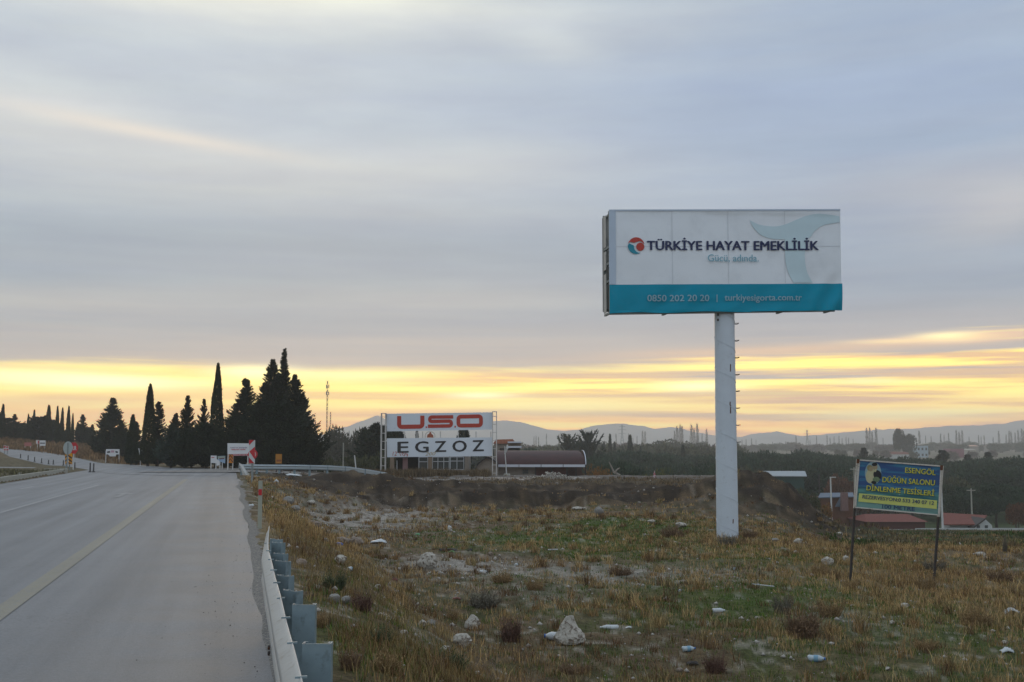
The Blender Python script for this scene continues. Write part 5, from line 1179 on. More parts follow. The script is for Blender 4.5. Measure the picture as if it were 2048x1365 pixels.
def cypress(seed, h=8, w=.75, n=9000, sz=.2, leaf=None):
    rg = np.random.default_rng(seed); z = h * (.03 + .97 * rg.random(n) ** 1.15); f_ = z / h; a = rg.random(n) * 6.283
    prof_ = w * np.minimum(1, (f_ / .10) ** .5) * (1 - f_) ** .62 * (1.05 - .1 * f_) * (1 + .22 * (fbm(a * 1.1 + seed, z * .9, 3, seed) - .5) * 2)
    r = prof_ * (1 - .55 * rg.random(n) ** 2.2); P = np.stack([r * np.cos(a), r * np.sin(a), z], 1)
    D = np.stack([np.cos(a) * .35, np.sin(a) * .35, np.ones(n)], 1) + rg.normal(size=(n, 3)) * .25
    V, Fc, C_ = cards(P, D, sz * (.6 + .8 * rg.random(n)), rg, .45)
    return mk_tree('cypress', V, Fc, C_, leaf or L_cyp, trunk_mb(h * .9, w * .18, rg))
def conifer(seed, h=9, w=2.4, nb=260, per=46, sz=.24, power=.8, leaf=None, ragged=.5, lean=0.0, base=.03, up=.35, name='conifer', sparse_top=0.0):
    rg = np.random.default_rng(seed); f_ = base + (1 - base) * rg.random(nb) ** 1.05; a = rg.random(nb) * 6.283; Lb = w * (1 - f_) ** (power * 1.15) * np.minimum(1, (.45 + f_ * 3)) * (1 + ragged * (rg.random(nb) - .45) * 1.9) * (.82 + .36 * vnoise(f_ * 7, f_ * 0, seed)) + .02 * w
    nb_keep = 1; t_ = rg.random((nb, per)) ** .8; keep = rg.random((nb, per)) > sparse_top * sm(.75, .9, f_)[:, None]
    z0 = f_ * h; ang_ = a[:, None] + (rg.random((nb, per)) - .5) * .22 / (.3 + t_); R_ = Lb[:, None] * t_
    zz = z0[:, None] + R_ * up * (.4 + t_) + (rg.random((nb, per)) - .5) * .26 * h / 9 * (1.15 - t_) * (1 - .6 * f_[:, None])
    X_ = R_ * np.cos(ang_) + lean * h * (zz / h) ** 2.5; Y_ = R_ * np.sin(ang_)
    P = np.stack([X_, Y_, zz], -1)[keep]; D = np.stack([np.cos(ang_), np.sin(ang_), up + .3 + 0 * ang_], -1)[keep] + rg.normal(size=(keep.sum(), 3)) * .55
    V, Fc, C_ = cards(P, D, sz * .85 * (.5 + 1.0 * rg.random(len(P))), rg, .42)
    return mk_tree(name, V, Fc, C_, leaf or L_con, trunk_mb(h * .95, h * .018 + .05, rg, lean, 6))
def lobed(seed, h=8, w=4, nl=14, per=420, sz=.4, leaf=None, flat=.45, zc=.7, name='stone_pine', trunk=True, limbs=5, fill=.5, lobe=1.0):
    """crown of several overlapping leaf clouds"""
    rg = np.random.default_rng(seed); Ps, Ds = [], []
    for i in range(nl):
        a = rg.random() * 6.283; rr_ = w * .5 * (rg.random() ** .6) * .75; c = np.array((rr_ * math.cos(a), rr_ * math.sin(a), h * zc + h * (1 - zc) * .5 * (rg.random() - .3) * 1.3 * (1 - rr_ / w)))
        lr_ = w * (.16 + .14 * rg.random()) * lobe; d = rg.normal(size=(per, 3)); d /= np.linalg.norm(d, axis=1)[:, None]; rad_ = lr_ * (1 - fill * rg.random(per) ** 2)[:, None]
        Ps.append(c + d * rad_ * np.array((1, 1, flat + .25))); Ds.append(d + np.array((0, 0, .4)) + rg.normal(size=(per, 3)) * .4)
    P = np.vstack(Ps); P[:, 2] = np.clip(P[:, 2], .05, h); V, Fc, C_ = cards(P, np.vstack(Ds), sz * (.6 + .8 * rg.random(len(P))), rg, .6)
    return mk_tree(name, V, Fc, C_, leaf or L_pine, trunk_mb(h * zc * 1.1, h * .03, rg, 0, limbs, .5))
def poplar(seed, h=20, w=1.7, n=900, sz=2.0, leaf=None, thin=.10):
    rg = np.random.default_rng(seed); f_ = .12 + .88 * rg.random(n) ** .9; a = rg.random(n) * 6.283; r = w * np.minimum(1, f_ / .35) * (1.02 - f_) ** .5 * rg.random(n) ** .6
    P = np.stack([r * np.cos(a), r * np.sin(a), f_ * h * .95], 1); D = np.stack([np.cos(a) * .18, np.sin(a) * .18, np.ones(n)], 1) + rg.normal(size=(n, 3)) * .10
    V, Fc, C_ = cards(P, D, sz * (.5 + .8 * rg.random(n)), rg, thin)
    return mk_tree('bare_poplar', V, Fc, C_, leaf or L_bare, trunk_mb(h * .97, h * .012, rg, 0, 0))
def put(r_, px, py_top, Yd, h0, label=None, group=None, wscale=1.0, rot=0.0, cat=None, py_base=None):
    """stand tree r_ (height h0) on the terrain at distance Yd with its top at picture height py_top"""
    p = W(px, py_top, Yd); zb = Z(p.x, Yd); k = max(.05, (p.z - zb) / h0); r_.location = (p.x, Yd, zb); r_.scale = (k * wscale, k * wscale, k); r_.rotation_euler = (0, 0, rot)
    if label: r_['label'] = label
    if group: r_['group'] = group
    if cat: r_['category'] = cat
    return r_
def dupl(proto): return copy_tree(proto)
used_ = set()
def inst(proto, *a, **k):
    o = proto if proto.name not in used_ else dupl(proto); used_.add(proto.name); return put(o, *a, **k)
# --- the dark group beside the road, each tree modelled on its own
put(conifer(1, 9, 2.2, 420, 80, .22, .62, ragged=.45), 492, 760, 92, 9, 'broad dark conifer with blunt top left of the tallest conifers', wscale=1.0)
put(conifer(2, 10, 2.5, 420, 80, .22, .85, ragged=.6), 546, 722, 93, 10, 'dark pointed conifer just left of the tallest bent leader')
t_ = put(conifer(3, 11, 2.7, 460, 80, .20, 1.25, ragged=.6, sparse_top=.25, lean=.012), 566, 700, 94, 11, 'tallest dark conifer with thin ragged bent leader at the top')
put(conifer(4, 9.5, 2.6, 420, 80, .22, .85, ragged=.65), 590, 752, 92, 9.5, 'dark conifer right of the tallest one, with a spiky tip')
put(conifer(5, 6, 2.9, 420, 90, .22, .7, ragged=.5, up=.35), 608, 832, 91, 6, 'low spreading dark conifer at the right end of the big clump')
put(conifer(6, 7, 3.1, 420, 90, .24, .6, ragged=.6), 522, 808, 89, 7, 'bushy dark conifer filling the middle of the big clump', wscale=1.1)
put(conifer(61, 8, 2.2, 380, 80, .22, .85, ragged=.6), 531, 768, 93, 8, 'dark conifer filling the gap left of the tallest conifers')
put(conifer(62, 8, 2.4, 380, 80, .22, .85, ragged=.6), 604, 788, 92, 8, 'dark conifer on the right slope of the big clump')
put(conifer(63, 7, 2.0, 340, 80, .22, .75, ragged=.6), 477, 801, 91, 7, 'dark conifer on the left slope of the big clump')
put(conifer(64, 8, 2.2, 380, 80, .22, .9, ragged=.6), 558, 750, 94, 8, 'dark conifer directly under the tallest bent leader')
put(conifer(7, 6, 2.7, 340, 80, .24, .6, ragged=.5), 470, 836, 90, 6, 'bushy dark conifer between the tall cypress and the big clump')
put(conifer(8, 6, 2.9, 400, 90, .24, .6, ragged=.6), 572, 800, 89, 6.5, 'bushy dark conifer low in the right half of the big clump', wscale=1.1)
put(conifer(81, 5, 1.5, 300, 70, .24, .7, ragged=.5, up=.35), 624, 868, 93, 5, 'small dark conifer at the very right edge of the big clump')
put(cypress(11, 10, .95, 16000, .17), 436.5, 729, 91, 10, 'tallest slim cypress left of the big dark clump', wscale=.92)
put(cypress(12, 9, .95, 14000, .18), 301, 770, 97, 9, 'slim tall cypress standing alone over the left road bend')
put(conifer(13, 8, 1.0, 300, 70, .2, .5, ragged=.5), 318, 806, 98, 8, 'narrow ragged conifer touching the right side of the left cypress', wscale=1.15)
put(conifer(14, 8, 1.5, 300, 70, .22, .8, ragged=.7, up=.5), 376, 794, 95, 8, 'ragged conifer with a thin tip between the two tall cypresses')
put(conifer(15, 7, 1.9, 320, 70, .22, .8, ragged=.7, up=.5), 352, 829, 97, 7, 'broad low conifer left of the ragged thin-tipped conifer')
t15 = put(conifer(16, 8, 1.6, 300, 60, .2, 1.0, ragged=.8, up=.7, sparse_top=.3), 408, 800, 93, 8, 'dark tree with bare forked top left of the tallest cypress')
put(conifer(17, 5, 2.6, 300, 80, .24, .5, ragged=.5), 415, 850, 89, 5, 'dense dark bush at the foot of the tallest cypress')
put(conifer(18, 5, 2.4, 300, 80, .24, .5, ragged=.5), 385, 858, 91, 5, 'dense dark bush right of the silvery tree', )
put(conifer(19, 5, 1.8, 260, 80, .24, .6, leaf=L_silver), 344, 852, 89, 5, 'greyish silvery conifer at the foot of the tree belt')
put(conifer(191, 4, 2.0, 260, 80, .24, .5), 370, 878, 88, 4, 'low dark bush in front of the thin-tipped conifer')
put(conifer(192, 4, 2.2, 260, 80, .24, .5), 452, 866, 88, 4.2, 'low dark bush behind the white advert board')
put(conifer(193, 4, 2.2, 260, 80, .24, .5), 545, 880, 87, 4.2, 'low dark bush behind the red and white chevron sign')
put(cypress(20, 6, .75, 9000, .2), 266, 832, 104, 6, 'short cypress left of the tiny white cut-out board', wscale=1.15); put(conifer(21, 5, .8, 200, 50, .2, .5), 274, 846, 106, 5, 'narrow ragged shrub right of the short cypress')
put(conifer(22, 7, 1.8, 300, 60, .26, .8, ragged=.6), 226, 799, 136, 7, 'tall bumpy conifer in the middle of the left tree belt', wscale=1.25); put(conifer(23, 6, 1.6, 260, 60, .26, .8), 210, 830, 138, 6, 'conifer on the left shoulder of the bumpy one')
put(conifer(24, 6, 1.7, 260, 60, .26, .8), 243, 842, 134, 6, 'conifer on the right shoulder of the bumpy one', wscale=1.1); put(conifer(25, 4, 2.2, 260, 60, .26, .5), 255, 868, 130, 4, 'dark shrub where the tree belt dips left of the short cypress'); put(conifer(26, 4, 2.2, 260, 60, .26, .5), 205, 866, 140, 4.2, 'dark shrub under the bumpy conifer')
PC = [conifer(30 + k, 7, 1.5, 240, 55, .3, .8, ragged=.6) for k in range(3)]; PB = [conifer(34 + k, 5, 2.4, 240, 60, .32, .45, ragged=.4, name='conifer_bush') for k in range(2)]; PY = [cypress(37 + k, 8, .78, 6000, .26) for k in range(2)]
for k, (px, py, kind, ws, lab) in enumerate(((1, 826, 'y', 1, 'slim cypress cut by the left picture edge'), (6.5, 810, 'y', 1.1, 'tall slim cypress nearest the left picture edge'), (16, 838, 'b', 1.1, 'round dark bush right of the leftmost cypresses'), (30, 830, 'c', 1.3, 'broad conifer over the leftmost round bush'), (42, 848, 'b', 1, 'low dark bush right of the leftmost broad conifer'),
        (50, 843, 'y', .9, 'short slim cypress, first of the far left row'), (57, 829, 'y', .9, 'slim cypress, second of the far left row'), (62, 838, 'c', .8, 'thin conifer between cypresses of the far left row'), (69, 821, 'y', .9, 'slim cypress, third of the far left row'), (80, 836, 'b', 1.2, 'dark bush among the far left cypresses'),
        (90, 832, 'c', 1.0, 'conifer left of the highest far left cypress'), (98, 812, 'y', 1.2, 'highest cypress in the far left belt'), (106, 842, 'b', .8, 'dark bush right of the highest far left cypress'), (115.6, 814, 'y', .8, 'first of four even slim cypresses in the far left belt'), (125.5, 817, 'y', .8, 'second of four even slim cypresses in the far left belt'),
        (138, 814, 'y', .8, 'third of four even slim cypresses in the far left belt'), (146, 828, 'y', .7, 'last and lowest of four even slim cypresses in the far left belt'), (156, 845, 'c', .9, 'small conifer right of the four even cypresses'), (166, 831, 'c', 1.2, 'pointed conifer over the stop sign'), (176, 856, 'b', .8, 'low dark bush right of the pointed conifer'), (185, 850, 'c', 1.2, 'stubby conifer between the pointed one and the bumpy one'), (131, 862, 'b', 1, 'low dark bush behind the stop sign'), (-12, 840, 'b', 1, 'dark bush just outside the left picture edge'))):
    pr_ = {'y': PY, 'b': PB, 'c': PC}[kind][k % (2 if kind != 'c' else 3)]; inst(pr_, px, py, 176 + (k * 7) % 15, {'y': 8, 'b': 5, 'c': 7}[kind], lab, wscale=ws * (1.25 if kind == 'b' else 1.0), rot=k * 1.3)
# --- valley: middle distance, individually placed
SP = [lobed(50 + k, 8, 8.5, 11, 700, .36, L_pine, .35, .62, fill=.25, lobe=1.25) for k in range(4)]; MX = [lobed(60 + k, 7, 7, 12, 260, .5, L_mix, .9, .5, 'broadleaf_tree', fill=.3) for k in range(3)]; BT = [poplar(70 + k, 20, 1.3, 420, 2.0, thin=.07) for k in range(4)]
BW = [lobed(75 + k, 6, 7, 10, 120, 1.0, L_bare, .9, .5, 'bare_tree', fill=.8) for k in range(2)]
inst(lobed(80, 7, 5.5, 14, 420, .32, L_greygreen, 1.0, .68, 'round_tree', fill=.4), 695, 856, 190, 7, 'lone round pale tree left of the double hoarding', wscale=.62)
inst(conifer(82, 7, 2.6, 300, 70, .28, .55), 752, 851, 128, 7, 'dark bushy tree behind the left lattice tower', wscale=.95); inst(conifer(83, 6, 2.2, 280, 70, .28, .6), 742, 872, 124, 6, 'dark tree at the left edge of the double hoarding')
inst(conifer(84, 6, 1.8, 280, 60, .28, .7), 786, 863, 134, 6, 'dark conifer seen in the gap of the double hoarding, left'); inst(conifer(85, 6, 1.9, 280, 60, .28, .7), 797, 868, 136, 6, 'second dark conifer in the left gap of the hoarding')
inst(cypress(86, 7, .6, 5000, .25), 834, 862, 150, 7, 'thin cypress seen in the gap of the double hoarding', wscale=.5); inst(conifer(87, 6, 1.5, 240, 50, .3, .7), 922, 864, 150, 6, 'dark conifer in the right gap of the double hoarding', wscale=.6); inst(conifer(88, 6, 1.5, 240, 50, .3, .7), 931, 865, 152, 6, 'second dark conifer in the right gap of the hoarding', wscale=.6)
for k, (px, py, Yd, ws, lab) in enumerate(((652, 912, 118, .6, 'olive bush right of the dark conifer clump'), (668, 915, 112, .6, 'low olive bush left of the thin grey pole'), (704, 912, 110, .8, 'yellow-green bush right of the thin grey pole'), (728, 908, 114, .8, 'yellow-green bush left of the hoarding tower'), (752, 902, 116, .8, 'tall olive bush at the foot of the left lattice tower'))):
    inst(MX[k % 3], px, py, Yd, 7, lab, wscale=ws, rot=k, cat='bush')
for px, py, Yd, ws, lab in ((1138, 878, 250, .75, 'left one of two dark feathery pines over the shed roof'), (1177, 872, 240, .8, 'larger dark feathery pine over the shed roof'), (1160, 890, 255, .7, 'dark pine between the two feathery pines')):
    inst(conifer(90 + px % 7, 10, 2.6, 180, 40, .55, .35, ragged=.9, up=.6), px, py, Yd, 10, lab, wscale=ws * .9)
for k, (px, py, Yd, lab) in enumerate(((1220, 871, 330, 'slim dark cypress right of the feathery pines'), (1229, 886, 335, 'short cypress beside the slim dark one'), (1208, 886, 340, 'short faint cypress left of the slim dark one'), (1260, 873, 300, 'tall slim dark cypress over the central pine belt'), (1281, 895, 340, 'small cypress right of the tall one over the pine belt'), (1366, 892, 290, 'dark cypress left of the billboard pole'))):
    inst(PY[k % 2], px, py, Yd, 8, lab, wscale=.72 if Yd > 320 else 1.0, rot=k)
for k, (px, py, Yd, ws, lab) in enumerate(((1727, 899, 300, 1, 'pointed conifer above the tilted sign'), (1885, 903, 280, 1.4, 'broad pointed conifer right of the tilted sign'), (1976, 907, 290, 1.1, 'pointed conifer in the belt before the plain, right side'), (1935, 912, 295, 1.2, 'blunt conifer left of the pointed one in the right belt'))):
    inst(PC[k % 3], px, py, Yd, 7, lab, wscale=ws * 1.3, rot=k * 2)
inst(lobed(96, 8, 7, 16, 500, .5, L_con, 1.0, .6, 'skyline_tree', fill=.3), 1797, 860, 640, 8, 'large round dark tree on the right skyline', wscale=.42); inst(lobed(97, 7, 8, 14, 500, .5, L_con, .9, .6, 'skyline_tree', fill=.3), 1815, 871, 630, 7, 'lower round dark tree attached to the large skyline tree', wscale=.55)
for k, (px, py, Yd, ws, lab) in enumerate(((1990, 966, 172, 1.25, 'big dark round pine at the right, before the red roofed house'), (1905, 963, 178, .8, 'dark round pine right behind the tilted sign'), (2030, 985, 165, .9, 'dark round pine at the right picture edge'), (1950, 975, 180, .9, 'dark pine behind the concrete utility pole'), (1925, 985, 168, .8, 'lower dark pine left of the utility pole'), (1965, 990, 166, .9, 'lower dark pine right of the utility pole'))):
    inst(SP[k % 4], px, py, Yd, 8, lab, wscale=ws, rot=k)
for k, (px, py, Yd, ws, lab, proto) in enumerate(((1695, 935, 185, .8, 'rust brown bare tree left of the tilted sign', None), (1676, 950, 182, .6, 'lower rust brown tree beside the green shed', None), (2035, 1000, 140, .8, 'brown bare thicket at the right edge above the parapet', None), (1600, 972, 140, .5, 'olive bush behind the dirt heap', 'm'), (1620, 985, 132, .5, 'yellow-green bush at the foot of the dirt heap', 'm'), (1655, 1005, 128, .4, 'orange-brown bush before the timber hut', 'o'))):
    pr_ = {None: None, 'm': MX[k % 3], 'o': None}[proto]
    if pr_ is None: pr_ = lobed(100 + k, 6, 6, 12, 380, .30, L_rust if proto is None else L_orange, .9, .5, 'autumn_tree', fill=.5)
    inst(pr_, px, py, Yd, 6 if pr_.name.startswith('autumn') else 7, lab, wscale=ws, rot=k, cat='bush' if 'bush' in lab else 'tree')
for k, (px, py, Yd, ws, lab, L_) in enumerate(((1198, 930, 118, .6, 'round orange autumn shrub on the plateau edge', L_orange), (1157, 938, 116, .5, 'orange-brown shrub at the right end of the long shed', L_rust), (1300, 935, 125, .5, 'yellow-green shrub behind the small flag', L_green), (1338, 938, 128, .5, 'green-brown shrub right of the small flag', L_green))):
    inst(lobed(110 + k, 4, 4.6, 10, 380, .18, L_, .9, .5, 'shrub', fill=.5), px, py, Yd, 4, lab, wscale=ws, cat='shrub')
for k, (px, py, Yd, ws) in enumerate(((1235, 922, 150, .75), (1215, 932, 145, .5), (1262, 936, 150, .5), (1440, 925, 165, .8), (1425, 942, 160, .6), (1318, 928, 170, .6))):
    inst(SP[k % 4], px, py, Yd, 8, ('dark green pine behind the bent dead branch', 'low dark green pine left of the bent dead branch', 'low dark green pine right of the bent dead branch', 'dark green pine touching the left side of the billboard pole', 'lower dark green pine beside the billboard pole', 'dark green pine behind the small flag')[k], wscale=ws, rot=k)
# bent dead branch
p = W(1233, 950, 92); db = thing('dead_tree', (p.x, 92, Z(p.x, 92)), 'pale bare forked dead trunk lying on the plateau edge', 'dead tree')
MB().tube([W(1240, 951, 92), W(1228, 945, 92.2), W(1222, 932, 92.1), W(1218, 924, 92)], [.10, .09, .06, .03], 6).tube([W(1228, 947, 92), W(1234, 940, 92), W(1240, 936, 92)], [.08, .05, .03], 6).tube([W(1232, 941, 92), W(1237, 936.5, 92.4)], [.05, .02], 5).build('trunk', mat('bleached_wood', (.27, .24, .20), .9, .2, 4), db)
# --- stone pine belts across the valley
rgB = np.random.default_rng(5)
def belt(n, pxr, Yr, topf, protos, h0, lab, grp, wsr=(.8, 1.2), cat='tree'):
    for k in range(n):
        px = pxr[0] + (pxr[1] - pxr[0]) * (k + rgB.random()) / n; Yd = Yr[0] + (Yr[1] - Yr[0]) * rgB.random(); py = topf(px) + rgB.normal() * (3.6 if Yr[1] < 245 else 2.4)
        inst(protos[int(rgB.integers(len(protos)))], px, py, Yd, h0, lab, grp, wsr[0] + (wsr[1] - wsr[0]) * rgB.random(), rgB.random() * 6, cat)
ip = lambda a: (lambda px: float(np.interp(px, [q[0] for q in a], [q[1] for q in a])))
belt(26, (640, 1060), (260, 330), ip([(640, 886), (760, 890), (1000, 892), (1060, 898)]), SP, 8, 'grey-green pine in the hazy wood behind the double hoarding', 'pines behind the double hoarding', (.9, 1.3))
belt(30, (1050, 1440), (250, 330), ip([(1050, 897), (1110, 900), (1200, 902), (1300, 900), (1360, 905), (1440, 906)]), SP, 8, 'dark green pine in the belt between shed roof and billboard pole', 'pines of the central belt', (.8, 1.1))
belt(22, (1060, 1440), (180, 235), ip([(1060, 918), (1200, 915), (1300, 922), (1440, 925)]), SP + MX[:1], 8, 'tree in the nearer central belt behind the plateau edge', 'nearer trees of the central belt', (.6, .85))
belt(26, (1470, 1740), (255, 320), ip([(1470, 899), (1520, 901), (1560, 905), (1600, 902), (1650, 906), (1740, 912)]), SP, 8, 'dark green stone pine in the belt right of the billboard pole', 'stone pines right of the pole', (.8, 1.15))
belt(20, (1480, 1740), (200, 240), ip([(1480, 915), (1600, 920), (1740, 925)]), SP + MX, 8, 'tree in the nearer rows above the green shed', 'nearer stone pines above the green shed', (.8, 1.0))
belt(30, (1730, 2100), (250, 310), ip([(1730, 914), (1800, 912), (1860, 915), (1920, 918), (2048, 912), (2100, 912)]), SP, 8, 'dark green stone pine in the belt behind the tilted sign', 'stone pines behind the tilted sign', (.8, 1.1))
belt(18, (1740, 2100), (205, 240), ip([(1740, 930), (1880, 935), (2000, 932), (2100, 930)]), SP + MX, 8, 'tree in the nearer rows behind the tilted sign', 'nearer stone pines behind the tilted sign', (.8, 1.0))
# hazy hedges and bare trees of the plain
belt(40, (640, 1480), (430, 640), ip([(640, 884), (1050, 886), (1150, 884), (1300, 884), (1360, 880), (1480, 887)]), MX + BW, 7, 'hazy grey tree in the hedges of the plain left of the pole', 'hazy trees of the plain left of the pole', (.9, 1.7))
belt(26, (1050, 1440), (345, 430), ip([(1050, 893), (1300, 890), (1440, 893)]), MX + BW, 7, 'hazy tree just behind the central pine belt', 'hazy trees behind the central pine belt', (.9, 1.5))
belt(46, (1470, 2100), (780, 1050), ip([(1470, 888), (1800, 887), (2100, 886)]), MX + BW, 7, 'hazy grey tree in the hedges of the plain right of the pole', 'hazy trees of the plain right of the pole', (1.0, 2.2))
belt(14, (1480, 2050), (560, 700), ip([(1480, 899), (2050, 900)]), BW + MX[:1], 7, 'low scrubby tree on the dry fields of the plain', 'scrubby trees on the dry fields', (.7, 1.2))
BT2 = BT
for grp, lab, row in (('bare poplars left of the pole', 'bare poplar on the plain left of the billboard pole', [(1068, 873), (1072, 872), (1077, 874), (1093, 868), (1118, 869), (1160, 867), (1172, 862), (1232, 868), (1257, 868), (1266, 876), (1274, 872), (1285, 862), (1290, 864), (1349, 862), (1354, 852), (1360, 849), (1364, 852), (1383, 850), (1388, 856), (1394, 848), (1404, 868), (1413, 858)]),
                      ('bare poplars right of the pole', 'bare poplar on the plain right of the billboard pole', [(1484, 880), (1492, 879), (1503, 877), (1512, 880), (1592, 872), (1633, 872), (1654, 871), (1660, 876), (1668, 874), (1678, 872), (1684, 877), (1692, 874), (1697, 876), (1706, 878), (1733, 856), (1739, 855), (1744, 864), (1752, 856), (1766, 876), (1838, 862), (1851, 872), (1862, 873), (1881, 868), (1888, 870), (1897, 867), (1912, 861), (1918, 864), (1924, 861), (1938, 874), (1957, 871), (1962, 873), (1968, 871), (1986, 875), (1997, 862), (2012, 870), (2018, 862), (2022, 864), (2030, 866), (2036, 861), (2043, 858), (2047, 862), (1571, 883), (1545, 884), (1620, 880)])):
    for k, (px, py) in enumerate(row): inst(BT2[k % 4], px, py, 880 + (k * 53) % 160, 20, lab, grp, .75 + .35 * ((k * 7) % 5) / 5 + (.35 if py < 866 else 0), k)
# ================================================================ rocks, litter, shrubs, grass of the near field
M_lime = mat('pale_limestone', (.43, .40, .345), .92, .25, 5, bump=.03, col2=(.16, .13, .10), thr=(.52, .60)); M_limed = mat('brownish_limestone', (.25, .20, .16), .92, .25, 5, bump=.03, col2=(.13, .10, .075), thr=(.5, .7)); M_conc = mat('grey_concrete_rubble', (.24, .23, .21), .92, .25, 6, bump=.02)  # dark blotches on the pale limestone paint both lichen and shadow into its colour
import bmesh
def rock(px, pyb, wpx, hpx, label, seed, m=M_lime, pts=None, flat=1.0, name='rock', sub=3, cat='rock', sharp=.5):
    g_ = G(px, pyb); k = g_.y / F; w_, h_ = wpx * k, hpx * k; r_ = np.random.default_rng(seed); bm = bmesh.new(); bmesh.ops.create_icosphere(bm, subdivisions=sub, radius=1.0); co = np.array([v.co[:] for v in bm.verts])
    if pts is not None:      # silhouette-shaped rock: list of (height fraction, left, right) in units of half width
        zf = (co[:, 2] + 1) / 2; hs_, ls_, rs_ = zip(*pts); l_ = np.interp(zf, hs_, ls_); rr_ = np.interp(zf, hs_, rs_); mid = (l_ + rr_) / 2; hw = (rr_ - l_) / 2; rad_ = np.sqrt(np.maximum(1e-6, 1 - co[:, 2] ** 2)); ux = co[:, 0] / rad_; uy = co[:, 1] / rad_
        co = np.stack([mid + hw * ux, hw * uy * .8, zf * 2 - 1], 1)
    for i in range(7):        # chisel flat facets
        d = r_.normal(size=3); d /= np.linalg.norm(d); lim = .62 + .30 * r_.random() if pts is None else .85 + .15 * r_.random(); e = co @ d - lim; co = co - np.outer(np.maximum(e, 0), d) * sharp * 1.6
    nz = fbm(co[:, 0] * 2.2 + seed, co[:, 1] * 2.2 + co[:, 2] * 1.7, 4, seed) - .5; nz2 = fbm(co[:, 0] * 7 + seed, co[:, 2] * 7 + co[:, 1] * 5, 3, seed + 9) - .5; co = co * (1 + nz[:, None] * .40 + nz2[:, None] * .16)
    for v, c in zip(bm.verts, co): v.co = (c[0] * w_ / 2, c[1] * w_ / 2 * .85, c[2] * h_ / 2 * flat)
    me = bpy.data.meshes.new(name); bm.to_mesh(me); bm.free(); me.materials.append(m)
    o = bpy.data.objects.new(name, me); COL.objects.link(o); o.location = g_ + Vector((0, w_ * .3, h_ * .42)); o.rotation_euler = (0, 0, 0 if pts else r_.random() * .6)
    return tag(o, label, cat)
rock(1139, 1292, 66, 60, 'large pointed white limestone rock in the front of the field', 1, pts=[(0, -.95, 1.0), (.3, -.9, .95), (.55, -.62, .72), (.8, -.35, .40), (1, -.15, .30)], sub=4)
rock(853, 1138, 42, 34, 'rounded white rock standing on the gravel patch', 2, pts=[(0, -.7, .85), (.4, -.98, .95), (.8, -.6, .75), (1, .0, .5)], sub=4)
rock(943, 1260, 34, 30, 'white notched rock above the flat pinkish stone', 3, pts=[(0, -.9, .8), (.45, -.8, .95), (.8, -.4, .6), (1, -.1, .3)], sub=4)
rock(922, 1294, 40, 25, 'flat rounded pinkish stone below the notched rock', 4, M_lime, pts=[(0, -.5, .6), (.5, -1, 1), (1, -.5, .6)], sub=4)
for a in ((682, 1090, 36, 18, 'long flat slab left of the brown boulder', M_limed), (713, 1092, 27, 20, 'brown boulder right of the long slab', M_limed), (651, 1086, 11, 11, 'small grey round stone left of the long slab', M_conc), (678, 1128, 30, 18, 'white broken rock left of the blue cup', M_lime), (668, 1208, 24, 22, 'grey concrete lump left of the dark bushes', M_conc), (690, 1208, 20, 16, 'smaller grey lump beside the concrete lump', M_conc),
        (575, 1010, 26, 18, 'concrete lump on the verge behind the delineator post', M_conc), (590, 1022, 18, 12, 'lower concrete lump on the verge', M_conc), (622, 1010, 18, 10, 'small white slab on the dirt left of the gravel', M_lime), (626, 1056, 30, 16, 'beige half buried boulder on the embankment', M_limed), (601, 1135, 22, 18, 'pale clod in the grass beside the guardrail posts', M_limed),
        (844, 1254, 17, 14, 'small white stone of the group left of the notched rock', M_lime), (862, 1252, 20, 12, 'grey stone of the group left of the notched rock', M_conc), (808, 1270, 16, 10, 'small white stone left of the stone group', M_lime), (890, 1305, 22, 14, 'pale stone below the flat pinkish stone', M_lime), (1157, 1021, 26, 8, 'flat white stone at the foot of the dark bank', M_lime), (1199, 1030, 19, 17, 'upright grey stone right of the flat white one', M_conc),
        (1303, 1047, 18, 8, 'flat white stone on the bright green patch', M_lime), (1362, 1056, 24, 12, 'white broken stone left of the billboard pole', M_lime), (1657, 1131, 24, 17, 'white rock before the left leg of the tilted sign', M_lime), (1693, 1125, 14, 14, 'white stone behind the left leg of the tilted sign', M_lime), (1598, 1088, 20, 12, 'white crumpled rock right of the billboard pole', M_lime), (1552, 1084, 16, 8, 'grey stone right of the pole base', M_conc), (1593, 1107, 12, 6, 'small white stone below the crumpled rock', M_lime),
        (1811, 1218, 19, 12, 'round white stone right of the big twiggy shrub', M_lime), (1786, 1250, 11, 9, 'small white stone below the round white one', M_lime), (1963, 1113, 28, 9, 'long white slab at the right above the dry grass', M_lime), (1332, 1202, 10, 9, 'small white stone left of the crushed bottle', M_lime), (756, 1176, 11, 8, 'small white stone right of the blue cup', M_lime), (835, 1213, 8, 8, 'tiny white upright stone in the middle of the brown field', M_lime), (737, 1046, 16, 8, 'white stone on the gravel track', M_lime), (900, 1063, 10, 10, 'small white stone on the far gravel', M_lime),
        (1777, 1342, 12, 8, 'small pale stone near the bottom edge right', M_lime), (1360, 1345, 14, 9, 'brown stone near the bottom edge', M_limed), (1923, 1292, 10, 6, 'small white stone left of the plastic bag', M_lime), (2012, 1290, 14, 9, 'white stone at the right edge', M_lime), (980, 1112, 9, 9, 'small brownish stone at the end of the dark scrap', M_limed), (760, 1232, 9, 7, 'little white stone by the road side bushes', M_lime), (955, 1352, 14, 9, 'white stone near the bottom edge, left', M_lime), (1680, 1072, 16, 8, 'pale stone below the dirt heap', M_lime), (1100, 1280, 14, 8, 'small grey stone left of the large pointed rock', M_conc)):
    rock(a[0], a[1], a[2], a[3], a[4], int(a[0]) + a[1], a[5], sub=3)
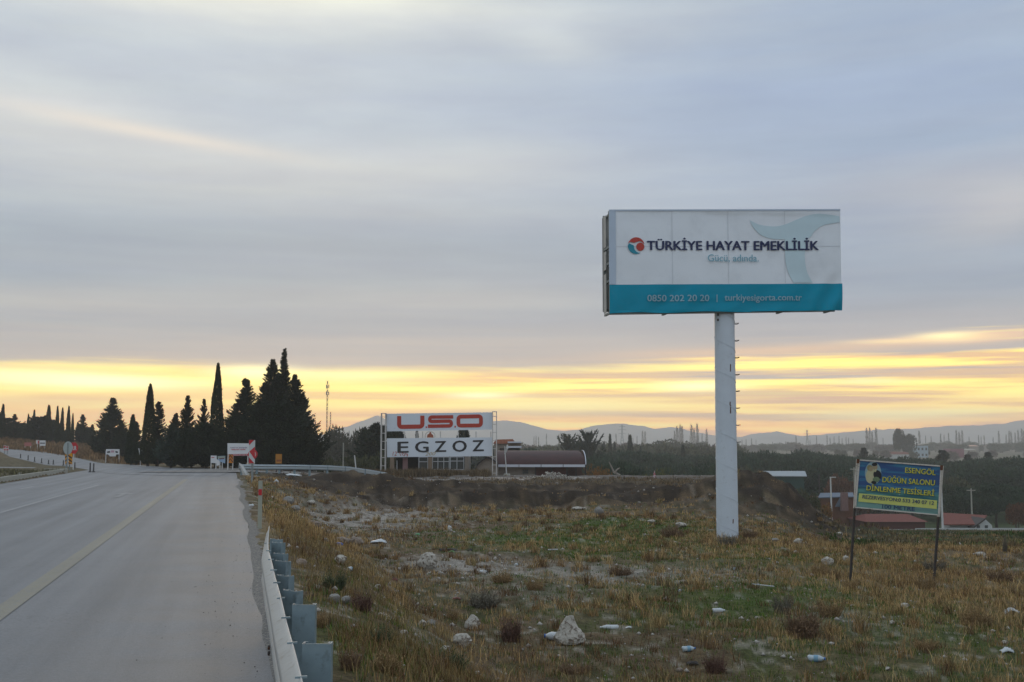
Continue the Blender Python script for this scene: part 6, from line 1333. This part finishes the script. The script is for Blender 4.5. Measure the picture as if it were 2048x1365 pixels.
# white plastic sheet and litter
M_plas = mat('white_plastic', (.50, .53, .54), .35, .12, 12); M_bluc = mat('blue_plastic', (.02, .12, .42), .35, .1); M_clear = mat('cloudy_clear_plastic', (.40, .47, .50), .2, .25, 15); M_lab = mat('light_blue_label', (.16, .30, .40), .5, .1)
def bottle(px, py, lpx, label, rot, m=M_clear, labelm=M_lab, capm=M_bluc, thick=.30):
    g_ = G(px, py); L_ = lpx / F * g_.y; rr_ = L_ * thick / 2; o = thing('plastic_bottle', g_, label, 'bottle'); d = Vector((math.cos(rot), math.sin(rot), .03)); c = g_ + Vector((0, 0, rr_ * .9)) - d * L_ / 2
    f_ = [(0, .75), (.03, 1), (.2, 1), (.24, .9), (.28, 1), (.62, .95), (.78, .72), (.88, .38), (.93, .34)]
    b_ = MB().tube([c + d * L_ * a + Vector((0, 0, .004 * (i % 2))) for i, (a, _) in enumerate(f_)], [rr_ * q_ for _, q_ in f_], 12).build('body', m, o, True)
    if labelm: MB().tube([c + d * L_ * .32, c + d * L_ * .58], rr_ * 1.04, 12, False).build('label_sleeve', labelm, o, True)
    MB().tube([c + d * L_ * .93, c + d * L_ * 1.0], rr_ * .42, 10).build('cap', capm, o)
    return o
bottle(1106, 1281, 34, 'white bottle with a blue cap leaning on the large pointed rock', math.pi - .25, M_plas, None, M_bluc, .5)
bottle(1218, 1260, 36, 'white plastic bottle lying right of the large pointed rock', .12 + math.pi, M_plas, None, M_plas, .28)
bottle(1378, 1303, 26, 'clear bottle with pale blue label near the bottom centre', .2, thick=.42); bottle(1634, 1324, 32, 'clear bottle with blue label near the bottom right', -.35, thick=.42)
bottle(1360, 1184, 11, 'tiny clear bottle on the green grass above the stone', 1.2, thick=.5); bottle(1469, 1140, 9, 'tiny blue and white bottle in the green grass', 1.1, thick=.55); bottle(1438, 1226, 24, 'crushed whitish bottle on the short grass', .05, M_plas, None, M_plas, .4)
bottle(701, 1143, 12, 'pale blue cup-like bottle beside the broken rock', 1.2, M_plas, M_lab, M_lab, .8); bottle(680, 1094, 12, 'bright blue crumpled bottle in front of the long slab', .1, M_bluc, None, M_bluc, .8)
bottle(1033, 1133, 9, 'tiny pale blue bottle on the gravel', 1.3, M_plas, M_lab, M_plas, .7); bottle(967, 1147, 14, 'small white bottle below the gravel strip', .3, M_plas, None, M_plas, .5)
def rag(px, py, wpx, hpx, label, seed, m=M_plas, name='plastic_bag', cat='litter'):
    g_ = G(px, py); k = g_.y / F; r_ = np.random.default_rng(seed); n = 9; V = []
    for j in range(n):
        for i in range(n):
            u, v_ = i / (n - 1) - .5, j / (n - 1) - .5; V.append((g_.x + u * wpx * k * (1 + .3 * r_.normal() * .3), g_.y + v_ * wpx * k * .7, g_.z + .01 + hpx * k * (.2 + .8 * abs(fbm(u * 3 + seed, v_ * 3, 3, seed) * 1.6 - .3)) * (1 - 2.2 * (u * u + v_ * v_))))
    q = np.arange(n * n).reshape(n, n); o = raw_obj(name, np.array(V), np.stack([q[:-1, :-1], q[:-1, 1:], q[1:, 1:], q[1:, :-1]], -1).reshape(-1, 4), m); o.modifiers.new('thickness', 'SOLIDIFY').thickness = .006
    return tag(o, label, cat)
rag(2022, 1226, 26, 14, 'crumpled white plastic bag at the right edge of the field', 3); rag(2013, 1306, 24, 12, 'torn white plastic scrap at the right edge below the bag', 4); rag(553, 966, 10, 9, 'white plastic bag on the dirt mound beside the road', 5); rag(757, 1086, 30, 9, 'white torn plastic sheet on the gravel', 6); rag(503, 1013, 10, 5, 'white litter scrap on the road edge', 7); rag(583, 952, 34, 5, 'long pale slab of plastic sheet behind the dirt mound', 8); rag(900, 1058, 9, 12, 'small upright white plastic scrap on the far gravel', 9)
m_dkr = mat('dark_red_plastic', (.12, .015, .015), .4, .2); rag(790, 1163, 11, 8, 'dark red crumpled scrap in the brown field', 12, m_dkr, 'scrap'); rag(914, 1199, 16, 5, 'black and red flat scrap in the brown field', 13, m_dkr, 'scrap'); rag(895, 1102, 34, 7, 'black torn rubber scrap on the gravel strip', 14, M_dark, 'scrap'); rag(940, 1103, 9, 7, 'small blue-black scrap beside the rubber', 15, M_dark, 'scrap'); rag(835, 1070, 9, 3, 'tiny bright green scrap on the gravel', 16, mat('green_plastic', (.05, .35, .14), .4, .1), 'scrap'); rag(903, 1105, 12, 4, 'green plastic scrap under the black rubber', 17, mat('dull_green_plastic', (.12, .25, .08), .4, .1), 'scrap')
rag(1385, 1330, 22, 9, 'dark flat scrap below the clear bottle at the bottom', 18, M_dark, 'scrap'); rag(1257, 1257, 12, 4, 'small white scrap right of the lying bottle', 19)
g_ = G(1525, 1175); k = g_.y / F; st_ = thing('stick', g_, 'thin white and dark board lying on the short grass', 'stick'); MB().obox(g_ + Vector((-20 * k, 0, .06)), (38 * k, -.25, -.02), (0, .05, 0), (0, 0, .015)).build('board', M_plas, st_)
g_ = G(1105, 1103); st_ = thing('stick', g_, 'short white stick lying on the far green grass', 'stick'); MB().obox(g_ + Vector((-9 * g_.y / F, 0, .03)), (20 * g_.y / F, .1, 0), (0, .04, 0), (0, 0, .03)).build('board', M_plas, st_)
# rubble pile on the plateau
rp_ = thing('rubble_pile', G(1106, 953), 'low pile of broken stones in front of the long shed', 'rubble'); rgR = np.random.default_rng(77); c0 = rp_.location.copy(); c0.y = 88
Vs, Fs = [], []
def add_stone(c, r, rg, Vs, Fs, sq=.65):
    V = np.array([(1, 0, 0), (-1, 0, 0), (0, 1, 0), (0, -1, 0), (0, 0, 1), (0, 0, -1)], float) * r * (.6 + .7 * rg.random((6, 1))) * np.array((1, 1, sq)); a = rg.random() * 6.28; ca, sa = math.cos(a), math.sin(a); V = V @ np.array([[ca, sa, 0], [-sa, ca, 0], [0, 0, 1]]) + np.array(c); i = 6 * len(Vs)
    Vs.append(V); Fs.append(np.array([(0, 2, 4), (2, 1, 4), (1, 3, 4), (3, 0, 4), (2, 0, 5), (1, 2, 5), (3, 1, 5), (0, 3, 5)]) + i)
hx = W(1106, 950, 88).x
rp_.location = (hx, 88, Z(hx, 88))
for k in range(520):
    u = rgR.normal() * .9; v_ = rgR.normal() * .7; x, y = hx + u * 1.15, 88 + v_; z_ = Z(x, y) + .42 * math.exp(-(u / 1.0) ** 2 - (v_ / .8) ** 2) * rgR.random() * 1.6; add_stone((x, y, z_), .05 + .09 * rgR.random(), rgR, Vs, Fs)
raw_obj('stones', np.vstack(Vs), np.vstack(Fs), M_lime, rp_)
for px, pw in ((1140, 5), (1180, 4)): pass
# loose gravel and small stones over the field (uncountable)
rgG = np.random.default_rng(9)
def field_pts(n, y0, y1, p=1.4, u0=-.30, u1=.56):
    q = rgG.random(n); e = 1 - p + 1; Y = (y0 ** (2 - p - .0) + q * (y1 ** (2 - p) - y0 ** (2 - p))) ** (1 / (2 - p)); u = u0 + (u1 - u0) * rgG.random(n); X = u * Y; s, t = st(X, Y); k = (t > .85); return X[k], Y[k]
Vs, Fs = [], []
X, Y = field_pts(26000, 5.5, 95, 1.2); gr, ge, sw, dk = masks(X, Y); pr_ = (.14 + 1.0 * gr) * (1 - .7 * dk); n2_ = fbm(X * 1.5, Y * 1.5, 3, 91); keep = rgG.random(len(X)) < pr_ * (.25 + 1.7 * sm(.4, .65, n2_)); X, Y = X[keep], Y[keep]; ZZ = H(X, Y)
sizes = (.010 + .032 * rgG.random(len(X)) ** 5) * (1 + .022 * Y)
for x, y, z_, r in zip(X, Y, ZZ, sizes): add_stone((x, y, z_ + r * .3), r, rgG, Vs, Fs)
M_gst = mat('pale_gravel', (.38, .35, .31), .9, .5, 3)
tag(raw_obj('gravel', np.vstack(Vs), np.vstack(Fs), M_gst), 'small pale stones scattered over the rough field', None, None, 'stuff')
# grit on the asphalt
Vs, Fs = [], []
for k in range(700):
    s_ = 4 + 40 * rgG.random() ** 1.6; t_ = edge_t(s_) - abs(rgG.normal()) * .45 - .02; x, y = ST(s_, t_); add_stone((x, y, .006), .002 + .006 * rgG.random() ** 3, rgG, Vs, Fs)
tag(raw_obj('grit', np.vstack(Vs), np.vstack(Fs), mat('dark_grit', (.05, .045, .04), .9, .3)), 'dark grit and crumbs along the asphalt edge', None, None, 'stuff')
# ---------------------------------------------------------------- grasses
M_grass = bpy.data.materials.new('grass_blades'); M_grass.use_nodes = True; _b = M_grass.node_tree.nodes['Principled BSDF']; _a = M_grass.node_tree.nodes.new('ShaderNodeAttribute'); _a.attribute_name = 'Col'
M_grass.node_tree.links.new(_a.outputs[0], _b.inputs['Base Color']); _b.inputs['Roughness'].default_value = .75; _b.inputs['Specular IOR Level'].default_value = .15
def blades(X, Y, Zb, h, w, col, spread, per, rg, droop=.5):
    """tufts at X,Y with per blades each"""
    n = len(X); r = lambda *s: rg.random(s); N = n * per
    bx = np.repeat(X, per) + rg.normal(size=N) * np.repeat(spread, per) * .5; by = np.repeat(Y, per) + rg.normal(size=N) * np.repeat(spread, per) * .5; bz = np.repeat(Zb, per) - .01
    a = r(N) * 6.283; hh = np.repeat(h, per) * (.45 + .75 * r(N)); ln = hh * (.15 + droop * r(N)); ww = np.repeat(w, per) * (.6 + .8 * r(N)); sa = a + 1.57 + rg.normal(size=N) * .4
    sx, sy = np.cos(sa) * ww / 2, np.sin(sa) * ww / 2; dx_, dy_ = np.cos(a), np.sin(a)
    B = np.stack([bx, by, bz], 1); Mi = B + np.stack([dx_ * ln * .35, dy_ * ln * .35, hh * .6], 1); T = B + np.stack([dx_ * ln, dy_ * ln, hh], 1); Sd = np.stack([sx, sy, 0 * sx], 1)
    V = np.stack([B - Sd, B + Sd, Mi - Sd * .7, Mi + Sd * .7, T], 1).reshape(-1, 3); i = np.arange(N)[:, None] * 5
    Fc = np.concatenate([i + np.array([[0, 1, 3]]), i + np.array([[0, 3, 2]]), i + np.array([[2, 3, 4]])], 1).reshape(-1, 3)
    c = np.repeat(col, per, axis=0) * (.45 + 1.1 * r(N, 1) ** 1.4); C_ = np.concatenate([np.repeat(c, 5, axis=0), np.ones((N * 5, 1))], 1)
    return V, Fc, C_
def grassobj(name, label, parts_):
    o = 0; Vv, Ff, Cc = [], [], []
    for V, Fc, C_ in parts_: Vv.append(V); Ff.append(Fc + o); Cc.append(C_); o += len(V)
    return tag(raw_obj(name, np.vstack(Vv), np.vstack(Ff), M_grass, None, False, {'Col': np.vstack(Cc)}), label, None, None, 'stuff')
def scatter(n, y0, y1, p, probf): 
    X, Y = field_pts(n, y0, y1, p); pr_ = probf(X, Y); k = rgG.random(len(X)) < pr_; return X[k], Y[k]
def lodw(Y, w): return w * np.maximum(1, Y / 14.0)
# short green ground cover
def pg(X, Y):
    gr, ge, sw, dk = masks(X, Y); n_ = fbm(X * .7, Y * .7, 4, 101); n3_ = fbm(X * .22, Y * .22, 3, 121); return np.clip((ge * 1.1 + .42 * sm(.47, .64, n_)) * (1 - gr * .8) * (1 - dk), 0, 1) * (1 - .7 * sm(56, 58, Y))
X, Y = scatter(60000, 5.5, 60, 1.3, pg); n_ = fbm(X * 1.2, Y * 1.2, 3, 7)[:, None]; col = np.array((.045, .098, .010)) * (1 - n_) + np.array((.11, .165, .018)) * n_
grassobj('green_grass', 'short green grass and moss patches across the field', [blades(X, Y, H(X, Y), .045 + .05 * rgG.random(len(X)), lodw(Y, .006), col, .10 + 0 * X, 6, rgG)])
# dry straw grass
def pdry(X, Y):
    gr, ge, sw, dk = masks(X, Y); n_ = fbm(X * .6, Y * .6, 4, 131); s, t = st(X, Y); verge = np.exp(-((t - 1.9) / 1.2) ** 2) * .75; return np.clip(sw * 1.0 + .55 * sm(.46, .62, n_) + verge * .8, 0, 1) * (1 - gr * .85) * (1 - dk * .8)
X, Y = scatter(42000, 5.5, 62, 1.25, pdry); gr, ge, sw, dk = masks(X, Y); n_ = fbm(X * .9, Y * .9, 3, 17)[:, None]; col = np.array((.29, .175, .066)) * (1 - n_) + np.array((.50, .34, .15)) * n_
s, t = st(X, Y); vg = np.exp(-((t - 1.7) / 1.4) ** 2); vg2 = (vg * (1 - sm(18, 30, Y)))[:, None]; col = col * (1 - vg2 * .55) + np.array((.10, .095, .035)) * vg2 * .55
def tufts(n, cols, y0, y1, hr, prob):
    X2, Y2 = scatter(n, y0, y1, 1.25, prob); m = len(X2); k = rgG.integers(len(cols), size=m); c_ = np.array(cols)[k]
    return blades(X2, Y2, H(X2, Y2), hr[0] + (hr[1] - hr[0]) * rgG.random(m) ** 1.6, lodw(Y2, .006), c_, .09 + .12 * rgG.random(m), 46, rgG, .9)
ptf = lambda X, Y: np.clip(.15 + 1.2 * sm(.45, .65, fbm(X * .35, Y * .35, 3, 171)), 0, 1) * (1 - .8 * masks(X, Y)[3]) * (1 - .7 * np.exp(-((st(X, Y)[1] - 1.7) / 1.5) ** 2))
grassobj('dry_grass', 'pale dry straw grass standing in tufts over the field and verge', [tufts(2300, ((.42, .29, .13), (.30, .18, .075), (.16, .095, .045), (.26, .20, .09)), 6, 62, (.09, .33), ptf), blades(X, Y, H(X, Y), (.06 + .13 * rgG.random(len(X)) ** 1.5) * (1 + .4 * np.clip(sw, 0, 1)), lodw(Y, .005), col, .12 + .05 * rgG.random(len(X)), 9, rgG, .6)])
# brown-red low weeds
def pw(X, Y): gr, ge, sw, dk = masks(X, Y); n_ = fbm(X * .45, Y * .45, 4, 151); return np.clip(sm(.48, .60, n_), 0, 1) * (1 - gr * .7) * .8 * (1 - .8 * dk) * (1 - .5 * sm(56, 60, Y))
X, Y = scatter(26000, 5.5, 92, 1.25, pw); n_ = fbm(X * .9, Y * .9, 3, 19)[:, None]; col = np.array((.10, .050, .026)) * (1 - n_) + np.array((.21, .11, .048)) * n_
grassobj('brown_weeds', 'low brown and reddish weeds spread between the grass', [blades(X, Y, H(X, Y), .06 + .10 * rgG.random(len(X)), lodw(Y, .006), col, .10 + .05 * rgG.random(len(X)), 8, rgG, 1.0)])
# tall dry grass at the hoarding and on the plateau and the left bank
Xp = np.concatenate([rgG.uniform(-12.5, -2, 2500), rgG.uniform(-12, 16, 3500)]); Yp = np.concatenate([rgG.uniform(93, 96, 2500), rgG.uniform(60, 86, 3500)])
kp_ = (np.arange(6000) < 2500) | ((Yp > 72) & (rgG.random(6000) < .6)); Xp, Yp = Xp[kp_], Yp[kp_]; npf = int(kp_[:2500].sum()); colp = np.array((.17, .12, .065)) * (.6 + .7 * rgG.random((len(Xp), 1))); hp_ = np.where(np.arange(len(Xp)) < npf, .55, .2) * (.6 + .6 * rgG.random(len(Xp)))
Xl = rgG.uniform(-100, -34, 9000); Yl = rgG.uniform(88, 190, 9000); kk = np.ones(len(Xl), bool)
prx = Xl / Yl * F + 1024; fe = np.interp(prx, [0, 94, 164, 258, 375, 430], [148, 136, 124, 108, 92, 86]); kk = (Yl > fe + 1.5) & (prx < 470); Xl, Yl = Xl[kk], Yl[kk]; coll = np.array((.20, .12, .055)) * (.6 + .7 * rgG.random((len(Xl), 1)))
Xi = rgG.uniform(-60, -13, 6000); Yi = rgG.uniform(40, 95, 6000); s, t = st(Xi, Yi); pi_ = Xi / Yi * F + 1024; ne = np.interp(pi_, [0, 19, 70, 131, 166], [134, 122, 104, 93, 83]); kk = (t < -10.4) & (Yi < ne - 2) & (s < KERB_END) ; Xi, Yi = Xi[kk], Yi[kk]; coli = np.array((.12, .11, .05)) * (.6 + .7 * rgG.random((len(Xi), 1)))
grassobj('tall_dry_grass', 'tall dry brown grass on the banks and around the derelict building', [blades(Xp, Yp, H(Xp, Yp), hp_, .035 + 0 * Xp, colp, .35 + 0 * Xp, 9, rgG, .4), blades(Xl, Yl, H(Xl, Yl), .35 + .3 * rgG.random(len(Xl)), .07 + 0 * Xl, coll, .5 + 0 * Xl, 8, rgG, .4), blades(Xi, Yi, H(Xi, Yi) + .15, .12 + .1 * rgG.random(len(Xi)), .04 + 0 * Xi, coli, .4 + 0 * Xi, 8, rgG, .4)])
# meadow below the heap on the right
Xm = rgG.uniform(12, 70, 16000); Ym = rgG.uniform(40, 140, 16000); um = Xm / Ym; kk = (um > .27) & (um < .55) & (rgG.random(16000) < .8); Xm, Ym = Xm[kk], Ym[kk]; nm = fbm(Xm * .12, Ym * .12, 3, 33)[:, None]; colm = np.array((.045, .08, .015)) * (1 - sm(.42, .6, nm)) + np.array((.16, .12, .06)) * sm(.42, .6, nm)
grassobj('meadow_grass', 'green and dry meadow grass sloping down to the white parapet', [blades(Xm, Ym, H(Xm, Ym), .10 + .15 * rgG.random(len(Xm)), .03 + .0005 * Ym, colm, .4 + 0 * Xm, 9, rgG, .5)])
# ---------------------------------------------------------------- single shrubs
def shrub_mesh(seed, m_col, n=420, wide=1.0, leafy=0.3, hh=1.0):
    rg = np.random.default_rng(seed); parts_ = []; nb = n
    a = rg.random(nb) * 6.283; tilt = rg.random(nb) ** .8 * .9 * wide; L_ = hh * (.15 + .85 * rg.random(nb) ** 1.3) * (.75 + .25 * np.cos(a * 2 + seed)); d = np.stack([np.cos(a) * tilt, np.sin(a) * tilt, np.ones(nb)], 1); d /= np.linalg.norm(d, axis=1)[:, None]
    a2 = a + rg.normal(size=nb) * .9; rb_ = (.42 * wide) * rg.random(nb) ** .6; base_ = np.stack([np.cos(a2) * rb_, np.sin(a2) * rb_, -.04 + np.zeros(nb)], 1); side = np.cross(d, rg.normal(size=(nb, 3))); side /= np.linalg.norm(side, axis=1)[:, None]
    mid = base_ + d * (L_ * .55)[:, None]; tip = base_ + d * L_[:, None] + rg.normal(size=(nb, 3)) * .05; w_ = .012
    V1 = np.stack([base_ - side * w_, base_ + side * w_, mid + side * w_ * .7, mid - side * w_ * .7, tip], 1).reshape(-1, 3); i = np.arange(nb)[:, None] * 5; F1 = np.concatenate([i + np.array([[0, 1, 2]]), i + np.array([[0, 2, 3]]), i + np.array([[3, 2, 4]])], 1).reshape(-1, 3)
    c = np.array(m_col) * (.6 + .8 * rg.random((nb, 1))); C1 = np.concatenate([np.repeat(c, 5, axis=0), np.ones((nb * 5, 1))], 1)
    nt_ = nb * 5; k = rg.integers(nb, size=nt_); t_ = .35 + .65 * rg.random(nt_); P = base_[k] + d[k] * (L_[k] * t_)[:, None] + rg.normal(size=(nt_, 3)) * .03; D = d[k] + rg.normal(size=(nt_, 3)) * .6; V2, F2, C2 = cards(P, D, (.05 + .07 * rg.random(nt_)), rg, .3); C2[:, :3] *= np.array(m_col) * (1 + leafy)
    return np.vstack([V1, V2]), np.vstack([F1, F2 + len(V1)]), np.vstack([C1, C2])
red = (.115, .066, .050); brn = (.155, .100, .060); gry = (.12, .108, .082); grn = (.060, .072, .036); ocr = (.23, .155, .075)
for k, (px, pyb, wpx, hpx, c, lab) in enumerate(((1605, 1272, 110, 85, brn, 'largest twiggy brown shrub in the right half of the field'), (1565, 1228, 60, 50, gry, 'grey-brown shrub behind the largest twiggy shrub'), (1660, 1235, 70, 60, ocr, 'ochre dry shrub right of the largest twiggy shrub'), (1022, 1283, 60, 62, red, 'dark reddish shrub left of the large pointed rock'), (970, 1213, 80, 44, gry, 'wide low grey-brown shrub in the middle of the field'),
        (1005, 1165, 60, 34, ocr, 'small rusty shrub above the wide low one'), (1070, 1180, 50, 34, ocr, 'small ochre shrub right of the rusty one'), (668, 1178, 70, 52, grn, 'dark green bush just right of the guardrail posts'), (722, 1222, 66, 52, red, 'dark purple-brown bush behind the grey concrete lump'), (900, 1345, 90, 66, grn, 'dark bush at the bottom edge left of the white stone'), (770, 1345, 80, 60, ocr, 'rusty fern-like bush at the bottom edge near the post'),
        (760, 1290, 60, 50, grn, 'grey-green spiky bush above the rusty one'), (700, 1340, 60, 60, brn, 'brown bush beside the nearest guardrail post'), (1430, 1345, 70, 50, red, 'reddish brown shrub at the bottom edge in the centre'), (905, 1240, 34, 36, ocr, 'thin ochre tuft left of the notched rock'), (1870, 1140, 60, 30, gry, 'grey low bush between the legs of the tilted sign'), (1455, 1090, 50, 28, gry, 'greyish tuft at the foot of the billboard pole'),
        (1345, 1075, 60, 34, brn, 'brown tuft left of the billboard pole'), (1950, 1250, 90, 50, ocr, 'broad ochre tuft at the right side of the field'), (1640, 1150, 46, 40, ocr, 'upright straw tuft left of the tilted sign'), (1700, 1180, 50, 34, ocr, 'straw tuft at the foot of the left sign leg'), (1850, 1180, 70, 44, ocr, 'straw tuft at the foot of the right sign leg'), (2000, 1165, 70, 40, brn, 'brown tuft at the right edge above the plastic bag'), (2010, 1105, 12, 46, gry, 'thin upright dark sapling near the right edge'), (1500, 1075, 40, 26, brn, 'brown tuft right of the pole base'), (870, 1345, 60, 40, brn, 'low brown bush at the bottom edge'), (1150, 1345, 90, 30, brn, 'low brown weed clump at the bottom edge below the pointed rock'), (1850, 1300, 60, 34, ocr, 'straw clump low in the right field'), (640, 1255, 40, 46, ocr, 'rusty weed beside the second guardrail post'), (1240, 1150, 60, 30, brn, 'brown weed clump right of the gravel strip'))):
    V, Fc, C_ = shrub_mesh(200 + k, c, 260 if wpx < 60 else 420, .5 + .5 * wpx / max(hpx, 1) * .6); g_ = G(px, pyb); kx = wpx / F * g_.y / max(.3, V[:, 0].max() - V[:, 0].min()); kz = hpx / F * g_.y / V[:, 2].max()
    V = V * np.array((kx, kx, kz)) + np.array(g_) + np.array((0, 0, -.01)); r_ = thing('shrub', g_, lab, 'shrub'); raw_obj('foliage', V, Fc, M_grass, r_, False, {'Col': C_})
# ---------------------------------------------------------------- haze
hz = MB().box(-3400, 3400, -120, 3050, -32, 88)
hm = bpy.data.materials.new('haze_air'); hm.use_nodes = True; hn = hm.node_tree
for n in list(hn.nodes): hn.nodes.remove(n)
ho = hn.nodes.new('ShaderNodeOutputMaterial'); hv = hn.nodes.new('ShaderNodeVolumePrincipled')
hv.inputs['Color'].default_value = (1.0, 0.98, 0.94, 1); hv.inputs['Density'].default_value = 0.00048
hv.inputs['Anisotropy'].default_value = 0.35
hn.links.new(hv.outputs[0], ho.inputs['Volume'])
tag(hz.build('haze', hm), 'thin pale evening haze over the valley and far hills', None, None, 'stuff')
